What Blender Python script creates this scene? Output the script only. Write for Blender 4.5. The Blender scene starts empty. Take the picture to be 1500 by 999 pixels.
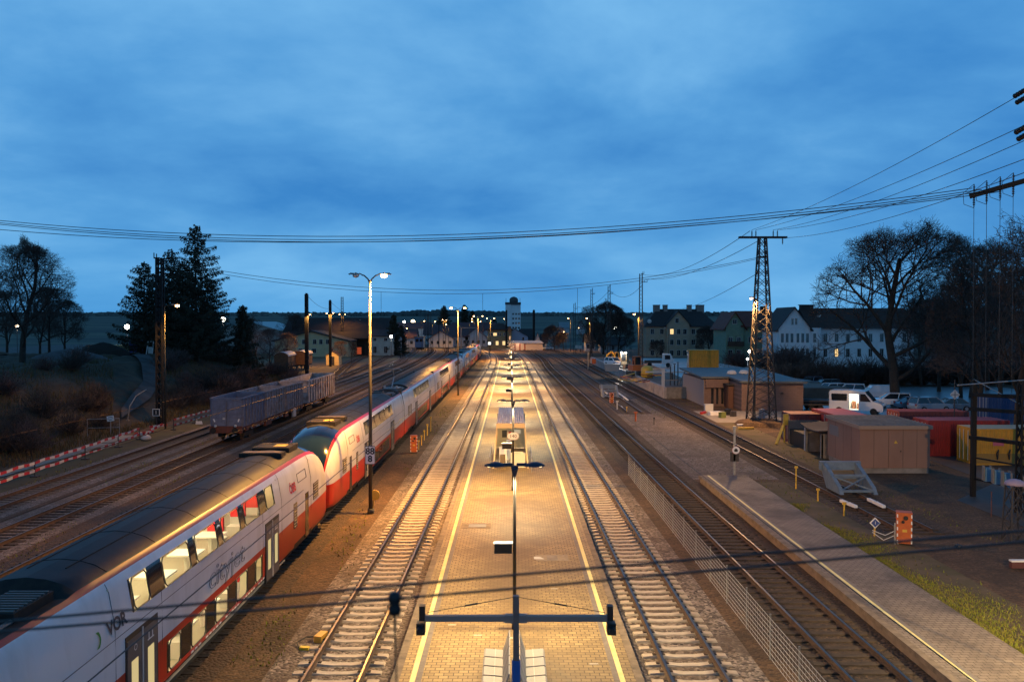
import bpy, math, random
from mathutils import Vector, Matrix
R = math.radians
rnd = random.Random(7)
sc = bpy.context.scene
# ------------------------------------------------------------------ camera
CH, FPX, PITCH = 9.75, 1250.0, math.atan((499.5 - 474) / 1250.0)
cam = bpy.data.objects.new('camera', bpy.data.cameras.new('camera'))
sc.collection.objects.link(cam)
cam.location = (0, 0, CH)
cam.rotation_euler = (R(90) - PITCH, 0, 0)
cam.data.sensor_width = 36
cam.data.lens = FPX / 1500 * 36
cam.data.clip_start = 0.1
cam.data.clip_end = 12000
cam.data.dof.use_dof = True
cam.data.dof.focus_distance = 48
cam.data.dof.aperture_fstop = 2.6
sc.camera = cam
# ------------------------------------------------------------------ world, sun, exposure
w = bpy.data.worlds.new('World'); sc.world = w; w.use_nodes = True
wt = w.node_tree; wt.nodes.clear()
def wn(t, **k):
    n = wt.nodes.new(t)
    for a, b in k.items(): setattr(n, a, b)
    return n
def wl(a, b): wt.links.new(a, b)
wo = wn('ShaderNodeOutputWorld')
sky = wn('ShaderNodeTexSky', sky_type='NISHITA', sun_disc=False, sun_elevation=R(1.5), sun_rotation=R(200))
bg1 = wn('ShaderNodeBackground'); bg1.inputs[1].default_value = 0.004
wl(sky.outputs[0], bg1.inputs[0])
tc = wn('ShaderNodeTexCoord'); sp = wn('ShaderNodeSeparateXYZ'); wl(tc.outputs['Generated'], sp.inputs[0])
def wm(op, a, b=None):
    n = wn('ShaderNodeMath', operation=op)
    for i, v in enumerate((a, b)):
        if v is None: continue
        if isinstance(v, (int, float)): n.inputs[i].default_value = v
        else: wl(v, n.inputs[i])
    return n.outputs[0]
zz = wm('ADD', wm('MAXIMUM', sp.outputs[2], 0.0), 0.30)
cb = wn('ShaderNodeCombineXYZ')
wl(wm('DIVIDE', sp.outputs[0], zz), cb.inputs[0]); wl(wm('DIVIDE', sp.outputs[1], zz), cb.inputs[1])
n1 = wn('ShaderNodeTexNoise'); n1.inputs['Scale'].default_value = 1.35; n1.inputs['Detail'].default_value = 8; n1.inputs['Roughness'].default_value = 0.54; n1.inputs['Distortion'].default_value = 0.15
mp = wn('ShaderNodeMapping'); mp.inputs['Location'].default_value = (2.3, 0.9, 0.4); mp.inputs['Scale'].default_value = (0.85, 1.0, 1)
wl(cb.outputs[0], mp.inputs[0]); wl(mp.outputs[0], n1.inputs['Vector'])
cr = wn('ShaderNodeValToRGB')
cr.color_ramp.elements[0].position = 0.36; cr.color_ramp.elements[0].color = (0.034, 0.20, 0.52, 1)
cr.color_ramp.elements[1].position = 0.70; cr.color_ramp.elements[1].color = (0.19, 0.47, 0.78, 1)
e = cr.color_ramp.elements.new(0.5); e.color = (0.078, 0.295, 0.62, 1)
wl(n1.outputs[0], cr.inputs[0])
# paler band low over the horizon
hr = wn('ShaderNodeValToRGB')
hr.color_ramp.elements[0].position = 0.0; hr.color_ramp.elements[0].color = (0.5, 0.5, 0.5, 1)
hr.color_ramp.elements[1].position = 0.16; hr.color_ramp.elements[1].color = (0, 0, 0, 1)
wl(sp.outputs[2], hr.inputs[0])
mx = wn('ShaderNodeMixRGB'); wl(hr.outputs[0], mx.inputs[0]); wl(cr.outputs[0], mx.inputs[1]); mx.inputs[2].default_value = (0.085, 0.36, 0.70, 1)
# sky in view kept bright; unseen sky overhead and behind dimmed to cut ambient light
fr_ = wn('ShaderNodeMapRange', interpolation_type='SMOOTHSTEP'); wl(sp.outputs[1], fr_.inputs[0])
for i_, v_ in ((1, -0.2), (2, 0.75), (3, 0.78), (4, 1.12)): fr_.inputs[i_].default_value = v_
up_ = wn('ShaderNodeMapRange', interpolation_type='SMOOTHSTEP'); wl(sp.outputs[2], up_.inputs[0])
for i_, v_ in ((1, 0.36), (2, 0.8), (3, 1.0), (4, 0.52)): up_.inputs[i_].default_value = v_
bg2 = wn('ShaderNodeBackground'); wl(wm('MULTIPLY', fr_.outputs[0], up_.outputs[0]), bg2.inputs[1])
wl(mx.outputs[0], bg2.inputs[0])
ad = wn('ShaderNodeAddShader'); wl(bg1.outputs[0], ad.inputs[0]); wl(bg2.outputs[0], ad.inputs[1]); wl(ad.outputs[0], wo.inputs[0])
sun = bpy.data.objects.new('sun', bpy.data.lights.new('sun', 'SUN')); sc.collection.objects.link(sun)
sun.data.energy = 0.02; sun.data.angle = R(20); sun.data.color = (1, 0.85, 0.7); sun.rotation_euler = (R(80), 0, R(20))
sc.view_settings.view_transform = 'Standard'
try: sc.view_settings.look = 'None'
except Exception: pass
sc.view_settings.exposure = 0.0; sc.view_settings.gamma = 1.0; sc.view_settings.use_curve_mapping = False
sc.cycles.use_denoising = True
sc.cycles.max_bounces = 6; sc.cycles.transparent_max_bounces = 12
sc.cycles.sample_clamp_indirect = 4.0
# ------------------------------------------------------------------ geometry helpers
C = sc.collection
def sm(a, b, t):
    u = max(0.0, min(1.0, (t - a) / (b - a))); return u * u * (3 - 2 * u)
def hgt(x, y):
    """terrain height"""
    z = 5.1 * sm(-35, -50, x) * (1 - sm(128, 168, y))
    z += 20 * sm(330, 1600, y) + 22 * sm(1500, 2600, y)
    return z
_cp, _sp = math.cos(PITCH), math.sin(PITCH)
def ray(px, py):
    dx, dn = (px - 750) / FPX, (py - 499.5) / FPX
    return Vector((dx, _cp - dn * _sp, -_sp - dn * _cp))
def G(px, py, z=0.0):
    d = ray(px, py); t = (z - CH) / d.z
    return Vector((d.x * t, d.y * t, z))
def At(px, py, Y):
    d = ray(px, py); t = Y / d.y
    return Vector((d.x * t, Y, CH + d.z * t))
def GT(px, py):
    d = ray(px, py); t = 5.0
    while t < 3000:
        p = d * t
        if CH + p.z <= hgt(p.x, p.y): return Vector((p.x, p.y, hgt(p.x, p.y)))
        t += 0.4 + t * 0.002
    return Vector((p.x, p.y, 0))
class MB:
    def __init__(s): s.v = []; s.f = []; s.m = []
    def face(s, idx, m=0): s.f.append(idx); s.m.append(m)
    def quad(s, a, b, c, d, m=0):
        n = len(s.v); s.v += [tuple(a), tuple(b), tuple(c), tuple(d)]; s.face((n, n+1, n+2, n+3), m); return s
    def poly(s, pts, m=0):
        n = len(s.v); s.v += [tuple(p) for p in pts]; s.face(tuple(range(n, n+len(pts))), m); return s
    def prism(s, pts, vec, m=0, mcap=None):
        n = len(s.v); k = len(pts); vec = Vector(vec)
        s.v += [tuple(p) for p in pts] + [tuple(Vector(p) + vec) for p in pts]
        mc = m if mcap is None else mcap
        s.face(tuple(range(n, n+k))[::-1], mc); s.face(tuple(range(n+k, n+2*k)), mc)
        for i in range(k): s.face((n+i, n+(i+1) % k, n+k+(i+1) % k, n+k+i), m)
        return s
    def box(s, c, d, rz=0.0, m=0, ry=0.0, rx=0.0):
        M = Matrix.Translation(c) @ Matrix.Rotation(rz, 4, 'Z') @ Matrix.Rotation(ry, 4, 'Y') @ Matrix.Rotation(rx, 4, 'X')
        n = len(s.v)
        for z in (-.5, .5):
            for x, y in ((-.5, -.5), (.5, -.5), (.5, .5), (-.5, .5)):
                s.v.append(tuple(M @ Vector((x*d[0], y*d[1], z*d[2]))))
        for q in ((3,2,1,0), (4,5,6,7), (0,1,5,4), (1,2,6,5), (2,3,7,6), (3,0,4,7)): s.face(tuple(n+i for i in q), m)
        return s
    def b(s, x0, x1, y0, y1, z0, z1, m=0):
        return s.box(((x0+x1)/2, (y0+y1)/2, (z0+z1)/2), (abs(x1-x0), abs(y1-y0), abs(z1-z0)), m=m)
    def tube(s, pts, r, n=6, m=0, cap=True):
        pts = [Vector(p) for p in pts]; k = len(pts)
        rs = r if isinstance(r, (list, tuple)) else [r] * k
        base = len(s.v); up = None
        for i, p in enumerate(pts):
            t = (pts[min(i+1, k-1)] - pts[max(i-1, 0)])
            t = t.normalized() if t.length > 1e-9 else Vector((0, 0, 1))
            if up is None:
                up = Vector((0, 0, 1)) if abs(t.z) < 0.9 else Vector((1, 0, 0))
            a = t.cross(up)
            if a.length < 1e-6: a = t.cross(Vector((0.3, 1, 0.2)))
            a.normalize(); b_ = a.cross(t); up = b_
            for j in range(n):
                an = 2*math.pi*j/n
                s.v.append(tuple(p + (a*math.cos(an) + b_*math.sin(an)) * rs[i]))
        for i in range(k-1):
            for j in range(n):
                s.face((base+i*n+j, base+i*n+(j+1) % n, base+(i+1)*n+(j+1) % n, base+(i+1)*n+j), m)
        if cap:
            s.face(tuple(base+j for j in range(n))[::-1], m); s.face(tuple(base+(k-1)*n+j for j in range(n)), m)
        return s
    def bar(s, p, q, w_, h_, m=0):
        """rectangular bar from p to q"""
        p, q = Vector(p), Vector(q); t = (q-p).normalized()
        up = Vector((0, 0, 1)) if abs(t.z) < 0.95 else Vector((0, 1, 0))
        a = t.cross(up).normalized(); b_ = a.cross(t)
        n = len(s.v)
        for o in (p, q):
            for i, j in ((-1, -1), (1, -1), (1, 1), (-1, 1)): s.v.append(tuple(o + a*(i*w_/2) + b_*(j*h_/2)))
        for f in ((0,1,2,3), (7,6,5,4), (0,4,5,1), (1,5,6,2), (2,6,7,3), (3,7,4,0)): s.face(tuple(n+i for i in f), m)
        return s
    def lathe(s, prof, c=(0, 0, 0), n=12, m=0, axis='z'):
        base = len(s.v)
        for r, z in prof:
            for j in range(n):
                a = 2*math.pi*j/n; x, y = r*math.cos(a), r*math.sin(a)
                q = {'z': (x, y, z), 'x': (z, x, y), 'y': (x, z, y)}[axis]
                s.v.append((c[0]+q[0], c[1]+q[1], c[2]+q[2]))
        k = len(prof)
        for i in range(k-1):
            for j in range(n): s.face((base+i*n+j, base+i*n+(j+1) % n, base+(i+1)*n+(j+1) % n, base+(i+1)*n+j), m)
        s.face(tuple(base+j for j in range(n))[::-1], m); s.face(tuple(base+(k-1)*n+j for j in range(n)), m)
        return s
    def mesh(s, name, mats, smooth=False):
        me = bpy.data.meshes.new(name); me.from_pydata(s.v, [], s.f)
        for mm in (mats if isinstance(mats, (list, tuple)) else [mats]): me.materials.append(mm)
        me.polygons.foreach_set('material_index', s.m)
        if smooth: me.polygons.foreach_set('use_smooth', [True]*len(s.f))
        me.update()
        if smooth == 'auto':
            me.set_sharp_from_angle(angle=R(24))
        return me
    def build(s, name, mats, parent=None, loc=(0, 0, 0), rz=0.0, smooth=False, bevel=0.0):
        return obj(name, s.mesh(name, mats, smooth), parent, loc, rz, bevel)
def obj(name, data, parent=None, loc=(0, 0, 0), rz=0.0, bevel=0.0):
    o = bpy.data.objects.new(name, data); C.objects.link(o); o.location = loc; o.rotation_euler = (0, 0, rz)
    if parent is not None: o.parent = parent
    if bevel:
        bv = o.modifiers.new('bevel', 'BEVEL'); bv.width = bevel; bv.segments = 2; bv.limit_method = 'ANGLE'
    return o
def tag(o, label=None, cat=None, group=None, kind=None):
    if label: o['label'] = label
    if cat: o['category'] = cat
    if group: o['group'] = group
    if kind: o['kind'] = kind
    return o
def thing(name, label, cat, loc=(0, 0, 0), rz=0.0, group=None):
    o = bpy.data.objects.new(name, None); C.objects.link(o); o.location = loc; o.rotation_euler = (0, 0, rz)
    o.empty_display_size = 0.3
    return tag(o, label, cat, group)
def dup(root, loc, rz=None, label=None, scale=None):
    def cp(o, par):
        c = o.copy(); C.objects.link(c)
        if par is not None: c.parent = par
        for ch in [k for k in o.children]: cp(ch, c)
        return c
    r = cp(root, None); r.location = loc
    if rz is not None: r.rotation_euler = (0, 0, rz)
    if scale is not None: r.scale = (scale,)*3 if isinstance(scale, (int, float)) else scale
    if label: r['label'] = label
    return r
def text(body, size, m, parent, loc, mx3, name='lettering', outline=0.0, ext=0.0, bold=0.0):
    cu = bpy.data.curves.new(name, 'FONT'); cu.body = body; cu.size = size; cu.align_x = 'CENTER'; cu.align_y = 'CENTER'
    cu.extrude = ext; cu.resolution_u = 3; cu.offset = bold
    if outline: cu.fill_mode = 'NONE'; cu.bevel_depth = outline; cu.bevel_resolution = 0
    cu.materials.append(m)
    tmp = bpy.data.objects.new(name, cu); C.objects.link(tmp)
    me = bpy.data.meshes.new_from_object(tmp.evaluated_get(bpy.context.evaluated_depsgraph_get()))
    bpy.data.objects.remove(tmp); o = bpy.data.objects.new(name, me); C.objects.link(o); o.parent = parent
    o.matrix_local = Matrix.Translation(loc) @ mx3.to_4x4()
    return o
FRONT = Matrix(((1, 0, 0), (0, 0, -1), (0, 1, 0)))      # text that faces the camera (-Y)
SIDE = Matrix(((0, 0, 1), (1, 0, 0), (0, 1, 0)))        # text that faces +X and runs along +Y
def light(kind, name, loc, power, col, parent=None, radius=0.15, spot=160, blend=0.6, aim=(0, 0, -1)):
    l = bpy.data.lights.new(name, kind); l.energy = power; l.color = col
    if kind == 'SPOT': l.spot_size = R(spot); l.spot_blend = blend
    l.shadow_soft_size = radius
    o = bpy.data.objects.new(name, l); C.objects.link(o); o.location = loc
    o.rotation_euler = Vector(aim).to_track_quat('-Z', 'Y').to_euler()
    if parent is not None: o.parent = parent
    return o
# ------------------------------------------------------------------ materials
MATS = {}
def mat(name, c, rough=0.7, c2=None, scale=4.0, bump=0.0, metal=0.0, detail=5, thr=(0.35, 0.65), spec=None, coat=0.0, stretch=(1, 1, 1), emit=0.0, bscale=None):
    if name in MATS: return MATS[name]
    m = bpy.data.materials.new(name); m.use_nodes = True; nt = m.node_tree; p = nt.nodes['Principled BSDF']
    p.inputs['Base Color'].default_value = (*c, 1); p.inputs['Roughness'].default_value = rough; p.inputs['Metallic'].default_value = metal
    if spec is not None: p.inputs['Specular IOR Level'].default_value = spec
    if coat: p.inputs['Coat Weight'].default_value = coat; p.inputs['Coat Roughness'].default_value = 0.08
    if emit: p.inputs['Emission Color'].default_value = (*c, 1); p.inputs['Emission Strength'].default_value = emit
    if c2 is not None or bump:
        t = nt.nodes.new('ShaderNodeTexCoord'); mp = nt.nodes.new('ShaderNodeMapping'); mp.inputs['Scale'].default_value = stretch
        nt.links.new(t.outputs['Object'], mp.inputs[0])
        n = nt.nodes.new('ShaderNodeTexNoise'); n.inputs['Scale'].default_value = scale; n.inputs['Detail'].default_value = detail; n.inputs['Roughness'].default_value = 0.6
        nt.links.new(mp.outputs[0], n.inputs['Vector'])
        if c2 is not None:
            r = nt.nodes.new('ShaderNodeValToRGB'); r.color_ramp.elements[0].position, r.color_ramp.elements[1].position = thr
            r.color_ramp.elements[0].color = (*c, 1); r.color_ramp.elements[1].color = (*c2, 1)
            nt.links.new(n.outputs[0], r.inputs[0]); nt.links.new(r.outputs[0], p.inputs['Base Color'])
        if bump:
            b = nt.nodes.new('ShaderNodeBump'); b.inputs['Strength'].default_value = bump; b.inputs['Distance'].default_value = 0.03
            if bscale:
                n2 = nt.nodes.new('ShaderNodeTexNoise'); n2.inputs['Scale'].default_value = bscale; n2.inputs['Detail'].default_value = 3
                nt.links.new(mp.outputs[0], n2.inputs['Vector']); nt.links.new(n2.outputs[0], b.inputs['Height'])
            else: nt.links.new(n.outputs[0], b.inputs['Height'])
            nt.links.new(b.outputs[0], p.inputs['Normal'])
    MATS[name] = m; return m
def emis(name, c, s):
    if name in MATS: return MATS[name]
    m = bpy.data.materials.new(name); m.use_nodes = True; nt = m.node_tree; nt.nodes.clear()
    o = nt.nodes.new('ShaderNodeOutputMaterial'); e = nt.nodes.new('ShaderNodeEmission'); e.inputs[0].default_value = (*c, 1); e.inputs[1].default_value = s
    nt.links.new(e.outputs[0], o.inputs[0]); MATS[name] = m; return m
def stones(name, cols, cell, bump=0.8, stain=None):
    """loose stone: voronoi cells with a colour each, broken up by a large stain"""
    m = bpy.data.materials.new(name); m.use_nodes = True; nt = m.node_tree; p = nt.nodes['Principled BSDF']; p.inputs['Roughness'].default_value = 0.9
    N, L = nt.nodes.new, nt.links.new
    t = N('ShaderNodeTexCoord'); v = N('ShaderNodeTexVoronoi'); v.inputs['Scale'].default_value = cell; L(t.outputs['Object'], v.inputs['Vector'])
    s = N('ShaderNodeSeparateXYZ'); L(v.outputs['Color'], s.inputs[0])
    r = N('ShaderNodeValToRGB'); els = r.color_ramp.elements
    els[0].position = 0; els[0].color = (*cols[0], 1); els[1].position = 1; els[1].color = (*cols[-1], 1)
    for i, c in enumerate(cols[1:-1], 1):
        k = els.new(i/(len(cols)-1)); k.color = (*c, 1)
    L(s.outputs[0], r.inputs[0])
    n = N('ShaderNodeTexNoise'); n.inputs['Scale'].default_value = 0.5; n.inputs['Detail'].default_value = 6; n.inputs['Roughness'].default_value = 0.65; L(t.outputs['Object'], n.inputs['Vector'])
    r2 = N('ShaderNodeValToRGB'); r2.color_ramp.elements[0].position = 0.40; r2.color_ramp.elements[1].position = 0.66
    r2.color_ramp.elements[0].color = (0, 0, 0, 1); r2.color_ramp.elements[1].color = (1, 1, 1, 1); L(n.outputs[0], r2.inputs[0])
    mx = N('ShaderNodeMixRGB'); L(r2.outputs[0], mx.inputs[0]); L(r.outputs[0], mx.inputs[1]); mx.inputs[2].default_value = (*(stain or cols[0]), 1)
    L(mx.outputs[0], p.inputs['Base Color'])
    b = N('ShaderNodeBump'); b.inputs['Strength'].default_value = bump; b.inputs['Distance'].default_value = 0.5/cell; b.invert = True
    L(v.outputs['Distance'], b.inputs['Height']); L(b.outputs[0], p.inputs['Normal'])
    MATS[name] = m; return m
def pavers(name, c1, c2, mortar, bw=0.22, bh=0.11, stain=(0.10, 0.08, 0.055), rot=0.0, rough=0.6, slo=0.5, shi=0.72, centre=False):
    m = bpy.data.materials.new(name); m.use_nodes = True; nt = m.node_tree; p = nt.nodes['Principled BSDF']; p.inputs['Roughness'].default_value = rough
    N, L = nt.nodes.new, nt.links.new
    t = N('ShaderNodeTexCoord'); mp = N('ShaderNodeMapping'); mp.inputs['Rotation'].default_value = (0, 0, rot); L(t.outputs['Object'], mp.inputs[0])
    b = N('ShaderNodeTexBrick'); b.inputs['Scale'].default_value = 1.0; b.inputs['Brick Width'].default_value = bw; b.inputs['Row Height'].default_value = bh
    b.inputs['Mortar Size'].default_value = 0.012; b.inputs['Color1'].default_value = (*c1, 1); b.inputs['Color2'].default_value = (*c2, 1); b.inputs['Mortar'].default_value = (*mortar, 1)
    L(mp.outputs[0], b.inputs['Vector'])
    n = N('ShaderNodeTexNoise'); n.inputs['Scale'].default_value = 0.35; n.inputs['Detail'].default_value = 8; n.inputs['Roughness'].default_value = 0.68; L(mp.outputs[0], n.inputs['Vector'])
    r2 = N('ShaderNodeValToRGB'); r2.color_ramp.elements[0].position = slo; r2.color_ramp.elements[1].position = shi
    r2.color_ramp.elements[0].color = (0, 0, 0, 1); r2.color_ramp.elements[1].color = (0.75, 0.75, 0.75, 1); L(n.outputs[0], r2.inputs[0])
    if centre:   # grime trodden in along the middle line where the lamp posts and benches stand
        sx = N('ShaderNodeSeparateXYZ'); L(t.outputs['Object'], sx.inputs[0])
        ab = N('ShaderNodeMath'); ab.operation = 'ABSOLUTE'; L(sx.outputs[0], ab.inputs[0])
        mr = N('ShaderNodeMapRange'); L(ab.outputs[0], mr.inputs[0])
        for i_, v_ in ((1, 0.0), (2, 1.5), (3, 0.17), (4, 0.0)): mr.inputs[i_].default_value = v_
        ad_ = N('ShaderNodeMath'); L(n.outputs[0], ad_.inputs[0]); L(mr.outputs[0], ad_.inputs[1]); L(ad_.outputs[0], r2.inputs[0])
    mx = N('ShaderNodeMixRGB'); L(r2.outputs[0], mx.inputs[0]); L(b.outputs['Color'], mx.inputs[1]); mx.inputs[2].default_value = (*stain, 1); L(mx.outputs[0], p.inputs['Base Color'])
    bp = N('ShaderNodeBump'); bp.inputs['Strength'].default_value = 0.4; bp.inputs['Distance'].default_value = 0.01; bp.invert = True; L(b.outputs['Fac'], bp.inputs['Height']); L(bp.outputs[0], p.inputs['Normal'])
    MATS[name] = m; return m
def pane(name, tint=(0.8, 0.85, 0.8), gloss=0.16):
    m = bpy.data.materials.new(name); m.use_nodes = True; nt = m.node_tree; nt.nodes.clear(); N, L = nt.nodes.new, nt.links.new
    o = N('ShaderNodeOutputMaterial'); a = N('ShaderNodeBsdfTransparent'); a.inputs[0].default_value = (*tint, 1)
    g = N('ShaderNodeBsdfGlossy'); g.inputs['Roughness'].default_value = 0.03; x = N('ShaderNodeMixShader'); x.inputs[0].default_value = gloss
    L(a.outputs[0], x.inputs[1]); L(g.outputs[0], x.inputs[2]); L(x.outputs[0], o.inputs[0]); MATS[name] = m; return m
DIRT = stones('dirt', [(0.05, 0.027, 0.013), (0.10, 0.055, 0.026), (0.155, 0.088, 0.044)], 11, 0.9, (0.04, 0.023, 0.011))
BANK = mat('bank_earth', (0.03, 0.022, 0.013), 0.95, (0.075, 0.052, 0.026), 0.6, 1.0, bscale=3.0, thr=(0.3, 0.7))
FIELD = mat('field', (0.016, 0.024, 0.016), 0.95, (0.06, 0.07, 0.038), 0.009, stretch=(.25, 1.3, 1), thr=(.46, .54), detail=2)
BALL1 = stones('ballast_pale', [(0.03, 0.022, 0.018), (0.15, 0.115, 0.095), (0.36, 0.29, 0.24), (0.06, 0.045, 0.036)], 10.5, 1.0, (0.10, 0.068, 0.048))
BALL2 = stones('ballast_rusty', [(0.012, 0.009, 0.007), (0.05, 0.032, 0.021), (0.11, 0.07, 0.045)], 10.5, 1.0, (0.05, 0.032, 0.022))
BALL3 = stones('ballast_grey', [(0.04, 0.033, 0.03), (0.15, 0.12, 0.105), (0.30, 0.25, 0.22)], 10, 1.0, (0.10, 0.075, 0.06))
PAVE = pavers('pavers', (0.37, 0.265, 0.115), (0.25, 0.175, 0.075), (0.055, 0.036, 0.018), 0.26, 0.18, centre=True, stain=(0.13, 0.085, 0.036), slo=.44, shi=.68)
PAVE2 = pavers('pavers_grey', (0.27, 0.215, 0.165), (0.21, 0.165, 0.125), (0.08, 0.06, 0.045), 0.26, 0.18, (0.065, 0.05, 0.042), 0, 0.75, 0.45, 0.62)
KERB = mat('kerb_stone', (0.24, 0.185, 0.13), 0.85, (0.13, 0.10, 0.075), 2.5, 0.2)
YEL = mat('yellow_line', (0.72, 0.60, 0.20), 0.6, (0.80, 0.72, 0.34), 1.2)
TACT = mat('tactile_strip', (0.22, 0.19, 0.165), 0.8, (0.16, 0.14, 0.13), 6, 0.2)
CONC = mat('concrete', (0.30, 0.27, 0.24), 0.85, (0.20, 0.175, 0.15), 2.0, 0.2)
SLC = mat('sleeper_concrete', (0.52, 0.44, 0.36), 0.85, (0.36, 0.29, 0.23), 1.6, 0.15)
SLW = mat('sleeper_wood', (0.026, 0.018, 0.014), 0.95, (0.06, 0.042, 0.03), 3, 0.4)
SLG = mat('sleeper_grey_wood', (0.085, 0.07, 0.058), 0.9, (0.13, 0.105, 0.085), 3, 0.4)
RUST = mat('rail_side', (0.05, 0.03, 0.02), 0.8, (0.085, 0.05, 0.03), 5, 0.2)
RAILT = mat('rail_top', (0.15, 0.125, 0.11), 0.38, metal=1.0)
STEEL = mat('dark_steel', (0.035, 0.032, 0.032), 0.6, (0.06, 0.048, 0.042), 3)
BLACK = mat('black', (0.012, 0.012, 0.013), 0.5)
GALV = mat('galvanised', (0.38, 0.38, 0.38), 0.45, (0.28, 0.28, 0.29), 6, metal=0.5)
WOODP = mat('wood_pole', (0.04, 0.03, 0.022), 0.9, (0.06, 0.045, 0.03), 4)
WHITE = mat('white_paint', (0.78, 0.78, 0.78), 0.5)
LGREY = mat('light_grey', (0.55, 0.54, 0.52), 0.5)
YPAINT = mat('yellow_paint', (0.72, 0.46, 0.05), 0.5, (0.6, 0.36, 0.05), 5)
RPAINT = mat('red_paint', (0.50, 0.025, 0.02), 0.5, (0.38, 0.03, 0.022), 3)
ORNG = mat('orange_paint', (0.55, 0.12, 0.02), 0.5, (0.42, 0.09, 0.02), 4)
BLUEP = mat('blue_paint', (0.03, 0.07, 0.28), 0.45)
LBLUE = mat('light_blue_paint', (0.16, 0.225, 0.30), 0.5, (0.11, 0.16, 0.22), 3)
GLASSD = mat('dark_glass', (0.012, 0.016, 0.022), 0.06, spec=0.8)
BARK = mat('bark', (0.028, 0.022, 0.017), 0.95, (0.05, 0.038, 0.028), 3)
BULB_O = emis('lamp_sodium', (1.0, 0.55, 0.2), 30.0)
BULB_W = emis('lamp_white', (1.0, 0.93, 0.8), 30.0)
SOD = (1.0, 0.46, 0.09); PLAT = (1.0, 0.72, 0.35); COOL = (0.85, 0.92, 1.0)
# ================================================================== SETTING
def axis(rs):
    out = []
    for a, b_, st in rs:
        n = max(1, int(round((b_-a)/st)))
        out += [a + (b_-a)*i/n for i in range(n)]
    return out + [rs[-1][1]]
xs = axis([(-4000, -1200, 400), (-1200, -300, 90), (-300, -80, 20), (-80, -30, 1.0), (-30, 60, 9), (60, 300, 30), (300, 1200, 90), (1200, 4000, 400)])
ys = axis([(-60, 20, 20), (20, 190, 1.25), (190, 330, 20), (330, 1600, 60), (1600, 3400, 150)])
gb = MB(); nx = len(xs)
for y in ys:
    for x in xs:
        z = hgt(x, y)
        if 0.3 < z and y < 175 and x > -90:
            z += 0.35*math.sin(x*0.9+y*0.31)*math.sin(y*0.47-x*0.2)*min(1, z/2) + rnd.uniform(-.12, .12)*min(1, z/1.5)
        gb.v.append((x, y, z))
for j in range(len(ys)-1):
    for i in range(nx-1):
        x, y = (xs[i]+xs[i+1])/2, (ys[j]+ys[j+1])/2
        m = 1 if (x < -33.5 and y < 170) else (2 if y > 330 else 0)
        gb.face((j*nx+i, j*nx+i+1, (j+1)*nx+i+1, (j+1)*nx+i), m)
tag(gb.build('ground', [DIRT, BANK, FIELD], smooth=True), kind='structure')
# wooded hills on the horizon: a sheet of crowns following the ridge line
RIDGE = [(-400, 468), (100, 464), (330, 471), (470, 466), (560, 459), (620, 455), (720, 456), (800, 462), (900, 460), (1070, 458), (1250, 461), (1450, 458), (1900, 462)]
def ridge(px):
    for (a, ya), (b_, yb) in zip(RIDGE, RIDGE[1:]):
        if px <= b_: return ya + (yb-ya)*sm(a, b_, px)
    return RIDGE[-1][1]
hb = MB(); cols = [(-420 + 2.5*i) for i in range(930)]
for k, (Y, fr) in enumerate(((1750, -0.25), (1900, .25), (2100, .55), (2300, .85), (2400, 1.0), (2700, .6))):
    for px in cols:
        p = At(px, ridge(px), 2400)
        z = hgt(0, Y) + max(0, (p.z - hgt(0, Y)))*max(fr, 0) + (rnd.uniform(-3.5, 3.5) if fr > 0 else -12)
        hb.v.append((p.x*Y/2400, Y + rnd.uniform(-20, 20), z))
n = len(cols)
for j in range(5):
    for i in range(n-1): hb.face((j*n+i, j*n+i+1, (j+1)*n+i+1, (j+1)*n+i))
tag(hb.build('hills', mat('forest', (0.008, 0.016, 0.014), 1.0, (0.022, 0.034, 0.028), 0.02)), kind='structure')

def sheet(name, pts, m, z=0.012):
    return tag(MB().poly([(p[0], p[1], z) for p in pts], 0).build(name, m), kind='structure')
sheet('gravel_bed', [(11.2, 53.2), (16.9, 53.2), (16.6, 140), (11.4, 140)], BALL3, 0.006)
ASPH = mat('asphalt', (0.13, 0.155, 0.18), 0.3, (0.18, 0.205, 0.23), 1.5, spec=.8)
sheet('parking_lot', [(32.6, 79), (75, 79), (75, 131), (32.6, 131)], ASPH, 0.010)
sheet('works_road', [(24.6, 38), (60, 38), (60, 78.9), (30.5, 78.9), (29.5, 52), (24.6, 47)], mat('worn_asphalt', (0.035, 0.034, 0.036), 0.6, (0.06, 0.05, 0.042), 0.8), 0.008)
SOIL = mat('mossy_soil', (0.07, 0.06, 0.022), 0.95, (0.12, 0.085, 0.05), 0.7, 0.3)
sheet('trackside_verge', [(14.55, 10), (17.5, 10), (17.5, 52.3), (14.55, 52.3)], SOIL, 0.010)
sheet('shed_verge', [(19.9, 52), (22.55, 52), (22.55, 84), (19.9, 84)], SOIL, 0.010)
sheet('grassy_strip', [(-29.4, 20), (-28.9, 20), (-28.9, 160), (-33, 160), (-33, 20)], mat('verge', (0.045, 0.035, 0.018), 0.95, (0.075, 0.065, 0.02), 0.5), 0.008)
sheet('left_yard', [(-58, 150), (-29.5, 150), (-24, 330), (-90, 330), (-90, 178)], mat('yard_soil', (0.085, 0.06, 0.025), 0.95, (0.12, 0.09, 0.035), 0.25), 0.008)
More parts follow.
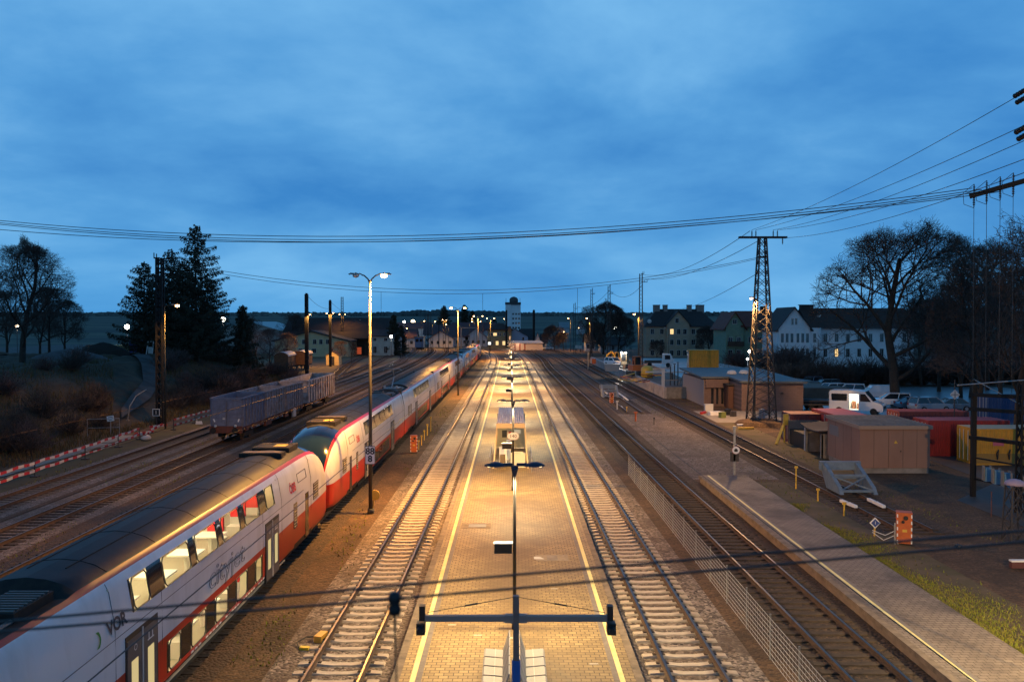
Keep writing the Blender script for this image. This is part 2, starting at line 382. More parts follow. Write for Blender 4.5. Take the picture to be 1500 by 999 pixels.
# path climbing the bank on the left, draped over it
pb = MB(); pth = [((178, 612), 26), ((205, 590), 26), ((222, 565), 20), ((218, 540), 18), ((205, 524), 22), ((170, 513), 22), ((100, 512), 26), ((0, 517), 30), ((-90, 520), 30)]
pp = []
for (px, py), wd in pth:
    a, b_ = GT(px-wd*0.6, py), GT(px+wd*0.6, py)
    if px < 190: a, b_ = GT(px, py-6), GT(px, py+7)
    pp.append((a, b_))
dense = []
for (a, b_), (c_, d_) in zip(pp, pp[1:]):
    for t in [i/8 for i in range(8)]: dense.append((a.lerp(c_, t), b_.lerp(d_, t)))
rows = []
for a, b_ in dense:
    rows.append([(q.x, q.y, hgt(q.x, q.y)+0.42) for q in [a.lerp(b_, t/4) for t in range(5)]])
for r0, r1 in zip(rows, rows[1:]):
    for i in range(4): pb.quad(r0[i], r0[i+1], r1[i+1], r1[i])
tag(pb.build('dirt_path', mat('path_gravel', (0.032, 0.031, 0.032), 0.95, (0.07, 0.068, 0.068), 0.45)), kind='structure')

# ================================================================== RAILWAY TRACKS
def smooth_line(pts, step):
    P = [Vector((p[0], p[1], 0)) for p in pts]
    P = [P[0]*2-P[1]] + P + [P[-1]*2-P[-2]]
    fine = []
    for i in range(1, len(P)-2):
        p0, p1, p2, p3 = P[i-1:i+3]; k = max(2, int((p2-p1).length/0.8))
        for j in range(k):
            t = j/k; fine.append(0.5*((2*p1)+(p2-p0)*t+(2*p0-5*p1+4*p2-p3)*t*t+(3*p1-p0-3*p2+p3)*t**3))
    fine.append(P[-2])
    out = [fine[0]]; acc = 0
    for a, b_ in zip(fine, fine[1:]):
        seg = (b_-a).length; pos = 0
        while acc + seg - pos >= step:
            pos += step-acc; acc = 0; out.append(a.lerp(b_, pos/seg))
        acc += seg-pos
    return out
def frames(line):
    for i, p in enumerate(line):
        t = (line[min(i+1, len(line)-1)] - line[max(i-1, 0)]).normalized()
        yield p, t, Vector((t.y, -t.x, 0))
RAILPROF = [(-.072, .06), (.072, .06), (.072, .075), (.012, .095), (.012, .175), (.036, .185), (.036, .22), (-.036, .22), (-.036, .185), (-.012, .175), (-.012, .095), (-.072, .075)]
def sleeper_mesh(kind):
    b_ = MB()
    if kind == 'concrete':
        prof = [(-1.25, .015), (-1.22, .055), (-.95, .07), (-.62, .075), (-.3, .035), (.3, .035), (.62, .075), (.95, .07), (1.22, .055), (1.25, .015)]
        for s_, w0, w1 in ((0, .15, .11),):
            k = len(prof)
            for x, z in prof: b_.v += [(x, -w1, z), (x, w1, z), (x, -w0, -.06), (x, w0, -.06)]
            for i in range(k-1):
                o = i*4; q = o+4
                b_.face((o, q, q+1, o+1)); b_.face((o+2, o, o+1, o+3) if i == 0 else (o+1, q+1, q+3, o+3)); b_.face((o+2, q+2, q, o))
            b_.face((1, 5, 7, 3)); o = (k-1)*4; b_.face((o, o+2, o+3, o+1))
        for x in (-.7535, .7535): b_.box((x-.13, 0, .083), (.10, .13, .03), m=1); b_.box((x+.13, 0, .083), (.10, .13, .03), m=1)
        return b_.mesh('sleeper', [SLC, RUST])
    b_.b(-1.28, 1.28, -.125, .125, -.06, .05)
    for x in (-.7535, .7535): b_.b(x-.19, x+.19, -.09, .09, .05, .064, m=1)
    return b_.mesh('sleeper', [SLW if kind == 'wood' else SLG, RUST])
SLM = {k: sleeper_mesh(k) for k in ('concrete', 'wood', 'grey')}
def track(label, pts, kind, ballast, nind=100, far_step=0.6, ymin=12, width=1.75):
    t = thing('railway_track', label, 'railway track', (0, 0, 0), 0, 'railway tracks')
    ln = smooth_line(pts, 2.0)
    bl = MB(); prof = [(-width-.45, -.02), (-width, .02), (-1.2, .012), (0, .006), (1.2, .012), (width, .02), (width+.45, -.02)]
    for p, tt, nrm in frames(ln):
        for u, z in prof: bl.v.append((p.x+nrm.x*u, p.y+nrm.y*u, z))
    k = len(prof)
    for i in range(len(ln)-1):
        for j in range(k-1): bl.face((i*k+j, i*k+j+1, (i+1)*k+j+1, (i+1)*k+j))
    bl.build('ballast', ballast, t)
    for s_ in (-1, 1):
        rb = MB(); k = len(RAILPROF)
        for p, tt, nrm in frames(ln):
            for u, z in RAILPROF: rb.v.append((p.x+nrm.x*(s_*.7535+u), p.y+nrm.y*(s_*.7535+u), z))
        for i in range(len(ln)-1):
            for j in range(k): rb.face((i*k+j, (i+1)*k+j, (i+1)*k+(j+1) % k, i*k+(j+1) % k), 1 if j == 6 else 0)
        rb.face(tuple(range(k))); rb.face(tuple(range((len(ln)-1)*k, len(ln)*k)))
        rb.build('rail', [RUST, RAILT], t)
    sl = smooth_line(pts, far_step); cnt = 0; mb = MB(); srcm = SLM[kind]
    sv = [v.co.copy() for v in srcm.vertices]; sf = [(tuple(f.vertices), f.material_index) for f in srcm.polygons]
    rr = random.Random(len(pts)*31+int(pts[0][0]*10))
    for p, tt, nrm in frames(sl):
        if p.y < ymin: continue
        az = math.atan2(-nrm.y, -nrm.x) + math.pi + rr.uniform(-.012, .012)*(1 if kind == 'concrete' else 2.5)
        dz = rr.uniform(-.012, .006)
        if cnt < nind:
            o = obj('sleeper', srcm, t, (p.x, p.y, dz), az)
        else:
            n0 = len(mb.v); M = Matrix.Translation((p.x, p.y, dz)) @ Matrix.Rotation(az, 4, 'Z')
            mb.v += [tuple(M @ v) for v in sv]
            for f, mi in sf: mb.face(tuple(n0+i for i in f), mi)
        cnt += 1
    if mb.f: tag(mb.build('sleepers', list(srcm.materials), t), kind='stuff')
    return t
T1 = [(-4.87, 8), (-4.87, 24), (-4.78, 45), (-4.75, 70), (-4.65, 110), (-4.56, 170), (-4.68, 214), (-5.5, 248), (-7.2, 277), (-11, 310), (-18, 345)]
T2 = [(5.05, 8), (5.05, 24), (4.95, 40), (4.75, 65), (4.5, 110), (4.26, 175), (3.8, 225), (2.1, 277), (-2, 315), (-8, 350)]
T3 = [(10.0, 8), (9.85, 26), (9.5, 50), (9.25, 75), (9.0, 103), (8.5, 150), (8.2, 185), (8.4, 234), (7, 285), (4.0, 320), (-1, 355)]
T4 = [(13.3, 92), (13.2, 140), (12.9, 200), (11.6, 255), (8.5, 305), (3.5, 350)]
T5 = [(18.8, 39.5), (18.7, 50), (18.5, 63), (18.1, 99), (17.4, 150), (17.3, 205), (17.0, 250), (15.4, 300), (11, 350)]
track('track with pale concrete sleepers left of the lamp-lit island platform', T1, 'concrete', BALL1)
track('track with pale concrete sleepers between the island platform and the mesh fence', T2, 'concrete', BALL1)
track('dark wooden-sleeper track between the mesh fence and the right platform', T3, 'wood', BALL2)
track('short siding ending at the far grey buffer stop', T4, 'grey', BALL2, 60)
track('rusty siding running past the pylon to the blue buffer stop', T5, 'wood', BALL2)
track('track the red and white double-deck trains stand on', [(-10.15, 8), (-10.15, 60), (-10.15, 150), (-10.2, 240), (-11.5, 290), (-15, 340)], 'wood', BALL2, 60)
track('empty dark track just beyond the double-deck trains', [(-18.75, 16), (-18.75, 60), (-18.9, 130), (-19.5, 210), (-22, 290), (-27, 350)], 'wood', BALL2, 90)
track('track the container wagons stand on', [(-23.15, 20), (-23.0, 60), (-22.9, 110), (-23.2, 160), (-24.5, 230), (-28, 300), (-34, 350)], 'wood', BALL3, 90, ymin=24)
track('outermost track beside the red and white striped barrier', [(-27.6, 26), (-27.5, 60), (-27.4, 100), (-27.5, 150), (-29, 220), (-34, 300), (-40, 350)], 'grey', BALL3, 90, ymin=30)
def gpx(l): return [tuple(G(px, py, .2))[:2] for px, py in l]
track('curved yard track reaching for the yellow hut', gpx([(488, 553), (503, 539), (518, 528), (532, 522.5), (560, 517)]), 'wood', BALL2, 40)
track('middle curved yard track fanning out behind the wagons', gpx([(486, 556), (515, 545), (541, 534.5), (562, 524), (585, 515)]), 'wood', BALL2, 40)
track('sharply bending yard track before the blue container', gpx([(500, 560), (547, 545), (573, 535.5), (589, 528), (592, 521), (585, 515)]), 'wood', BALL2, 40)

# ================================================================== PLATFORMS
def line_mesh(name, cl, w0, w1, z, m, thick=None, kind=None, parent=None):
    b_ = MB()
    if thick is None:
        for (p, q) in zip(cl, cl[1:]): b_.quad((p[0]+w0, p[1], z), (p[0]+w1, p[1], z), (q[0]+w1, q[1], z), (q[0]+w0, q[1], z))
    else:
        for (p, q) in zip(cl, cl[1:]):
            b_.prism([(p[0]+w0, p[1], z-thick), (p[0]+w1, p[1], z-thick), (p[0]+w1, p[1], z), (p[0]+w0, p[1], z)], (q[0]-p[0], q[1]-p[1], 0))
    return b_.build(name, m, parent)
PZ = 0.40
EL = [(-3.18, 6), (-3.2, 60), (-3.25, 110), (-3.5, 214)]
ER = [(3.48, 6), (3.46, 60), (3.3, 110), (2.85, 214)]
def lerp_pts(A, y):
    for (x0, y0), (x1, y1) in zip(A, A[1:]):
        if y <= y1: return x0+(x1-x0)*(y-y0)/(y1-y0)
    return A[-1][0]
yy = [6, 30, 60, 85, 110, 145, 180, 214]
def platform(name, label, el, er, yy, z, mtop, kerb_l, kerb_r, end_far):
    t = thing(name, label, 'platform')
    b_ = MB()
    for a, c in zip(yy, yy[1:]):
        xa0, xa1, xc0, xc1 = lerp_pts(el, a)+.22*kerb_l, lerp_pts(er, a)-.22*kerb_r, lerp_pts(el, c)+.22*kerb_l, lerp_pts(er, c)-.22*kerb_r
        b_.quad((xa0, a, z), (xa1, a, z), (xc1, c, z), (xc0, c, z))
        b_.quad((xa0, a, z-.5), (xa0, a, z), (xc0, c, z), (xc0, c, z-.5)); b_.quad((xa1, a, z-.5), (xa1, a, z), (xc1, c, z), (xc1, c, z-.5))
    b_.quad((lerp_pts(el, yy[-1])+.22*kerb_l, yy[-1], z-.5), (lerp_pts(er, yy[-1])-.22*kerb_r, yy[-1], z-.5), (lerp_pts(er, yy[-1])-.22*kerb_r, yy[-1], z), (lerp_pts(el, yy[-1])+.22*kerb_l, yy[-1], z))
    b_.build('paving', mtop, t)
    for s_, e_, on in ((1, el, kerb_l), (-1, er, kerb_r)):
        if not on: continue
        kb = MB(); y = yy[0]
        while y < yy[-1]-.01:
            y2 = min(y+1.0 if y < 70 else y+4, yy[-1]); x0, x1 = lerp_pts(e_, y), lerp_pts(e_, y2)
            for wa, wb, za, zb in ((0, .22, z-.16, z+.006), (.07, .22, z-.6, z-.16)):
                kb.prism([(x0+s_*wa, y+.008, za), (x0+s_*wb, y+.008, za), (x0+s_*wb, y+.008, zb), (x0+s_*wa, y+.008, zb)], (x1-x0, y2-y-.012, 0), m=0 if zb > z-.1 else 1)
            y = y2
        kb.build('kerb', [KERB, mat('platform_wall', (0.16, 0.12, 0.09), 0.9, (0.24, 0.18, 0.13), 1.5, 0.3)], t)
    return t
isl = platform('island_platform', 'long brick-paved island platform with yellow lines under the twin lamps', EL, ER, yy, PZ, PAVE, 1, 1, True)
for side, e_ in ((1, EL), (-1, ER)):
    cl = [(lerp_pts(e_, y), y) for y in yy]
    line_mesh('edge_line', cl, side*.50, side*.64, PZ+.004, YEL, None, None, isl)
    line_mesh('tactile_strip', cl, side*.645, side*.80, PZ+.004, TACT, None, None, isl)
# patches let into the paving
pt = MB(); p = G(700, 770, PZ); pt.b(p.x-.75, p.x+.6, p.y-.5, p.y+.5, PZ+.003, PZ+.007); pt.b(p.x-.42, p.x+.38, p.y-.3, p.y+.3, PZ+.008, PZ+.014, 1)
pt.build('manhole_cover', [KERB, mat('iron_cover', (0.13, 0.12, 0.11), 0.5, (0.2, 0.18, 0.16), 30)], isl)
pt = MB(); p = G(805, 818, PZ); pt.b(p.x-.55, p.x+.75, p.y-.35, p.y+.55, PZ+.003, PZ+.007)
pt.b(p.x-.1, p.x+.32, p.y-.25, p.y+.4, PZ+.008, PZ+.011, 1); pt.poly([(p.x-.62, p.y-.1, PZ+.012), (p.x-.2, p.y-.1, PZ+.012), (p.x-.38, p.y+.25, PZ+.012), (p.x-.62, p.y+.25, PZ+.012)], 2)
pt.build('repair_patch', [mat('fresh_mortar', (0.26, 0.21, 0.15), 0.8, (0.32, 0.27, 0.2), 8), CONC, mat('white_slab', (0.62, 0.62, 0.56), 0.6)], isl)
for px, py in ((690, 905), (662, 915), (640, 910), (812, 862), (870, 972), (700, 930), (752, 934)):
    p = G(px, py, PZ); MB().box((0, 0, 0), (.24, .07, .006)).build('replaced_paver', mat('bright_paver', (0.5, 0.46, 0.38), 0.7), isl, (p.x, p.y, PZ+.004))
P2L = [(11.5, 4), (11.5, 52.4)]; P2R = [(14.5, 4), (14.45, 52.4)]
p2 = platform('side_platform', 'narrow grey-paved platform ending beside the gravel on the right', P2L, P2R, [4, 20, 36, 52.4], PZ, PAVE2, 1, 0, True)
line_mesh('edge_line', P2L, .52, .64, PZ+.004, YEL, None, None, p2)
line_mesh('tactile_strip', P2L, .645, .78, PZ+.004, TACT, None, None, p2)
MB().b(11.72, 14.45, 52.4, 52.6, -.1, PZ+.004).build('end_kerb', KERB, p2)
# grass strip beside the right platform
gm = MB(); gr = random.Random(3)
for i in range(26000):
    y = 12 + 34*gr.random()**1.15; wv = .75+.45*math.sin(y*.7)+.3*math.sin(y*.23+1)
    x = 14.75 + abs(gr.gauss(.55, .6))*wv
    if x > 17.4: continue
    h = gr.uniform(.03, .10)*(1.25 if y < 30 else .9); a = gr.uniform(0, 6.28); dx, dy = math.cos(a)*.018, math.sin(a)*.018
    lx, ly = gr.gauss(0, .03), gr.gauss(0, .03)
    n0 = len(gm.v); gm.v += [(x-dx, y-dy, .008), (x+dx, y+dy, .008), (x+lx, y+ly, h)]; gm.face((n0, n0+1, n0+2), gr.choice((0, 0, 1, 2)))
tag(gm.build('grass', [mat('grass_a', (0.17, 0.20, 0.018), 0.9), mat('grass_b', (0.24, 0.22, 0.03), 0.9), mat('grass_c', (0.15, 0.12, 0.05), 0.9)]), 'green and yellow grass strip along the right platform', 'grass', None, 'stuff')
# ================================================================== MESH FENCE between the tracks
fe = thing('mesh_fence', 'long white wire mesh fence between two tracks right of the platform', 'fence', (7.45, 0, 0))
Y0, Y1, FH = 10.0, 54.6, 1.28
fw = MB()
for k in range(9): fw.box((0, (Y0+Y1)/2, .12+k*(FH-.14)/8), (.011, Y1-Y0, .011))
y = Y0
while y < Y1:
    fw.box((.012, y, FH/2+.04), (.0035, .0035, FH-.1)); y += .25
fw.build('wire_mesh', mat('fence_white', (0.40, 0.385, 0.37), 0.5), fe)
fp = MB().b(-.02, .02, -.025, .025, 0, FH+.04).b(-.025, .025, -.03, .03, FH+.04, FH+.055).mesh('post', mat('fence_post', (0.15, 0.145, 0.14), .5))
y = Y1
while y > Y0: obj('post', fp, fe, (.05, y, 0)); y -= 2.5
# ================================================================== DOUBLE-DECK TRAINS
TR_W = mat('train_white', (0.70, 0.70, 0.72), 0.3, (0.50, 0.49, 0.49), .9, coat=0.25, stretch=(1, 1, .22), thr=(.48, .80), spec=.4)
TR_R = mat('train_red', (0.56, 0.030, 0.012), 0.3, (0.48, 0.026, 0.012), .8, spec=.25, coat=.08)
TR_S = mat('train_stripe', (0.36, 0.01, 0.018), 0.35, spec=.3)
TR_ROOF = mat('train_roof', (0.030, 0.031, 0.037), 0.5, (0.042, 0.042, 0.048), 1.2, spec=.07)
TR_BLK = mat('train_window_band', (0.008, 0.008, 0.010), 0.12, coat=0.5)
TR_WIND = mat('windscreen', (0.008, 0.02, 0.045), 0.12, spec=0.45)
TR_DARK = mat('train_dark', (0.02, 0.019, 0.019), 0.7, (0.034, 0.029, 0.025), 5, spec=.2)
TR_DOOR = mat('train_door', (0.10, 0.095, 0.095), 0.4)
LITP = emis('door_light', (1.0, 0.78, 0.36), 0.62)
PANE = pane('train_glass', (.95, .95, .9), .07)
CREAM = mat('cabin_wall', (0.62, 0.56, 0.42), 0.7)
CABF = mat('cabin_floor', (0.30, 0.28, 0.24), 0.7)
SEAT = mat('seat_red', (0.55, 0.02, 0.03), 0.8)
SEATG = mat('seat_grey', (0.55, 0.54, 0.52), 0.7)
TABLE = mat('table_white', (0.75, 0.74, 0.70), 0.5)
CABL = emis('cabin_light', (1.0, 0.82, 0.45), 26.0)
ROWS = [(.28, 1.22), (.50, 1.36), (.65, 1.39), (1.45, 1.40), (1.65, 1.40), (2.3, 1.40), (2.85, 1.385), (3.62, 1.25), (3.82, 1.145), (3.94, 1.04), (4.10, .76), (4.20, .42), (4.24, 0)]
ZT = [(0, 1.95), (.12, 2.4), (.35, 2.85), (.7, 3.25), (1.2, 3.6), (1.8, 3.86), (2.6, 4.08), (3.6, 4.2), (5, 4.24)]
WF = [(0, .78), (.12, .86), (.35, .915), (.7, .95), (1.2, .972), (1.8, .985), (2.6, .994), (3.6, .998), (5, 1)]
def tab(T, x):
    if x >= T[-1][0]: return T[-1][1]
    for (a, u), (b_, v) in zip(T, T[1:]):
        if x <= b_: return u+(v-u)*(x-a)/(b_-a)
def profx(z):
    for (z0, x0), (z1, x1) in zip(ROWS, ROWS[1:]):
        if z <= z1: return x0+(x1-x0)*(z-z0)/(z1-z0)
    return 0
TX = -10.15
WU_END = [(9.5, 10.5), (11.3, 12.95), (13.4, 15.1), (15.5, 17.25), (17.65, 19.45), (20.3, 21.2)]
WL_END = [(11.2, 11.95), (12.85, 14.0), (14.75, 15.9), (16.65, 17.8), (18.5, 19.3)]
WU_MID = [(7.0, 8.0), (8.7, 10.4), (10.9, 12.6), (13.1, 14.8), (15.3, 17.0), (17.5, 19.2), (19.7, 20.6)]
WL_MID = [(9.9, 10.9), (11.7, 12.9), (13.6, 14.8), (15.5, 16.7), (17.4, 18.4)]
SLV = mat('louvre', (0.33, 0.30, 0.24), 0.6, (0.18, 0.16, 0.12), 9, stretch=(1, 1, 8))
MESHC = {}
def coach(label, Y0, dn, kind, lit=False, letters=(), panto=False):
    """kind 'end' has a driver's nose at its local start; dn=+1 runs away from the camera"""
    L = 27.8
    t = thing('train_coach', label, 'train coach', (TX, Y0, .22), 0, 'red and white double-deck coaches')
    WU, WL = (WU_END, WL_END) if kind == 'end' else (WU_MID, WL_MID)
    bu, bl_ = (WU[0][0]-.08, WU[-1][1]+.1), (WL[0][0]-.12, WL[-1][1]+.12)
    rec = (23.2, 27.2) if kind == 'end' else ((.6, 5.2) if panto else (22.6, 27.2))
    key = (kind, dn, lit, panto)
    st = [0, .12, .35, .7, 1.2, 1.8, 2.6, 3.6, 5, 6.5] if kind == 'end' else [0, .25]
    for a, b_ in WU+WL: st += [a, b_]
    st += [bu[0], bu[1], bl_[0], bl_[1], rec[0], rec[0]+.35, rec[1]-.35, rec[1], L-.25, L]
    by_ = (5.2 if kind == 'end' else 3.6, L-3.8)
    for y_ in by_: st += [y_-1.9, y_-1.5, y_+1.5, y_+1.9]
    st = sorted(set(st)); 
    def P(i, y, side):
        z, x = ROWS[i]; f = 1
        if kind == 'end':
            zt = tab(ZT, y); f = tab(WF, y)
            if z > 1.65: z = 1.65+(z-1.65)*(zt-1.65)/2.59
            if z <= .5 and y < .4: f *= .93
        e = .04 if (y == L or (kind != 'end' and y == 0)) else 0
        if rec[0]+.3 <= y <= rec[1]-.3: z = min(z, 3.9)
        return (side*(x*f-e), dn*y, z)
    if key not in MESHC:
        mb = MB(); nr = len(ROWS)
        for y in st:
            for i in range(nr): mb.v.append(P(i, y, 1))
            for i in range(nr): mb.v.append(P(i, y, -1))
        for s_ in range(len(st)-1):
            ym = (st[s_]+st[s_+1])/2
            for side in (0, 1):
                for i in range(nr-1):
                    m = 6 if i < 1 else 1 if i < 4 else (0 if i < 8 else (2 if i == 8 else 3))
                    if kind == 'end' and ym < 2.0 and i >= 9: m = 5
                    elif kind == 'end' and ym < 3.1 and i >= 9: m = 4
                    if rec[0] < ym < rec[1] and i >= 9: m = 6
                    if bu[0] < ym < bu[1] and i == 6:
                        m = 4
                        if any(a < ym < b_ for a, b_ in WU) and lit and side == 0: continue
                    if bl_[0] < ym < bl_[1] and i == 2:
                        m = 4
                        if any(a < ym < b_ for a, b_ in WL) and lit and side == 0: continue
                    if any(abs(ym-y_) < (1.5 if i > 0 else 1.9) for y_ in by_) and i < 2: m = 7
                    o = s_*2*nr+side*nr+i; q = o+2*nr
                    mb.face((o, q, q+1, o+1), m)
        k = 2*nr
        for s_, m in ((0, 1 if kind == 'end' else 6), (len(st)-1, 6)):
            o = s_*k
            mb.face(tuple(o+i for i in range(nr)) + tuple(o+nr+i for i in range(nr-1, -1, -1)), m)
        MESHC[key] = mb.mesh('body', [TR_W, TR_R, TR_S, TR_ROOF, TR_BLK, TR_WIND, TR_DARK, BLACK], 'auto')
    obj('body', MESHC[key], t)
    def pt(y, z, off=0): return (profx(z)+off, dn*y, z)
    off = -.012 if lit else .006
    for name, W, z0, z1 in (('window', WU, 2.87, 3.60), ('window', WL, .67, 1.43)):
        for a, b_ in W:
            k = (name, round(b_-a, 2), z0, lit, dn)
            if k not in MESHC:
                q = MB(); hw = (b_-a)/2-.03; c = .10
                ring = [(-hw+c, z0), (hw-c, z0), (hw, z0+c), (hw, z1-c), (hw-c, z1), (-hw+c, z1), (-hw, z1-c), (-hw, z0+c)]
                q.poly([(profx(z)+off, dn*u, z) for u, z in ring])
                if lit:   # dark rubber frame
                    for (u0, w0), (u1, w1) in zip(ring, ring[1:]+ring[:1]): q.tube([(profx(w0)+.004, dn*u0, w0), (profx(w1)+.004, dn*u1, w1)], .022, 4, 1)
                MESHC[k] = q.mesh('window', [PANE if lit else GLASSD, BLACK])
            obj(name, MESHC[k], t, (0, dn*(a+b_)/2, 0))
    # doors
    for y in ((9.0, 20.6) if kind == 'end' and False else ((9.0, 20.0) if kind == 'end' else (7.6, 20.6))):
        q = MB(); wd = 1.75
        if kind == 'end' and y < 10: y = 9.05
        q.b(1.36, 1.415, -wd/2, wd/2, .30, 2.42)
        for s_ in (-1, 1): q.b(1.405, 1.425, s_*wd/4-.37, s_*wd/4+.37, .36, 2.30, 1)
        q.b(1.41, 1.432, -.03, .03, .32, 2.38, 3)
        for s_ in (-1, 1): q.b(1.42, 1.43, s_*wd/4-.17, s_*wd/4+.17, .72, 1.78, 2)
        d = q.build('door', [BLACK, TR_DOOR, LITP if lit else GLASSD, LGREY], t, (0, dn*(y+.87), 0))
        if lit and letters:
            text('O', .22, WHITE, d, (1.432, -.4*1, 2.04), SIDE, 'pictogram')
            b3 = MB().b(1.431, 1.434, .25, .6, 1.95, 1.98).b(1.431, 1.434, .3, .34, 1.98, 2.15).b(1.431, 1.434, .5, .54, 1.98, 2.12); b3.build('pictogram', WHITE, d)
    # louvred and narrow windows near the ends
    for a, b_, z0, z1 in ((2.5, 3.5, 1.78, 2.5), (6.3, 6.85, 1.3, 2.3)) if kind == 'end' else ((2.2, 3.2, 1.75, 2.6), (3.9, 4.6, 1.75, 2.6)):
        q = MB(); f = tab(WF, (a+b_)/2) if kind == 'end' else 1
        q.b(1.40*f-.02, 1.40*f+.012, dn*a, dn*b_, z0, z1)
        n_ = int((z1-z0)/.12)
        for i in range(n_): q.b(1.40*f, 1.40*f+.02, dn*(a+.05), dn*(b_-.05), z0+.03+i*.12, z0+.08+i*.12, 1)
        q.build('louvre', [TR_BLK, SLV], t)
    if kind == 'end':
        q = MB(); q.b(1.36, 1.405, dn*4.35, dn*4.95, .5, 2.35); q.build('door', [TR_BLK], t)
        q = MB()   # hatch outline high on the side
        for a, b_ in (((4.6, 3.35), (6.0, 3.35)), ((4.6, 3.35), (4.6, 3.0)), ((6.0, 3.35), (6.0, 3.0)), ((4.6, 3.0), (6.0, 3.0))): q.tube([pt(a[0], a[1], .004), pt(b_[0], b_[1], .004)], .012, 4)
        q.build('hatch', TR_DARK, t)
        q = MB()   # headlamps and coupler
        for s_ in (-1, 1): q.box((s_*.78, dn*.12, 1.18), (.30, .22, .18), dn*s_*.35)
        q.build('headlight', BLACK, t)
        q = MB(); q.lathe([(.16, -.25), (.2, 0), (.12, .3)], (0, -dn*.05, .62), 10, axis='y'); q.box((0, 0, .42), (1.6, .3, .12)); q.build('coupler', TR_DARK, t)
        q = MB()   # air conditioning boxes on the roof behind the cab
        q.box((0, dn*4.4, 4.60), (1.55, 1.5, .22)); q.box((0, dn*4.0, 4.70), (1.35, .08, .06), m=1); q.box((0, dn*4.9, 4.70), (1.35, .08, .06), m=1)
        q.box((.25, dn*4.45, 4.71), (.5, .6, .03), m=2); q.box((0, dn*6.3, 4.62), (1.7, .7, .16)); q.box((0, dn*6.3, 4.71), (1.5, .5, .03), m=1)
        q.tube([(.5, dn*3.5, 4.5), (.5, dn*3.5, 4.95)], .015, 5, 0)
        q.build('roof_unit', [TR_DARK, mat('roof_bar', (0.12, 0.09, 0.065), 0.6), mat('yellow_tarp', (0.62, 0.46, 0.06), 0.6)], t, (0, 0, -.40))
    q = MB()       # equipment lying in the roof recess
    yc = sum(rec)/2
    q.box((.35, dn*(yc-.9), 4.26), (.9, 1.4, .2)); q.box((-.35, dn*(yc+.6), 4.28), (1.0, 1.6, .24)); q.box((.45, dn*(yc+.9), 4.24), (.5, 1.2, .16), m=1)
    for i in range(9): q.box((.35, dn*(yc-1.5+i*.15), 4.37), (.8, .05, .03), m=1)
    q.tube([(.75, dn*(yc-1.6), 4.2), (.75, dn*(yc+1.6), 4.22)], .05, 6, 1); q.tube([(.1, dn*(yc-.2), 4.2), (.1, dn*(yc-.2), 4.55)], .06, 6, 1)
    q.build('roof_equipment', [TR_DARK, mat('roof_fins', (0.12, 0.10, 0.09), 0.5)], t, (0, 0, -.27))
    q = MB()
    for x in (-.42, .42): q.bar((x, dn*7.2, 4.20), (x, dn*22.4, 4.20), .02, .03)
    for y in ([8.2, 10.8, 13.6, 16.4, 19.2, 21.8]):
        for s_ in (-1, 1): q.tube([(s_*1.03, dn*y, 3.952), (s_*.76, dn*y, 4.104), (s_*.42, dn*y, 4.203), (s_*.0, dn*y, 4.243)], .008, 4)
    q.build('roof_seam', TR_DARK, t)
    if panto:
        q = MB(); y = yc
        q.box((0, dn*y, 4.35), (1.2, 1.6, .08)); q.tube([(0, dn*(y-.6), 4.4), (0, dn*(y+.9), 5.25), (0, dn*(y-.1), 5.95)], .045, 6)
        q.tube([(-.8, dn*(y-.1), 5.82), (-.6, dn*(y-.1), 5.97), (.6, dn*(y-.1), 5.97), (.8, dn*(y-.1), 5.82)], .035, 6)
        for x in (-.5, .5): q.tube([(x, dn*(y-1.2), 4.2), (x, dn*(y-1.2), 4.6)], .09, 8)
        q.build('pantograph', GALV, t, (0, 0, -.27))
    q = MB()
    for y in ((3.9, 8.6, 11.05, 19.7, 22.2, 26.6) if kind == 'end' else (6.6, 9.5, 19.0, 22.9)):
        q.tube([pt(y, z, .001) for z in (.5, 1.65, 2.85)]+([pt(y, z, .001) for z in (3.62, 3.79)] if not bu[0] < y < bu[1] else []), .008, 4)
    q.tube([pt(5.2, 2.56, .002), pt(L-.3, 2.56, .002)], .008, 4)
    q.build('panel_seam', TR_DARK, t)
    # running gear
    if 'bogie' not in MESHC:
        q = MB(); q.b(.95, 1.12, -1.7, 1.7, .28, .62); q.b(-1.12, -.95, -1.7, 1.7, .28, .62); q.b(-1, 1, -.3, .3, .3, .6)
        for y in (-1.2, 1.2): q.b(1.0, 1.28, y-.2, y+.2, .3, .6)
        q.tube([(1.15, -.6, .3), (1.15, .6, .55)], .07, 6); q.tube([(1.15, .6, .3), (1.15, -.6, .55)], .07, 6)
        MESHC['bogie'] = q.mesh('bogie', TR_DARK)
        MESHC['wheel'] = MB().lathe([(.46, -.07), (.46, .0), (.42, .0), (.42, .06), (.15, .03), (.15, .07)], (0, 0, 0), 16, axis='x').mesh('wheel', RUST)
    for y in (5.2 if kind == 'end' else 3.6, L-3.8):
        bo = obj('bogie', MESHC['bogie'], t, (0, dn*y, 0))
        for wy in (-1.2, 1.2):
            for x in (-.75, .80): obj('wheel', MESHC['wheel'], bo, (x, wy, .44))
    q = MB(); q.b(-1.15, 1.15, dn*8.2, dn*(L-6.5), .02, .34); q.build('underframe', TR_DARK, t)
    if kind == 'mid' or dn == 1:
        q = MB(); q.b(-1.15, 1.15, dn*(L+.0), dn*(L+.35), .5, 4.1); q.build('gangway', BLACK, t)
    for s_, size, m, y, z, outl, wid, bold in letters:
        ang = math.atan2(ROWS[6][1]-ROWS[7][1], ROWS[7][0]-ROWS[6][0]) if z > 2.86 else (0.02 if z > 2.3 else 0)
        rot = Matrix.Rotation(-ang, 3, 'Y') @ SIDE
        text(s_, size, m, t, (profx(z)+.012, dn*y, z), rot @ Matrix.Diagonal((wid, 1, 1)), 'lettering', outl, bold=bold)
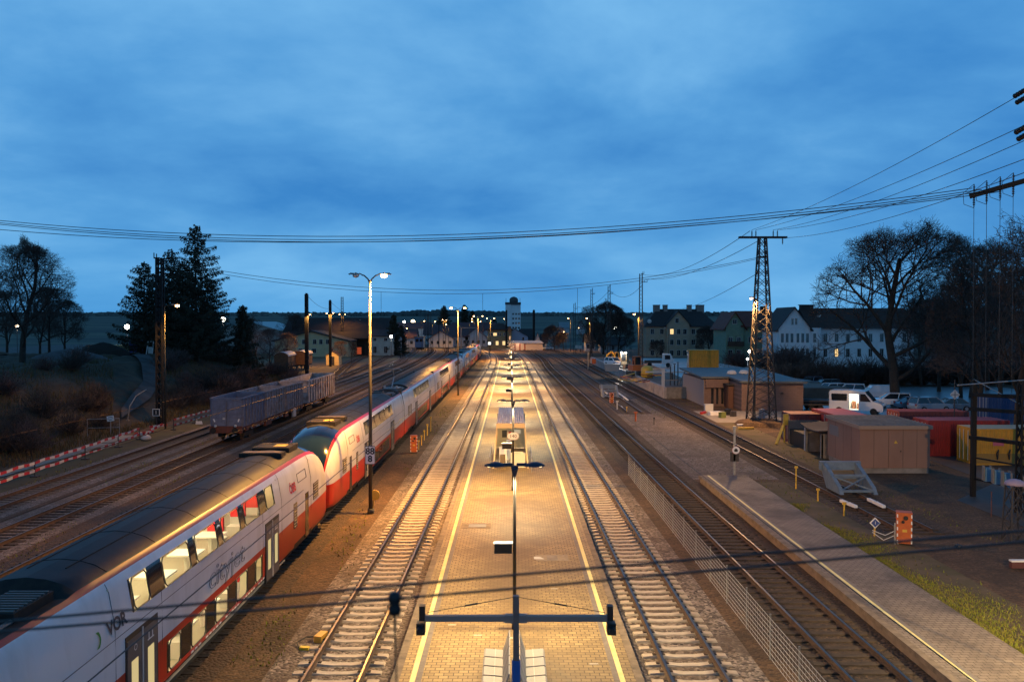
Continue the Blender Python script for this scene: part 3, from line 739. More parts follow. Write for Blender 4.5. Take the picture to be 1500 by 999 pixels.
    if lit:
        q = MB()
        q.b(-1.3, 1.36, dn*3.8, dn*23, 2.14, 2.20, 1); q.b(-1.3, 1.36, dn*8, dn*23, .36, .40, 1)
        q.quad((-1.34, dn*3.8, .4), (-1.34, dn*23, .4), (-1.32, dn*23, 2.5), (-1.32, dn*3.8, 2.5)); q.quad((-1.3, dn*3.8, 2.5), (-1.3, dn*23, 2.5), (-1.15, dn*23, 3.68), (-1.15, dn*3.8, 3.68))
        q.quad((-1.12, dn*3.8, 3.70), (-1.12, dn*23, 3.70), (1.12, dn*23, 3.70), (1.12, dn*3.8, 3.70)); q.quad((-1.3, dn*3.8, 2.08), (-1.3, dn*23, 2.08), (1.35, dn*23, 2.08), (1.35, dn*3.8, 2.08))
        for y in (8.9, 22.2): q.b(-1.25, 1.25, dn*y, dn*(y+.04), .4, 3.68)
        q.build('interior', [CREAM, CABF], t)
        q = MB()
        for x in (-.75, .62): q.b(x-.06, x+.06, dn*9.2, dn*22, 3.65, 3.69); q.b(x-.06, x+.06, dn*9.2, dn*22, 2.02, 2.06)
        q.build('ceiling_light', CABL, t)
        sq = MB(); sq.b(-.24, .24, -.24, .24, 0, .46, 1); sq.b(-.24, .24, .2, .32, .4, .75, 1); sq.b(-.25, .25, .19, .33, .70, 1.32, 0)
        sm_ = sq.mesh('seat', [SEAT, SEATG])
        for y in (9.9, 11.9, 13.6, 21.0):
            for x in (-.8, -.3, .72): obj('seat', sm_, t, (x, dn*y, 2.20), 0 if y in (11.9,) else math.pi)
        for y in (13.4, 17.6):
            for x in (.98, -.6): obj('seat', sm_, t, (x, dn*y, .40))
        tb = MB().b(-.42, .42, -.38, .38, .70, .74).b(-.05, .05, -.05, .05, 0, .7).mesh('table', TABLE)
        for y, x, z in ((16.4, .75, 2.20), (18.5, .75, 2.20), (20.7, .7, 2.20), (14.3, .7, 2.20), (17.2, .8, .4), (15.3, .8, .4)): obj('table', tb, t, (x, dn*y, z))
    return t
REDL = mat('letter_red', (0.55, 0.03, 0.03), 0.5); DKL = mat('letter_dark', (0.03, 0.03, 0.05), 0.5); GRN = mat('letter_green', (0.06, 0.30, 0.05), 0.5)
LT = [('ÖBB', .50, REDL, 6.9, 2.95, 0, 1, .012), ('cityjet', .92, DKL, 14.8, 2.10, .006, 1.45, 0), ('VOR', .40, DKL, 22.1, 2.88, 0, 1.1, .014)]
c1 = coach('nearest red and white double-deck coach with lit windows', 40.9, -1, 'end', True, LT)
sw = MB(); k_ = [(math.cos(a)*.42, math.sin(a)*.36) for a in [R(-62+124*i/10) for i in range(11)]]; k2 = [(math.cos(a)*.80-.56, math.sin(a)*.36) for a in [R(62-124*i/10) for i in range(11)]]
sw.poly([(profx(2.83+z*.55)+.016, -22.85+u*.33-.15, 2.83+z*.55) for u, z in k_+k2]); sw.build('lettering', GRN, c1)
q = MB()
for i in range(26):
    if i % 6 != 4: q.b(1.385, 1.393, -10.6-i*.28, -10.6-i*.28-.18, .53, .58)
q.build('number_row', WHITE, c1)
LT2 = [('ÖBB', .50, REDL, 7.0, 2.95, 0, 1, .012)]
Yc = 41.5
coach('coach with blue windscreen nose coupled to the nearest coach', Yc, 1, 'end', False, LT2)
coach('second coach past the blue windscreen, pantograph raised in its roof recess', Yc+28.1, 1, 'mid', False, (), True)
coach('third coach past the blue windscreen, orange lamp glow on its roof', Yc+56.2, 1, 'mid')
coach('fourth coach past the blue windscreen, its nose turned to the far train', Yc+112.1, -1, 'end')
coach('white nosed leading coach of the farthest double-deck train', Yc+112.7, 1, 'end')
coach('second coach of the farthest double-deck train', Yc+140.8, 1, 'mid')
coach('last visible coach of the farthest train near the signal box', Yc+168.9, 1, 'mid')

# ================================================================== FREIGHT WAGONS
WGR = mat('wagon_rust', (0.16, 0.045, 0.03), 0.85, (0.09, 0.04, 0.03), 4)
SKIP = mat('skip_blue_grey', (0.17, 0.19, 0.27), 0.7, (0.12, 0.125, 0.17), 2.5)
SKIP2 = mat('skip_pale', (0.30, 0.29, 0.33), 0.7, (0.20, 0.15, 0.13), 2.2)
GOND = mat('gondola_white', (0.48, 0.45, 0.47), 0.7, (0.28, 0.19, 0.15), 1.6)
SCRAP = mat('wagon_inside', (0.10, 0.05, 0.035), 0.95, (0.16, 0.09, 0.06), 3)
WHM = MB().lathe([(.46, -.07), (.46, 0), (.42, 0), (.42, .06), (.15, .03), (.15, .08)], (0, 0, 0), 14, axis='x').mesh('wheel', RUST)
WX = -22.95
def running(t, L, ys, zf):
    for y in ys:
        q = MB(); q.b(.85, 1.05, -1.3, 1.3, .3, .65); q.b(-1.05, -.85, -1.3, 1.3, .3, .65); q.b(-.9, .9, -.2, .2, .35, .7)
        bo = q.build('bogie', TR_DARK, t, (0, y, 0))
        for wy in (-.9, .9):
            for x in (-.75, .8): obj('wheel', WHM, bo, (x, wy, .46))
    for y, s_ in ((0, -1), (L, 1)):
        for x in (-.87, .87):
            q = MB().lathe([(.09, 0), (.09, .4), (.24, .42), (.24, .47)] if s_ > 0 else [(.24, -.47), (.24, -.42), (.09, -.4), (.09, 0)], (x, y, 1.0), 12, axis='y'); q.build('buffer', TR_DARK, t)
fl = thing('flat_wagon', 'rusty red flat wagon carrying three open containers', 'freight wagon', (WX, 68.3, .22), 0, 'freight wagons on the yard track')
q = MB(); q.b(-1.25, 1.25, 0, 20.5, .95, 1.18)
for y in range(1, 20, 2): q.b(1.22, 1.32, y, y+.7, .80, 1.2)
q.b(1.1, 1.3, 6.6, 8.4, .55, 1.05); q.b(1.1, 1.3, 13, 14.2, .6, 1.05); q.b(1.15, 1.33, 16, 17, .3, 1.1, 1); q.b(-1.3, 1.3, -.05, .15, .75, 1.3)
q.build('frame', [WGR, LGREY], fl); running(fl, 20.5, (2.5, 18), 1)
q = MB(); q.lathe([(.08, 0), (.11, .03), (.11, .14), (.02, .18)], (.8, -.12, 1.25), 8); q.lathe([(.08, 0), (.11, .03), (.11, .14), (.02, .18)], (-.8, -.12, 1.25), 8); q.build('tail_lamp', LGREY, fl)
def skip(label, y0, L, m, ribs, z=1.42, h=2.3, wd=2.5, doors=True):
    t = thing('open_container', label, 'container', (WX, y0, z), 0, 'open containers on the flat wagon')
    q = MB(); hw = wd/2
    q.b(-hw, hw, 0, L, 0, .12)
    for s_ in (-1, 1): q.b(s_*(hw-.06), s_*hw, 0, L, .12, h)
    q.b(-hw+.06, hw-.06, L-.07, L, .12, h)
    if not doors: q.b(-hw+.06, hw-.06, 0, .07, .12, h)
    q.build('shell', m, t)
    q = MB()
    for i in range(ribs):
        y = .15+(L-.3)*i/(ribs-1)
        for s_ in (-1, 1): q.b(s_*hw, s_*(hw+.09), y-.06, y+.06, .05, h-.05)
    for s_ in (-1, 1): q.b(s_*(hw+.001), s_*(hw+.11), 0, L, h-.05, h+.07)
    q.b(-hw, hw, L-.02, L+.08, h-.05, h+.07); q.b(-hw, hw, -.08, .0, h-.1, h+.07)
    q.build('rib', m, t)
    if doors:
        for s_ in (-1, 1):
            q = MB(); q.b(s_*.02, s_*(hw-.05), -.02, .05, .1, h-.12)
            for z_ in (.75, 1.45): q.b(s_*.05, s_*(hw-.1), -.06, -.02, z_, z_+.06)
            q.b(s_*.06, s_*.12, -.07, -.02, .15, h-.2); q.b(s_*(hw-.14), s_*(hw-.06), -.07, -.02, .12, h-.15)
            d = q.build('door', m, t)
            MB().box((s_*.98, -.075, .55), (.10, .01, .26), ry=.4*s_).build('reflector', WHITE, d)
        MB().b(-.32, -.05, -.03, -.024, .62, .82).build('number_plate', LGREY, t)
    q = MB(); rr = random.Random(int(y0)); n = 7
    for i in range(n):
        for j in range(n):
            x0, x1, a, b_ = -hw+.06+(wd-.12)*i/n, -hw+.06+(wd-.12)*(i+1)/n, .07+(L-.14)*j/n, .07+(L-.14)*(j+1)/n
            zf = lambda u, v: h*.72+.22*math.sin(u*3+v*2.1+y0)+.15*math.sin(v*5)
            q.quad((x0, a, zf(x0, a)), (x1, a, zf(x1, a)), (x1, b_, zf(x1, b_)), (x0, b_, zf(x0, b_)))
    q.build('load', SCRAP, t)
    return t
skip('foremost blue-grey open container with twin end doors on the flat wagon', 68.5, 6.1, SKIP, 8)
skip('middle open container on the flat wagon, bright worn ribs', 75.0, 6.2, SKIP2, 8, doors=False)
skip('rearmost open container on the flat wagon, rust stained side', 81.9, 6.2, SKIP2, 9, doors=False)
go = thing('gondola_wagon', 'white ribbed open gondola wagon behind the flat wagon', 'freight wagon', (WX, 89.8, .22), 0, 'freight wagons on the yard track')
q = MB(); q.b(-1.3, 1.3, 0, 13.6, .95, 1.15); q.build('frame', WGR, go); running(go, 13.6, (2.2, 11.4), 1)
q = MB()
for s_ in (-1, 1):
    q.b(s_*1.30, s_*1.36, 0, 13.6, 1.15, 3.45); q.b(s_*1.28, s_*1.46, 0, 13.6, 3.40, 3.55)
    for i in range(12): q.b(s_*1.36, s_*1.48, .1+i*1.2, .28+i*1.2, 1.1, 3.42)
q.b(-1.3, 1.3, 0, .07, 1.15, 3.45); q.b(-1.3, 1.3, 13.53, 13.6, 1.15, 3.45); q.b(-1.36, 1.36, -.06, .1, 3.38, 3.55); q.b(-1.36, 1.36, 13.5, 13.66, 3.38, 3.55)
q.build('side_wall', GOND, go); MB().b(-1.28, 1.28, .08, 13.5, 2.6, 2.7).build('load', SCRAP, go)
def van_wagon(label, x, y):
    t = thing('covered_wagon', label, 'freight wagon', (x, y, .1), R(4), 'old brown covered wagons')
    q = MB(); prof = [(-1.35, 1.1), (1.35, 1.1), (1.35, 3.1)] + [(1.42*math.cos(a), 3.1+.85*math.sin(a)) for a in [R(10+160*i/8) for i in range(9)]] + [(-1.35, 3.1)]
    q.prism([(u, 0, z) for u, z in prof], (0, 8.5, 0)); q.build('body', mat('wagon_brown', (0.10, 0.05, 0.028), 0.85, (0.16, 0.075, 0.035), 3), t)
    q = MB(); arc = [(1.5*math.cos(R(a)), 3.08+.93*math.sin(R(a))) for a in range(8, 173, 15)]
    for (u0, z0), (u1, z1) in zip(arc, arc[1:]): q.prism([(u0, -.15, z0), (u1, -.15, z1), (u1*.98, -.15, z1-.05), (u0*.98, -.15, z0-.05)], (0, 8.8, 0))
    q.build('roof', mat('wagon_roof', (0.42, 0.36, 0.36), 0.6), t); MB().b(-1.2, 1.2, .1, 8.4, .8, 1.1).build('frame', TR_DARK, t)
    MB().b(1.352, 1.40, 3, 5.4, 1.15, 3.0).build('door', mat('wagon_brown_b', (0.12, 0.06, 0.03), 0.85), t)
    for wy in (1.6, 6.9):
        for xx in (-.75, .8): obj('wheel', WHM, t, (xx, wy, .5))
    return t
van_wagon('nearer brown covered wagon with a pale arched roof', -45.5, 168)
van_wagon('farther brown covered wagon with a pale arched roof', -44.3, 177.5)
# ================================================================== LAMPS
POLE = mat('lamp_pole', (0.055, 0.049, 0.036), 0.6, (0.04, 0.035, 0.026), 4)
POLED = mat('lamp_pole_dark', (0.05, 0.05, 0.055), 0.5)
HEADG = mat('lamp_head_grey', (0.16, 0.15, 0.15), 0.5)
NAVY = mat('lamp_hood_navy', (0.018, 0.03, 0.065), 0.42)
# twin-hood platform lamps
def hood_mesh(s_):
    q = MB(); n = 9
    for i in range(n+1):
        u = i/n; x = .30+.62*u; w_ = .20*math.sin(math.pi*(.12+.84*u))+.02; h = .12*math.sin(math.pi*(.1+.82*u))+.015
        for j in range(7):
            a = math.pi*j/6; q.v.append((s_*x, w_*math.cos(a), h*math.sin(a)))
    for i in range(n):
        for j in range(6): q.face((i*7+j, (i+1)*7+j, (i+1)*7+j+1, i*7+j+1))
    q.poly([(s_*.30, .09, .0), (s_*.30, -.09, .0), (s_*.08, -.05, .02), (s_*.08, .05, .02)])
    q.b(s_*.06, s_*.36, -.055, .055, .0, .085)
    return q.mesh('hood', NAVY, True)
HOODS = {s_: hood_mesh(s_) for s_ in (-1, 1)}
LENSM = {s_: MB().b(s_*.42, s_*.82, -.11, .11, -.012, -.004).mesh('lens', emis('lens_glow', (1.0, 0.72, 0.36), 6.0)) for s_ in (-1, 1)}
PYS = [6, 26.0, 47.7, 68.8, 87.5, 106, 126, 146, 168, 190, 210]  # first is an assumed lamp below the frame, lighting the near paving
WORDS = ['nearest twin-hood lamp in view, standing past the benches', 'twin-hood platform lamp in front of the glass shelter, with the 140 sign', 'twin-hood platform lamp just behind the glass shelter',
         'second twin-hood platform lamp behind the glass shelter', 'third twin-hood platform lamp behind the glass shelter', 'fourth twin-hood platform lamp behind the glass shelter', 'fifth twin-hood platform lamp behind the glass shelter',
         'sixth twin-hood platform lamp behind the glass shelter', 'twin-hood platform lamp second from the far platform end', 'twin-hood lamp at the far end of the island platform']
def platform_lamp(i, y):
    x = .08-.30*sm(20, 210, y)
    t = thing('platform_lamp', WORDS[max(0, i-1)] if i else 'assumed twin-hood platform lamp under the footbridge edge, outside the picture', 'lamp post', (x, y, PZ), 0, 'twin-hood lamps along the island platform')
    MB().tube([(0, 0, 0), (0, 0, 3.2), (0, 0, 4.93)], [.062, .055, .045], 10).tube([(0, 0, 0), (0, 0, .25)], .09, 10).build('pole', mat('lamp_pole_mid', (0.022, 0.021, 0.021), 0.45), t, smooth=True)
    MB().box((0, 0, 4.97), (.22, .10, .09)).lathe([(.05, 4.7), (.11, 4.9), (.06, 4.95)], n=8).build('bracket', NAVY, t)
    for s_ in (-1, 1):
        h = obj('hood', HOODS[s_], t, (0, 0, 5.0)); obj('lens', LENSM[s_], h)
        light('SPOT', 'lamp_light', (s_*.74, 0, 4.96), 2000 if y < 60 else (2800 if y < 120 else 4200), PLAT, t, .14, 140, .22)
    if i not in (3,):
        b_ = MB().b(-.62, -.08, -.10, .10, 2.34, 2.62).b(-.64, -.06, -.12, .12, 2.625, 2.66, 1); b_.build('box_sign', [BLACK, LGREY], t)
    if i == 2:
        q = MB(); q.prism([(.27*math.cos(R(a))*1.25, -.07, 3.05+.21*math.sin(R(a))) for a in range(0, 360, 30)], (0, .02, 0)); s2 = q.build('number_sign', WHITE, t)
        text('140', .27, BLACK, s2, (0, -.075, 3.05), FRONT)
    return t
for i, y in enumerate(PYS): platform_lamp(i, y)

# tall twin-arm yard lamps
def yard_lamp(label, px, pyb, pyt, lit, span=2.1, power=5200, single=0):
    p = G(px, pyb); top = At(px, pyt, p.y).z
    t = thing('yard_lamp', label, 'lamp post', (p.x, p.y, 0), 0, 'tall lamp posts of the yard')
    MB().tube([(0, 0, 0), (0, 0, top*.45), (0, 0, top-.25)], [.11, .085, .055], 10).tube([(0, 0, 0), (0, 0, .25)], .17, 10).build('pole', POLE, t, smooth=True)
    for s_ in ((-1, 1) if not single else (single,)):
        q = MB(); q.tube([(0, 0, top-.45), (s_*.10, 0, top-.2), (s_*.30, 0, top-.02), (s_*.42, 0, top)], .035, 8); a = q.build('arm', POLED, t, smooth=True)
        q = MB(); x0, x1 = .40, span/2
        pr = [(x0, .0, .05), (x0+.15, .06, .07), ((x0+x1)/2, .13, .10), (x1-.08, .12, .08), (x1, .05, .03)]
        for (xa, wa, ha), (xb, wb, hb) in zip(pr, pr[1:]):
            for sg in (-1, 1):
                q.quad((s_*xa, sg*wa, top), (s_*xb, sg*wb, top+.04), (s_*xb, 0, top+.04+hb), (s_*xa, 0, top+ha))
        h = q.build('lamp_head', HEADG, t, smooth=True)
        on = lit[0 if s_ < 0 else 1]
        q = MB().lathe([(.03, -.14), (.14, -.10), (.175, -.01), (.15, .03)], (s_*(x1-.38), 0, top+.0), 10); q.build('lens', BULB_O if on else LGREY, h)
        if on:
            light('SPOT', 'lamp_light', (s_*(x1-.38), 0, top-.16), power*2.6, SOD, t, .12, 165, .4)
    return t, top
t, top = yard_lamp('tall yard lamp with the white 88 8 sign beside the train', 543, 752, 403, (0, 1), 2.2, 9000)
p = t.location; z0 = At(543, 679, p.y).z; z1 = At(543, 653, p.y).z
sg = MB().b(-.26, .26, -.14, -.115, z0, z1).build('number_sign', WHITE, t)
q = MB()
for a, b_, c_, d_ in ((-.262, .262, z0-.012, z0+.012), (-.262, .262, z1-.012, z1+.012), (-.262, -.238, z0, z1), (.238, .262, z0, z1)): q.b(a, b_, -.146, -.138, c_, d_)
q.build('rim', BLACK, sg)
text('88', .46, BLACK, sg, (0, -.144, z0+(z1-z0)*.71), FRONT, bold=.012); text('8', .46, BLACK, sg, (0, -.144, z0+(z1-z0)*.28), FRONT, bold=.012)
q = MB().lathe([(.12, -.05), (.26, -.04), (.26, .04), (.12, .05)], (.22, .0, .95), 14, axis='y').tube([(.2, .05, .9), (.1, 0, .2)], .03, 6); q.build('cable_reel', YPAINT, t)
yard_lamp('second tall yard lamp beside the trains, both heads lit', 671, 579, 451, (1, 1), 2.6, 6000)
yard_lamp('third tall yard lamp beside the far trains', 700.5, 529, 463, (1, 1), 3.0, 5000)
yard_lamp('farthest tall yard lamp near the signal box', 718.5, 515.5, 466.5, (1, 1), 3.2, 4500)
def small_lamp(label, px, pyb, pyt, col=SOD, power=1600, side=1, arm=.9, bulb=None, cat='lamp post', Y=None):
    p = G(px, pyb) if Y is None else At(px, pyb, Y)
    top = At(px, pyt, p.y).z-p.z
    t = thing('street_lamp', label, cat, p, 0, 'single-arm lamps around the yard')
    MB().tube([(0, 0, 0), (0, 0, top-.15)], [.09, .05], 8).build('pole', POLE, t, smooth=True)
    MB().tube([(0, 0, top-.2), (side*.15, 0, top-.03), (side*arm*.6, 0, top)], .04, 6).build('arm', POLE, t)
    h = MB().prism([(side*arm*.5, -.11, top-.02), (side*arm*1.1, -.09, top+.0), (side*arm*1.1, -.09, top+.09), (side*arm*.5, -.11, top+.12)], (0, .22, 0)).build('lamp_head', HEADG, t)
    MB().lathe([(.03, -.18), (.17, -.12), (.20, 0)], (side*arm*.95, 0, top-.01), 10).build('lens', bulb or BULB_O, h)
    if power: light('SPOT', 'lamp_light', (side*arm*.95, 0, top-.18), power*3.0, col, t, .12, 150, .4)
    return t
small_lamp('yellow-lit lamp pole beside the dark lattice mast left of the wagons', 242.5, 628, 447, power=1900, arm=1.25)
small_lamp('sodium lamp left of the lattice masts, in front of the dark crown', 836, 514, 466, power=3000, side=-1)
small_lamp('sodium lamp below the second lattice mast right of the tracks', 864, 527, 466, power=3200, side=-1)
small_lamp('sodium lamp beside the tall lattice mast over the building site', 935, 545, 460, power=3400, side=-1)
small_lamp('sodium lamp right of the yellow hut beside the long shed roof', 541.5, 518, 477.5, power=450, side=-1)
small_lamp('sodium lamp in front of the signal box', 741.5, 507, 467, power=2600, side=-1)
small_lamp('white lamp on a slim pole before the long shed roof', 524, 519, 468.5, COOL, 0, 1, .9, LGREY)
small_lamp('unlit lamp before the beige apartment house', 979.5, 540, 480, COOL, 0, -1, .9, LGREY)
small_lamp('unlit lamp left of the green house', 1063, 533, 481, COOL, 0, -1, 1.1, LGREY)
small_lamp('unlit slim lamp standing behind the parked cars', 1198, 562, 496, COOL, 0, -1, .5, LGREY)
for px, pb, pt_, lb in ((618, 514, 470, 'left of the pair of dark lattice posts'), (634, 513, 471, 'right of the pair of dark lattice posts'), (657, 512, 475, 'beside the kinked far tracks'), (688, 511, 471, 'before the portal beam'), (694.5, 510, 467, 'right behind the portal'), (707, 509, 471, 'left of the signal box roof'), (599, 509, 481, 'over the far pale houses'), (576, 513, 480, 'beside the engine shed end wall'), (829, 512, 486, 'low behind the far small cottages'), (851, 515, 480, 'between the white square signals')):
    small_lamp('small far sodium lamp '+lb, px, pb, pt_, SOD, 350, -1 if px % 2 else 1)
def ball_lamp(label, px, py, Y, power, col=(1, .86, .6), r=.35, m=None):
    p = At(px, py, Y); z0 = hgt(p.x, Y)
    t = thing('globe_lamp', label, 'lamp', (p.x, Y, z0), 0, 'bright lamps far behind the yard')
    MB().tube([(0, 0, 0), (0, 0, p.z-z0-r)], .07, 6).build('pole', POLED, t)
    MB().lathe([(r*math.sin(R(a)), -r*math.cos(R(a))) for a in (8, 40, 75, 105, 140, 172)], (0, 0, p.z-z0), 10).build('globe', m or BULB_W, t, smooth=True)
    if power: light('POINT', 'lamp_light', (0, 0, p.z-z0-r-.5), power, col, t, .3)
ball_lamp('white globe lamp over the blue site containers on the bank', 186, 479, 150, 500, COOL, .42)
ball_lamp('white floodlight shining through the conifers', 327, 467.5, 175, 300, (1, .95, .8), .5, emis('flood', (1, .95, .8), 14))
ball_lamp('big warm floodlight before the far field', 605, 471.5, 420, 2500, (1, .8, .5), .95, emis('flood_warm', (1, .80, .5), 16))
ball_lamp('small warm lamp left of the big floodlight', 592, 471.5, 400, 600, (1, .8, .5), .5)
ball_lamp('white lamp at the corner of the pale engine shed', 573, 493, 236, 500, (1, .95, .85), .35)
ball_lamp('amber lamp over the building site road', 901, 481, 300, 600, (1, .8, .5), .5)
ball_lamp('lamp glowing between the trees at the left edge', 25, 477, 190, 250, (1, .7, .45), .38, emis('glow_a', (1, .75, .5), 10))
ball_lamp('cool lamp above the flat brown building', 1098, 515, 135, 250, COOL, .22)
ball_lamp('small cool lamp low behind the pylon', 1095, 526, 130, 150, COOL, .16)

for lb, x, y, z, pw in (('assumed lamp post at the near end of the right platform, outside the picture', 15.4, 18.6, 5.6, 4600), ('assumed footbridge lamp post right of the camera, outside the picture', 20.0, 7.0, 8.6, 19000)):  # unseen lamps, assumed from the light on the right platform, grass and hut
    t = thing('street_lamp', lb, 'lamp post', (x, y, 0), 0, 'assumed lamps of the footbridge and platform head')
    MB().tube([(0, 0, 0), (0, 0, z-.1)], [.08, .05], 8).build('pole', POLE, t); h = MB().box((-.4, .2, z), (.9, .3, .1)).build('lamp_head', HEADG, t)
    light('SPOT', 'lamp_light', (-.5, .3, z-.35), pw, (1, .62, .27) if z > 7 else (1, .74, .38), t, .14, 80 if z > 7 else 172, .5, (7, 48, -10) if z > 7 else (0, 0, -1))
# ================================================================== LATTICE MASTS
LAT = mat('lattice_steel', (0.02, 0.017, 0.015), 0.6, (0.03, 0.024, 0.02), 3)
LATD = mat('lattice_steel_dark', (0.014, 0.013, 0.013), 0.65, spec=.2)
def lattice(q, h, wb, wt_, n, leg=.09, br=.05):
    def c(z, sx, sy): w_ = (wb+(wt_-wb)*z/h)/2; return Vector((sx*w_, sy*w_, z))
    for sx in (-1, 1):
        for sy in (-1, 1): q.bar(c(0, sx, sy), c(h, sx, sy), leg, leg)
    zs = [h*(1-(1-i/n)**1.0) for i in range(n+1)]
    for z0, z1 in zip(zs, zs[1:]):
        for (ax, ay), (bx, by) in (((-1, -1), (1, -1)), ((1, -1), (1, 1)), ((1, 1), (-1, 1)), ((-1, 1), (-1, -1))):
            q.bar(c(z0, ax, ay), c(z1, bx, by), br, br*.6); q.bar(c(z0, bx, by), c(z1, ax, ay), br, br*.6)
def insul(q, p, d=(0, 0, 1), m=0, s_=1.0):
    d = Vector(d).normalized()
    for i in range(5): q.tube([Vector(p)+d*(.10*i*s_), Vector(p)+d*((.10*i+.05)*s_)], [.09*s_, .05*s_], 8, m)
    q.tube([Vector(p), Vector(p)+d*.6*s_], .03*s_, 6, m)
py_ = G(1115, 622); PH = At(1115, 349, py_.y).z
t = thing('lattice_pylon', 'tall tapering lattice pylon with a wide crossarm beside the brown building', 'pylon', (py_.x, py_.y, 0))
q = MB(); lattice(q, PH, 2.3, .62, 19, .13, .07); q.build('lattice', LAT, t)
q = MB(); q.b(-2.25, 2.35, -.22, -.06, PH-.02, PH+.16); q.b(-2.25, 2.35, .06, .22, PH-.02, PH+.16)
for i in range(9): q.b(-2.2+i*.55, -2.1+i*.55, -.06, .06, PH+.0, PH+.12)
q.b(-.5, .45, -.3, .3, PH-1.9, PH-1.75); q.build('crossarm', LATD, t)
INS = []
for x in (-1.0, -.62, 1.05, 1.45):
    q = MB(); insul(q, (x, 0, PH+.16)); q.build('insulator', BLACK, t); INS.append(Vector((py_.x+x, py_.y, PH+.78)))
q = MB(); insul(q, (1.95, 0, PH-.02), (0, 0, -1)); q.build('insulator', BLACK, t)
lz = At(1101, 437, py_.y).z
q = MB(); q.tube([(-.62, -.5, lz-.35), (-.85, -.55, lz+.02), (-1.05, -.6, lz+.05)], .035, 6); q.build('arm', LATD, t)
h = MB().box((-1.1, -.6, lz+.06), (.5, .24, .12)).build('lamp_head', HEADG, t); MB().lathe([(.02, -.12), (.13, -.08), (.16, 0)], (-1.2, -.6, lz), 10).build('lens', BULB_O, h)
light('SPOT', 'lamp_light', (-1.22, -.62, lz-.18), 13000, (1, .52, .18), t, .12, 168, .4)
MB().tube([(-.9, -1.02, 0), (-.9, -1.0, lz-.3)], .06, 6).build('lamp_post', POLE, t)
q = MB().lathe([(.28, 0), (.28, .9), (.22, .96)], (.1, .2, .55), 14); q.build('tank', GALV, t)
q = MB().lathe([(2.6, 0), (2.2, .35), (1.2, .55), (.2, .6)], (0, 0, 0), 14); q.build('mound', DIRT, t)
def mast(label, px, pyb, pyt, wb, wt_, n, solid=False, lamp=None, arms=(), Y=None, pw=6000, br=(.085, .04), lm=None):
    p = G(px, pyb) if Y is None else Vector((At(px, pyb, Y).x, Y, At(px, pyb, Y).z))
    h = At(px, pyt, p.y).z-p.z
    t = thing('catenary_mast', label, 'mast', p, 0, 'catenary masts of the yard')
    q = MB()
    if solid: q.bar((0, 0, 0), (0, 0, h), wb, wb); q.bar((0, 0, h), (0, 0, h+.2), wb*.6, wb*.6)
    else: lattice(q, h, wb, wt_, n, *br)
    q.build('lattice' if not solid else 'post', LATD if solid or lm else LAT, t)
    for (dx, zf, ln_) in arms:
        q = MB(); z = h*zf; q.bar((0, 0, z), (dx, 0, z), .12, .12); q.bar((dx, 0, z-.05), (dx, 0, z+.5), .07, .07); q.bar((dx*.55, 0, z), (dx*.55, 0, z+.4), .07, .07); q.build('crossarm', LATD, t)
    if lamp:
        for (lx, ly) in lamp:
            pt_ = At(lx, ly, p.y); dx, z = pt_.x-p.x, pt_.z-p.z
            q = MB(); q.tube([(0, -.2, z-.3), (dx*.6, -.2, z+.03), (dx, -.2, z+.05)], .04, 6); q.build('arm', POLE, t)
            hd = MB().box((dx, -.2, z+.08), (.5, .24, .12)).build('lamp_head', HEADG, t)
            MB().lathe([(.02, -.12), (.13, -.08), (.17, 0)], (dx, -.25, z+.02), 10).build('lens', BULB_O, hd)
            light('SPOT', 'lamp_light', (dx, -.45, z-.18), pw, SOD, t, .12, 160, .4)
    return t
mast('dark lattice mast by the lamp-lit pole, left of the container wagons', 236, 622, 378, .62, .5, 20, arms=((-.55, 1.0, 0), (.8, .995, 0)), br=(.14, .08), lm=1)
mast('thick dark square post nearest behind the container wagons', 449.5, 549, 431, .62, .5, 1, True, [(454.5, 461)], ())
mast('dark square post standing at the yellow hut', 484, 537, 440.5, .55, .5, 1, True, [(488.5, 458.5), (479, 459)])
mast('slim lattice mast behind the yellow hut', 501.5, 520, 435, .72, .6, 22, False, [(506, 460.5), (497.5, 460.5)], pw=900)
mast('lattice mast nearest the building site, two hooked arms', 938.5, 545, 401, .78, .55, 26, arms=((.6, 1.0, 0), (1.25, .915, 0)), lamp=None)
mast('lattice mast second from the building site, before the round crown', 892, 531, 419, .72, .55, 22, arms=((.35, 1.0, 0), (.95, .90, 0)))
mast('lattice mast third from the building site', 866.5, 523, 424, .7, .55, 22, arms=((.3, 1.0, 0), (.9, .93, 0)))
mast('lattice mast farthest right of the silo', 841.5, 518, 445, .8, .6, 18, arms=((.3, 1.0, 0), (1.0, .9, 0)))
mast('dark post right of the far silo', 782, 511, 454.5, .9, .8, 1, True)
mast('dark post left of the signal box lamp', 741.8, 508, 455, .7, .6, 1, True, Y=330)
mast('pair of dark lattice posts left of the far trains, left one', 624.5, 516, 459, .9, .8, 16)
mast('pair of dark lattice posts left of the far trains, right one', 629.5, 515.5, 457, .9, .8, 16)
mast('dark lattice post at the kink of the far yard tracks', 651, 511, 467, 1.0, .9, 14, False, [(648.5, 468.5), (654, 469)])
mast('thin post in front of the far white houses', 643, 509, 468, .3, .3, 1, True)
q = G(675.5, 511); t = thing('catenary_portal', 'pale catenary portal spanning behind the far trains', 'portal', (q.x, q.y, 0))
MB().bar((0, 0, 0), (0, 0, 7.8), .45, .45).build('post', CONC, t); MB().bar((-.6, 0, 8.1), (6.2, 0, 8.1), .3, .35).build('beam', CONC, t); MB().bar((6, 0, 0), (6, 0, 8.0), .3, .3).build('post', CONC, t)

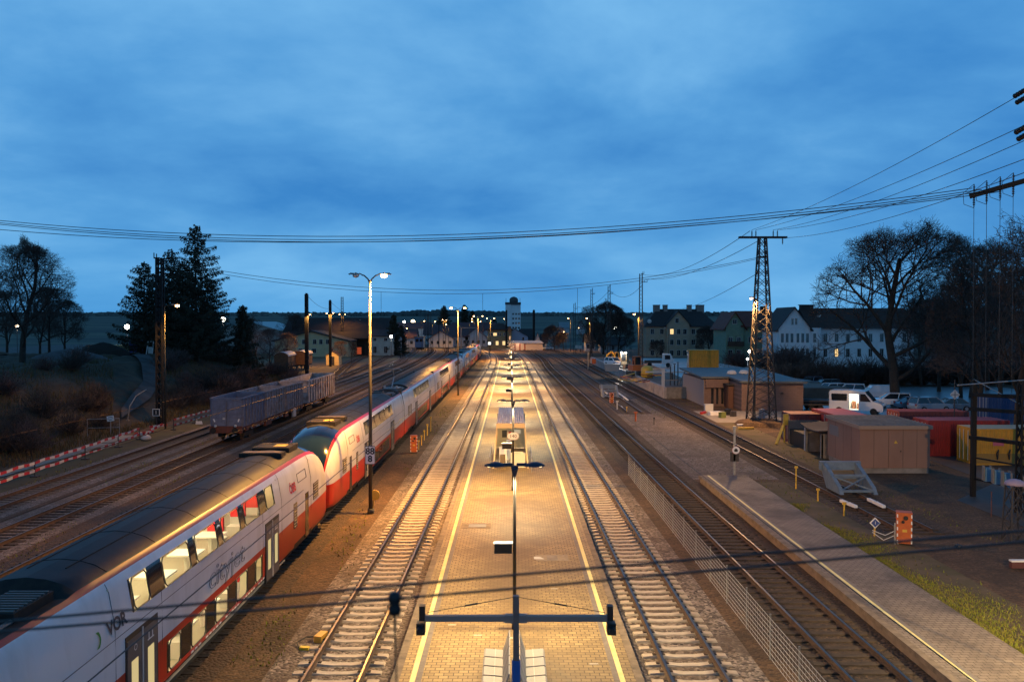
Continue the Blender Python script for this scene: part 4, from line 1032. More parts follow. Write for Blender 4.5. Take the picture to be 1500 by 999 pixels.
# ================================================================== WIRES
WM_ = mat('wire', (0.02, 0.02, 0.022), 0.5); WMC = mat('wire_copper', (0.07, 0.045, 0.03), 0.8, spec=.1)
def wire(label, p, q, sag, r=.016, group=None, m=None, n=22, name='overhead_wire', drops=()):
    p, q = Vector(p), Vector(q); pts = []
    for i in range(n+1):
        t = i/n; v = p.lerp(q, t); v.z -= sag*4*t*(1-t); pts.append(v)
    b_ = MB().tube(pts, r, 5)
    for tt in drops:
        v = p.lerp(q, tt); v.z -= sag*4*tt*(1-tt); b_.tube([v, v-Vector((0, 0, 2.6))], r*.8, 4)
    return tag(b_.build(name, m or WM_), label, 'wire', group)
g1 = 'long feeder wires spanning the whole yard'
LW = ['topmost long feeder wire sagging across the whole sky', 'second feeder wire from the top across the whole sky', 'third feeder wire from the top across the whole sky', 'lowest long feeder wire sagging across the whole sky']
for i, (yl, yr, sg_) in enumerate(((317, 276, 1.95), (320, 281, 2.05), (322, 285, 2.12), (331, 290, 1.85))):
    wire(LW[i], At(-60, yl, 58+i*.6), At(1424+i*14, yr-i*3, 47-i*.4), sg_, .022, g1)
g2 = 'feeder wires from the pylon to the left lattice mast'
a, b_ = At(1112, 377, py_.y), At(238, 381, 80)
wire('upper wire from the pylon to the left lattice mast', a, b_, 3.0, .022, g2)
wire('lower wire from the pylon to the left lattice mast, with droppers', a-Vector((0, 0, .12)), b_-Vector((0, 0, .25)), 3.15, .02, g2, drops=(.31, .47, .64))
g3 = 'wires fanning from the pylon to the upper right'
FW = ['uppermost wire fanning from the pylon to the upper right', 'second wire fanning from the pylon to the upper right', 'third wire fanning from the pylon to the upper right', 'fourth wire fanning from the pylon to the upper right', 'lowest wire fanning from the pylon to the upper right']
for i, (y1, x0, st) in enumerate(((127, 1, INS[0]), (177, 2, INS[1]), (200, 3, INS[2]), (228, 4, INS[3]), (248, 5, INS[3]+Vector((.9, 0, -.75))))):
    wire(FW[i], st, At(1515, y1, 40-i*1.5), .55, .018, g3)
wire('wire from the pylon down to the far lattice masts', INS[0]-Vector((.2, 0, .1)), At(940, 402, 167), 1.6, .03, g2)
wire('second wire from the pylon to the far lattice masts', INS[2]-Vector((1.2, 0, .9)), At(942, 408, 167), 1.4, .03, g2)
wire('wire linking the nearer lattice masts above the building site', At(940, 418, 167), At(893, 425, 210), 2.0, .035, 'wires between the lattice masts')
wire('wire linking the farther lattice masts above the tracks', At(893, 425, 210), At(842, 448, 270), 2.0, .04, 'wires between the lattice masts')
wire('wire dropping from the pylon to the beige apartment house', At(1107, 402, 82), At(1000, 452, 240), .6, .03, None)
wire('wire linking the dark posts behind the wagons', At(450, 433, 160), At(484, 452, 195), .8, .03, 'wires between the dark posts')
wire('wire linking the hut post to the slim lattice mast', At(485, 443, 195), At(541, 478, 260), .8, .03, 'wires between the dark posts')
# contact wires over the tracks
g4 = 'contact wires over the tracks'
def contact(label, x, z, y0, y1, r=.008, m=None, x1=None): wire(label, (x, y0, z), (x if x1 is None else x1, y1, z), .12, r, g4, m or WMC, 12, 'contact_wire')
contact('contact wire over the track left of the island platform', -4.87, 5.66, 5, 160, .010, WM_, -4.6)
contact('contact wire over the track right of the island platform', 5.6, 5.45, 6, 150, .010, WM_, 4.5)
contact('contact wire over the track of the double-deck trains', -10.1, 5.85, 14, 140)
contact('upper wire over the track of the double-deck trains', -10.0, 6.75, 14, 140, .012)
contact('contact wire over the empty dark track', -18.9, 5.6, 18, 120)
contact('contact wire over the track of the container wagons', -24.6, 5.6, 26, 140)
contact('contact wire over the outermost left track', -27.4, 6.1, 30, 140)
contact('upper wire over the outermost left track', -27.4, 7.0, 30, 140)
# near cross-span wires with an insulator
g5 = 'near cross-span wires'
def cross(px, py, Y): return At(px, py, Y)
for lb, ys_ in (('upper of the two dark wires crossing close to the camera', (912, 842, 776)), ('lower of the two dark wires crossing close to the camera', (926, 862, 792))):
    a, m_, c_ = cross(-60, ys_[0]+4, 2.6), cross(750, ys_[1], 2.6), cross(1560, ys_[2]-4, 2.6)
    tag(MB().tube([a, a.lerp(m_, .5), m_, m_.lerp(c_, .5), c_], .0042, 6).build('cross_wire', WM_), lb, 'wire', g5)
t = thing('wire_insulator', 'dark blurred insulator hanging on the near cross wires', 'insulator', At(578, 884, 2.6))
MB().lathe([(.008, -.036), (.018, -.032), (.02, -.012), (.014, 0), (.02, .012), (.018, .032), (.008, .036)], (0, 0, 0), 10).build('porcelain', BLACK, t, smooth=True)
MB().tube([(0, 0, -.03), (.002, 0, -.10), (.007, 0, -.32)], [.005, .003, .002], 6).build('pigtail', BLACK, t)

# ================================================================== ISLAND PLATFORM FURNITURE
TM = 15.0
az, tz, bz = At(755, 905, TM).z, At(755, 872, TM).z, At(755, 966, TM).z
t = thing('camera_mast', 'T-shaped grey mast with two long arms and dark boxes at their tips', 'mast', (At(756, 905, TM).x, TM, PZ))
MB().bar((0, 0, bz-PZ), (0, 0, tz-PZ), .105, .105).build('upper_pole', mat('mast_grey', (0.13, 0.12, 0.125), 0.5), t)
MB().tube([(0, 0, 0), (0, 0, bz-PZ)], .075, 12).build('lower_pole', mat('mast_blue', (0.04, 0.10, 0.33), 0.4), t, smooth=True)
for s_, x1 in ((-1, At(622, 905, TM).x), (1, At(890, 905, TM).x)):
    x1 -= t.location.x
    a = MB().bar((s_*.05, 0, az-PZ), (x1, 0, az-PZ), .10, .10).bar((s_*.05, 0, az-PZ), (s_*.2, 0, az-PZ), .13, .13).build('arm', mat('mast_arm', (0.20, 0.19, 0.19), 0.5), t)
    q = MB(); q.box((x1+s_*.04, 0, az-PZ+.10), (.10, .14, .26)); q.box((x1+s_*.06, -.03, az-PZ-.16), (.15, .2, .2)); q.lathe([(.05, -.1), (.07, 0), (.07, .1)], (x1+s_*.06, -.12, az-PZ-.16), 10, axis='y')
    q.build('camera_box', BLACK, a)
    q = MB(); q.tube([(0, 0, tz-PZ-.02), (x1*.97, 0, az-PZ+.1)], .006, 4); q.tube([(x1*.42, 0, tz-PZ-.02+(az+.12-tz)*.43), (x1*.56, 0, tz-PZ-.02+(az+.12-tz)*.577)], .016, 5); q.build('guy_wire', STEEL, t)
BEN = mat('bench_mesh', (0.40, 0.385, 0.36), 0.5, (0.30, 0.29, 0.27), 60)
for s_, lb in ((-1, 'left-facing white mesh bench of the back-to-back pair'), (1, 'right-facing white mesh bench of the back-to-back pair')):
    t = thing('bench', lb, 'bench', (.06, 20.2, PZ), 0, 'back-to-back white benches on the island platform')
    for i in range(5):
        y = i*.60
        sm2 = MB().prism([(s_*.82, y+.03, .45), (s_*.78, y+.03, .48), (s_*.30, y+.03, .44), (s_*.30, y+.03, .41)], (0, .53, 0)).b(s_*.50, s_*.515, y+.03, y+.56, .462, .470, 1); sm2.build('seat', [BEN, LGREY], t)
        MB().prism([(s_*.30, y+.03, .47), (s_*.27, y+.03, .47), (s_*.11, y+.03, .98), (s_*.14, y+.03, .99)], (0, .53, 0)).build('backrest', BEN, t)
    MB().b(s_*.35, s_*.42, 0, 3.0, .34, .40).build('rail', LGREY, t)
    for y in (.3, 2.6): MB().b(s_*.33, s_*.42, y, y+.07, 0, .36).b(s_*.2, s_*.6, y, y+.07, 0, .03).build('leg', LGREY, t)
# glass waiting shelter
SY, SB = 55.0, 64.0
t = thing('waiting_shelter', 'narrow glass waiting shelter with a corrugated metal roof on the platform', 'shelter', (-.08, SY, PZ))
FRM = mat('shelter_frame', (0.62, 0.50, 0.32), 0.5); GL = pane('shelter_glass', (.82, .86, .8), .12)
q = MB(); q.b(-.92, .92, -.12, .06, 2.62, 2.92); q.b(-.95, -.85, 0, 9, 2.6, 2.72); q.b(.85, .95, 0, 9, 2.6, 2.72)
for s_ in (-1, 1):
    for y in (0, 3, 6, 9): q.bar((s_*1.12, y, 0), (s_*.90, y, 2.65), .09, .09)
q.build('frame', FRM, t)
q = MB(); n = 26
for i in range(n):
    x0, x1 = -.9+1.8*i/n, -.9+1.8*(i+1)/n; z0, z1 = 2.9+(.05 if i % 2 else 0), 2.9+(0 if i % 2 else .05)
    q.quad((x0, .07, z0), (x1, .07, z1), (x1, 9.1, z1+.12), (x0, 9.1, z0+.12))
q.build('roof', mat('corrugated_metal', (0.74, 0.71, 0.69), 0.6, (0.50, 0.45, 0.45), 1.4, metal=.0, stretch=(4, .3, 1)), t)
for s_ in (-1, 1):
    for y in (0, 3, 6): MB().quad((s_*1.10, y+.07, .1), (s_*1.10, y+2.93, .1), (s_*.91, y+2.93, 2.6), (s_*.91, y+.07, 2.6)).build('glass_panel', GL, t)
MB().b(-1.05, 1.05, 8.9, 8.94, .05, 2.6).build('back_wall', mat('shelter_back', (0.46, 0.44, 0.32), 0.5), t)
q = MB(); q.b(-.62, -.28, 4.9, 4.95, 1.35, 1.85); q.build('info_sign', BLACK, t)
q = MB(); q.b(-.75, -.25, .9, 1.5, .0, 1.2); q.b(-.3, .0, 1.6, 1.8, .3, 1.6); q.build('ticket_machine', WHITE, t)
MB().b(-.15, .02, 4.9, 5.0, 1.0, 1.75).build('red_box', RPAINT, t)
MB().b(-.06, .06, 2.2, 6.4, 2.66, 2.72).build('shelter_fill_bar', emis('shelter_fill_glow', (1, .80, .5), 7), t); light('POINT', 'lamp_light', (0, 3.2, 2.5), 60, (1, .80, .5), t, .2)  # glow bar and point light added to brighten the shelter inside
q = MB(); q.b(0, .95, .3, .9, .0, .9); q.b(.1, .8, .55, .62, .9, 1.0); q.build('cabinet', mat('cream_box', (0.62, 0.58, 0.46), 0.6), t)
q = MB(); q.b(.15, .7, 4.9, 4.94, 1.6, 1.9); q.build('notice', LGREY, t)
q = MB(); q.b(-.7, -.35, -.05, .4, .0, .85); q.build('litter_bin', mat('bin_brown', (0.12, 0.085, 0.05), 0.6), t)
for s_ in (-1, 1):
    t2 = thing('handrail', ('left' if s_ < 0 else 'right')+' steel handrail standing outside the glass shelter', 'railing', (s_*1.32-.08, SY-1.5, PZ), 0, 'handrails beside the shelter')
    MB().tube([(0, 0, 0), (0, 0, .95), (0, 1.2, 1.0), (0, 4.5, 1.0), (0, 4.5, 0)], .03, 6).tube([(0, .1, .5), (0, 4.5, .5)], .02, 6).build('rail', GALV, t2)
    for y in (1.5, 3): MB().tube([(0, y, 0), (0, y, 1.0)], .025, 6).build('post', GALV, t2)

# ================================================================== TRACKSIDE FURNITURE
def cabinet_sign(label, px, pyb, w_, h, d, rz):
    p = G(px, pyb); t = thing('signal_cabinet', label, 'signal box', p, rz, 'orange trackside signal cabinets')
    MB().b(-w_/2, w_/2, -d/2, d/2, .08, h).b(-w_/2-.02, w_/2+.02, -d/2-.02, d/2+.02, h, h+.03).build('housing', [ORNG], t, bevel=.015)
    q = MB(); n = 9
    for i in range(n):
        if i % 2 == 0:
            for x in (w_/2-.05, -w_/2+.0): q.b(x, x+.05, -d/2-.012, -d/2-.002, .1+i*(h-.15)/n, .1+(i+1)*(h-.15)/n)
    q.build('stripe', WHITE, t)
    q = MB(); q.lathe([(.09, -.05), (.10, 0)], (.05, -d/2-.02, h-.2), 12, axis='y'); q.lathe([(.06, -.05), (.07, 0)], (-.06, -d/2-.02, h-.38), 12, axis='y'); q.build('lamp', BLACK, t)
    MB().b(-.08, .1, -d/2-.012, -d/2-.002, h*.42, h*.5).build('label_plate', YPAINT, t)
    for x in (-.2, .2): MB().b(x-.03, x+.03, -.04, .04, 0, .1).build('foot', STEEL, t)
cabinet_sign('orange signal cabinet with white dashes beside the blue buffer stop track', 1324, 797, .62, 1.42, .5, R(-20))
cabinet_sign('orange signal cabinet with white dashes standing beside the train', 606, 663, .52, 1.30, .4, R(10))
def buffer_stop(label, px, pyb, m, s_=1.0, rz=0.0):
    p = G(px, pyb); t = thing('buffer_stop', label, 'buffer stop', (p.x, p.y, .2), rz, 'buffer stops of the yard')
    for x in (-.95, .95):
        q = MB(); q.prism([(x-.11, -1.5, 0), (x-.11, -1.2, .35), (x-.11, 1.1, 1.35), (x-.11, 1.45, 1.35), (x-.11, 1.45, .95), (x-.11, .6, 0)], (.22, 0, 0)); q.build('side_frame', m, t)
    pass
    q = MB(); q.b(-1.2, 1.2, 1.2, 1.46, .92, 1.42); q.build('head_beam', m, t)
    q = MB(); q.b(-.9, .9, -.25, -.1, .78, .90); q.b(-.9, .9, -1.35, -1.2, .10, .22); q.bar((-.85, -1.2, .2), (.85, -.2, .75), .07, .07); q.bar((.85, -1.2, .2), (-.85, -.2, .75), .07, .07); q.b(-.9, .9, .4, .52, .55, .65); q.build('brace', m, t)
    for x in (-.55, .55): MB().lathe([(.1, 0), (.1, .3), (.2, .32), (.2, .4)], (x, 1.46, 1.1), 12, axis='y').build('bumper', m, t)
buffer_stop('pale blue steel buffer stop beside the beige hut', 1243, 722, LBLUE)
buffer_stop('small grey buffer stop between the far right tracks', 893, 583, mat('buffer_grey', (0.24, 0.27, 0.30), 0.5))
def white_tip(label, px0, py0, px1, py1):
    a, b_ = G(px0, py0, .25), G(px1, py1, .25); t = thing('rail_cover', label, 'rail cover', ((a+b_)/2), 0, 'white painted rail covers')
    d = (b_-a)/2; MB().bar(-d, d, .17, .14).build('beam', WHITE, t)
    MB().box((0, 0, .075), (.2, .12, .02)).build('clamp', LGREY, t)
white_tip('left white rail cover in front of the blue buffer stop', 1232, 733, 1254, 742)
white_tip('right white rail cover in front of the blue buffer stop', 1272, 731, 1295, 742)
white_tip('left pale rail cover in front of the grey buffer stop', 884, 572, 890, 577)
white_tip('right pale rail cover in front of the grey buffer stop', 902, 573, 920, 586)
def stake(label, px, pyb, h, m, group, w_=.07, cap=True):
    p = G(px, pyb); t = thing('marker_post', label, 'post', p, 0, group)
    MB().tube([(0, 0, 0), (0, 0, h)], w_/2, 8).build('post', m, t)
    if cap: MB().box((0, -.02, h-.06), (w_*2, w_, .12)).build('cap', m, t)
gm_ = 'yellow marker posts beside the train'
for i, (px, py, h) in enumerate(((613.5, 659, .75), (617.5, 652, .8), (621.5, 645, .85), (626, 638, 1.0), (631, 632, 1.35))):
    stake(['first', 'second', 'third', 'fourth', 'fifth'][i]+' yellow marker post behind the orange cabinet by the train', px, py, h, YPAINT, gm_)
gm_ = 'short yellow posts beside the right siding'
stake('tall yellow post with a flat cap beside the siding near the hut', 1166, 716, 1.35, YPAINT, gm_, .09)
stake('short yellow post before the blue buffer stop', 1198, 734, .72, YPAINT, gm_, .09)
stake('short yellow post beside the left white rail cover', 1236.5, 756, .72, YPAINT, gm_, .09)
stake('rusty thin rod standing in the dark soil by the rack', 1452, 757, 1.3, WGR, gm_, .04, False)
gm_ = 'orange posts in the gravel near the mesh fence'
for px, py, lb in ((931, 617, 'orange striped post beside the track near the fence end'), (918, 605, 'small yellow post left of the orange striped post'), (958, 622, 'dark short post right of the orange striped post')):
    stake(lb, px, py, .95 if px == 931 else .7, ORNG if px == 931 else (YPAINT if px == 918 else STEEL), gm_, .16 if px == 931 else .08)
cabinet_sign('red signal box with white dashes in front of the grey buffer stop', 896, 591, .5, 1.3, .35, 0)
stake('cream post right of the red signal box', 904, 600, 1.0, LGREY, gm_, .14)
# round sign post in the gravel
p = G(1075.5, 696); t = thing('sign_post', 'grey post with a small round white sign at the gravel bed', 'sign', p)
MB().bar((0, 0, 0), (0, 0, 3.05), .12, .12).bar((0, 0, 2.95), (0, 0, 3.15), .17, .17).build('post', GALV, t)
zz_ = At(1077, 659, p.y).z; sgn = MB().lathe([(.24, -.01), (.24, .01)], (.08, -.09, zz_), 18, axis='y').build('round_sign', WHITE, t)
MB().prism([(-.10+.08, -.105, zz_-.10), (.10+.08, -.105, zz_-.10), (.12+.08, -.105, zz_+.02), (.0+.08, -.105, zz_+.13), (-.12+.08, -.105, zz_+.02)], (0, .003, 0)).build('symbol', BLACK, sgn)
MB().lathe([(.255, -.006), (.255, .006)], (.08, -.088, zz_), 18, axis='y').build('rim', RPAINT, sgn)
MB().b(-.25, .28, -.06, .06, .9, 1.5).build('plate', STEEL, t)
# blue disc sign and cable post
p = G(1281, 785); t = thing('sign_post', 'small blue square sign with a white edge beside the right siding', 'sign', p)
MB().tube([(0, 0, 0), (0, 0, .55)], .04, 6).build('post', YPAINT, t)
sgn = MB().box((0, -.05, .62), (.36, .03, .36), ry=R(45)).build('plate', WHITE, t); MB().box((0, -.07, .62), (.27, .02, .27), ry=R(45)).build('face', BLUEP, sgn); text('1', .2, WHITE, sgn, (0, -.085, .62), FRONT)
p = G(1311, 797); t = thing('cable_post', 'low grey post with sagging cables beside the orange cabinet', 'post', p)
MB().tube([(0, 0, 0), (0, 0, .95)], .05, 8).tube([(.12, 0, 0), (.12, 0, .8)], .04, 8).build('post', GALV, t); MB().tube([(0, 0, .6), (-.35, .2, .35), (-.8, .5, .5)], .018, 5).tube([(0, 0, .4), (-.4, .25, .12), (-.8, .5, .42)], .018, 5).build('cable', LGREY, t)
p = G(1482, 833); t = thing('edge_marker', 'white topped low marker block at the right edge', 'marker', p)
MB().b(-.05, .9, -.1, .1, .05, .30).build('block', mat('maroon', (0.09, 0.03, 0.03), 0.7), t); MB().b(-.06, .92, -.11, .11, .30, .36).build('cap', WHITE, t)
p = G(1404, 802); tag(MB().lathe([(.03, 0), (.16, .03), (.14, .13), (.03, .16)], p, 9).build('stone', BLACK), 'dark lump lying in the gravel right of the siding', 'stone')
# axle counters beside the left track
p = G(470, 938); t = thing('axle_counter', 'yellow axle counter boxes on the left concrete track', 'trackside box', p)
MB().box((0, 0, .12), (.24, .5, .2), R(-12)).build('box', mat('counter_orange', (0.62, 0.33, 0.05), 0.5), t); MB().box((-.32, -.75, .06), (.28, .16, .08), R(-8)).build('box', mat('counter_yellow', (0.75, 0.52, 0.04), 0.5), t)
MB().tube([(-.12, .1, .1), (-.45, .0, .12), (-.65, -.35, .08), (-.5, -.7, .06)], .022, 6).build('cable', BLACK, t)
# red and white barrier on the left
WREDB = mat('barrier_red', (0.50, 0.03, 0.03), 0.6); WWHB = mat('barrier_white', (0.62, 0.58, 0.55), 0.6)
def barrier(label, pts, z0=.42, z1=.92):
    a0 = Vector((pts[0][0], pts[0][1], 0)); t = thing('striped_barrier', label, 'barrier', a0, 0, 'red and white striped barriers')
    for z in (z0, z1):
        q = MB(); k = 0
        for p0, p1 in zip(pts, pts[1:]):
            p0, p1 = Vector((p0[0], p0[1], 0))-a0, Vector((p1[0], p1[1], 0))-a0; L = (p1-p0).length; n = max(1, int(L/.62))
            for i in range(n):
                u, v = p0.lerp(p1, i/n), p0.lerp(p1, (i+1)/n); dz = .03*math.sin(k*1.3)
                q.bar((u.x, u.y, z+dz), (v.x, v.y, z+.03*math.sin((k+1)*1.3)), .035, .17, k % 2); k += 1
        q.build('board', [WREDB, WWHB], t)
    for p0 in pts[::1]:
        MB().bar((p0[0]-a0.x, p0[1]-a0.y, 0), (p0[0]-a0.x, p0[1]-a0.y, 1.0), .06, .06).box((p0[0]-a0.x, p0[1]-a0.y, .05), (.5, .3, .1)).build('post', STEEL, t)
barrier('long red and white striped barrier along the foot of the bank', [(-30.0, 30), (-30.0, 40), (-30.1, 47), (-30.3, 54), (-30.6, 61), (-31.0, 67), (-31.3, 71.5)])
barrier('short red and white striped barrier right of the lattice mast', [(-31.0, 78), (-30.9, 83), (-30.8, 88), (-30.8, 93)])
gb_ = 'tumbled striped barrier boards'
for i, (px, py, a, ln_, tl) in enumerate(((211, 638, 40, 1.6, .1), (204, 643, -30, 1.5, .35), (217, 640, 80, 1.4, .2), (228, 634, 65, 1.6, .5), (232, 628, 20, 1.5, .15))):
    p = G(px, py); q = MB(); d = Vector((math.cos(R(a)), math.sin(R(a)), 0))*ln_/2; n = 5
    for j in range(n): u, v = -d+d*2*j/n, -d+d*2*(j+1)/n; q.bar((u.x, u.y, .2+tl*(j/n)), (v.x, v.y, .2+tl*((j+1)/n)), .04, .2, j % 2)
    tag(q.build('barrier_board', [WREDB, WWHB], None, p), ['striped board lying foremost in the tumbled heap', 'striped board leaning at the left of the tumbled heap', 'striped board crosswise in the tumbled heap', 'striped board propped up toward the lattice mast', 'striped board lying nearest the lattice mast'][i], 'barrier', gb_)
q = MB(); a_ = [(-32.3, 30), (-32.2, 45), (-32.4, 56), (-32.9, 66), (-33.0, 74)]
for p0, p1 in zip(a_, a_[1:]):
    n = int((p1[1]-p0[1])/1.6)
    for i in range(n):
        x = p0[0]+(p1[0]-p0[0])*i/n; y = p0[1]+(p1[1]-p0[1])*i/n; q.box((x, y, .10+rnd.uniform(0, .06)), (1.3, 1.45, .10), R(rnd.uniform(-5, 5)))
t = thing('cable_trough', 'grey concrete cable trough slabs behind the striped barrier', 'cable trough'); q.build('slab', CONC, t)
MB().b(-33.2, -31.5, 30, 74, .0, .04).build('bed', SOIL, t)
p = G(214, 645); t = thing('sandbag', 'pale sandbag lying at the end of the striped barrier', 'sandbag', p); MB().lathe([(.05, 0), (.38, .08), (.42, .22), (.3, .4), (.08, .5)], (0, 0, 0), 10).build('bag', mat('sandbag', (0.6, 0.52, 0.48), 0.8), t, smooth=True); MB().lathe([(.05, .5), (.1, .56)], (0, 0, 0), 8).build('neck', LGREY, t)
p = G(288, 622); t = thing('ground_signal', 'small white ground signal before the container wagons', 'signal', p); MB().b(-.06, .06, -.06, .06, 0, .55).build('post', LGREY, t); MB().prism([(-.1, -.1, .05), (.55, -.1, .05), (.45, -.1, .35), (.0, -.1, .3)], (0, .2, 0)).build('arm', WHITE, t)
# signs on the left
p = G(229, 626); t = thing('track_sign', 'dark square sign reading 1 beside the lattice mast', 'sign', p); z = At(229, 604, p.y).z
MB().tube([(0, .05, 0), (0, .05, z)], .04, 6).build('post', STEEL, t); s2 = MB().b(-.33, .33, -.03, .0, z-.33, z+.33).build('plate', WHITE, t); MB().b(-.28, .28, -.036, -.03, z-.28, z+.28).build('face', BLACK, s2); text('1', .5, WHITE, s2, (0, -.042, z), FRONT)
p = GT(162, 640); t = thing('notice_sign', 'small white notice board on a post in the bank brush', 'sign', p); z = At(162, 613, p.y).z-p.z
MB().tube([(0, .04, 0), (0, .04, z+.2)], .035, 6).build('post', GALV, t); s2 = MB().box((0, 0, z), (.60, .03, .46), ry=R(-8)).build('plate', WHITE, t)
for k_i, w_ in enumerate((.4, .46, .3)): MB().box((0, -.02, z+.12-k_i*.12), (w_, .006, .045), ry=R(-8)).build('text_line', BLACK, s2)
t = thing('pipe_railing', 'thin pipe railing in the brush beside the white notice', 'railing', GT(128, 640)); MB().tube([(0, 0, 0), (0, 0, 1.5), (2.6, .3, 1.55), (2.6, .3, 0)], .03, 6).build('rail', GALV, t); MB().tube([(0, 0, .75), (2.6, .3, .78)], .02, 6).build('rail', GALV, t)
# leaning pole on the bank edge and old signal on the right of the mast
p = GT(172, 622); t = thing('lamp_stub', 'bent thin grey post on the path edge', 'post', GT(187, 618)); MB().tube([(0, 0, 0), (.2, 0, 1.4), (.7, .3, 2.4), (1.6, .6, 3.0)], .05, 6).build('post', GALV, t); MB().box((0, 0, .05), (.25, .25, .1)).build('foot', CONC, t)
# right-hand catenary rack and pylon arm
p = G(1425, 727); t = thing('switch_rack', 'dark steel switch rack with blue insulator boxes at the right edge', 'steel rack', p)
q = MB(); X2 = G(1498, 752).x-p.x; Y2 = G(1498, 752).y-p.y
q.bar((0, 0, 0), (0, 0, 6.6), .24, .24); q.build('post', LATD, t)
q = MB(); lattice(q, 6.8, .5, .4, 9, .08, .05); o = q.build('post', LATD, t, (X2, Y2, 0))
for za, zb in ((5.75, 5.95), (4.95, 5.15), (3.35, 3.5)): MB().bar((-.2, 0, za), (X2+.8, Y2, zb), .18, .2).build('beam', LATD, t)
MB().bar((.1, -.1, 1.0), (X2+.8, Y2-.1, 1.1), .1, .1).bar((.1, -.1, 2.2), (X2+.8, Y2-.1, 2.3), .08, .08).build('beam', LATD, t)
for i in range(5):
    f = .24+i*.19; q = MB(); x, y = X2*f*1.15, Y2*f; q.b(x-.12, x+.17, y-.35, y-.1, 1.1, 1.85); q.b(x-.2, x-.13, y-.3, y-.1, 1.15, 1.95, 1); q.b(x+.19, x+.24, y-.3, y-.1, 1.15, 1.95, 1); q.build('insulator_box', [mat('box_blue', (0.13, 0.27, 0.40), 0.5), mat('porcelain', (.2, .19, .18), .5)], t)
q = MB(); q.tube([(-1.1, -.3, 6.3), (X2+.6, Y2, 6.9)], .04, 6); q.tube([(0, 0, 6.6), (X2+.6, Y2, 5.2)], .03, 5); q.build('strut', GALV, t)
pp_ = At(1420, 288, 47); pe = At(1512, 262, 45.5)
t = thing('feeder_pylon', 'dark pylon at the right edge with a crossarm of insulators high up', 'pylon', (31.5, 45.0, 0))
q = MB(); lattice(q, 18.5, 1.6, .7, 16, .12, .06); q.build('lattice', LATD, t)
o0 = Vector((31.5, 45.0, 0)); q = MB(); q.bar(pp_-o0, pe+(pe-pp_)*1.2-o0, .28, .24); q.bar(pe+(pe-pp_)*.1-o0-Vector((0, 0, .1)), pe+(pe-pp_)*.8-o0-Vector((0, 0, 1.6)), .14, .14); q.build('crossarm', LATD, t)
gd = 'vertical drop wires from the crossarm to the switch rack'
for i, px in enumerate((1427, 1446, 1466, 1485)):
    c_ = pp_.lerp(pe, (px-1420)/92)
    q = MB(); insul(q, c_-o0+Vector((0, 0, .12)), (0, 0, 1), 0, .8); q.build('insulator', BLACK, t)
    q = MB(); insul(q, c_-o0-Vector((0, 0, .14)), (0, 0, -1), 0, .9); q.build('insulator', BLACK, t)
    q = MB(); q.tube([c_-o0+Vector((0, 0, .6)), c_-o0+Vector((-.6, 0, .1)), c_-o0+Vector((-.55, 0, -.5)), c_-o0+Vector((0, 0, -.7))], .016, 5); q.build('jumper', BLACK, t)
    wire(['leftmost', 'second from left', 'second from right', 'rightmost'][i]+' vertical drop wire above the switch rack', c_-Vector((0, 0, .7)), (c_.x+.05, c_.y, 6.0), 0, .014, gd, None, 4)
for i, (px, py) in enumerate(((1491, 137), (1493, 190))):
    a = At(px-4, py+4, 38-i*2); b2 = At(px+16, py-8, 37-i*2); t = thing('strain_insulator', ['upper', 'lower'][i]+' dark strain insulator pair on the upper right wires', 'insulator', a, 0, 'strain insulators at the upper right')
    d = b2-a
    for off in (Vector((0, 0, .0)), Vector((.1, 0, -.28))):
        q = MB(); n = 5
        for j in range(n): q.tube([d*(j/n)+off, d*((j+.6)/n)+off], [.12, .07], 8)
        q.tube([off, d*1.1+off], .03, 5); q.build('insulator', BLACK, t)
# little lattice stand with a round lamp hood, right edge
p = G(1486, 793); t = thing('hooded_stand', 'small lattice stand with a round lilac lamp hood at the right edge', 'lamp', p)
q = MB(); lattice(q, 2.5, .75, .55, 3, .05, .035); q.build('lattice', STEEL, t); MB().lathe([(.46, 2.55), (.40, 2.68), (.22, 2.78), (.03, 2.82)], (0, 0, 0), 16).build('hood', mat('hood_lilac', (0.32, 0.26, 0.36), 0.6), t, smooth=True)
# ================================================================== BUILDINGS
WINF = mat('window_frame', (0.45, 0.45, 0.44), 0.6)
LITW = emis('lit_window', (1.0, 0.66, 0.28), 1.3)
ROOFD = mat('roof_dark', (0.022, 0.02, 0.022), 0.8, (0.035, 0.03, 0.03), 1.5)
ROOFR = mat('roof_red', (0.16, 0.04, 0.025), 0.8, (0.11, 0.03, 0.02), 1.2)
ROOFB = mat('roof_brown', (0.055, 0.028, 0.022), 0.85, (0.04, 0.022, 0.018), 1.2)
def window(par, x, y, z, w_, h, lit=False, face='f'):
    q = MB()
    if face == 'f':
        q.b(x-w_/2-.09, x+w_/2+.09, y-.05, y+.02, z-h/2-.09, z+h/2+.09, 0); q.b(x-w_/2, x-.03, y-.06, y-.03, z-h/2, z+h/2, 1); q.b(x+.03, x+w_/2, y-.06, y-.03, z-h/2, z+h/2, 1)
    else:
        q.b(x-.05*face, x+.05*face, y-w_/2-.09, y+w_/2+.09, z-h/2-.09, z+h/2+.09, 0); q.b(x+.03*face, x+.06*face, y-w_/2, y+w_/2, z-h/2, z+h/2, 1)
    return q.build('window', [WINF, LITW if lit else GLASSD], par)
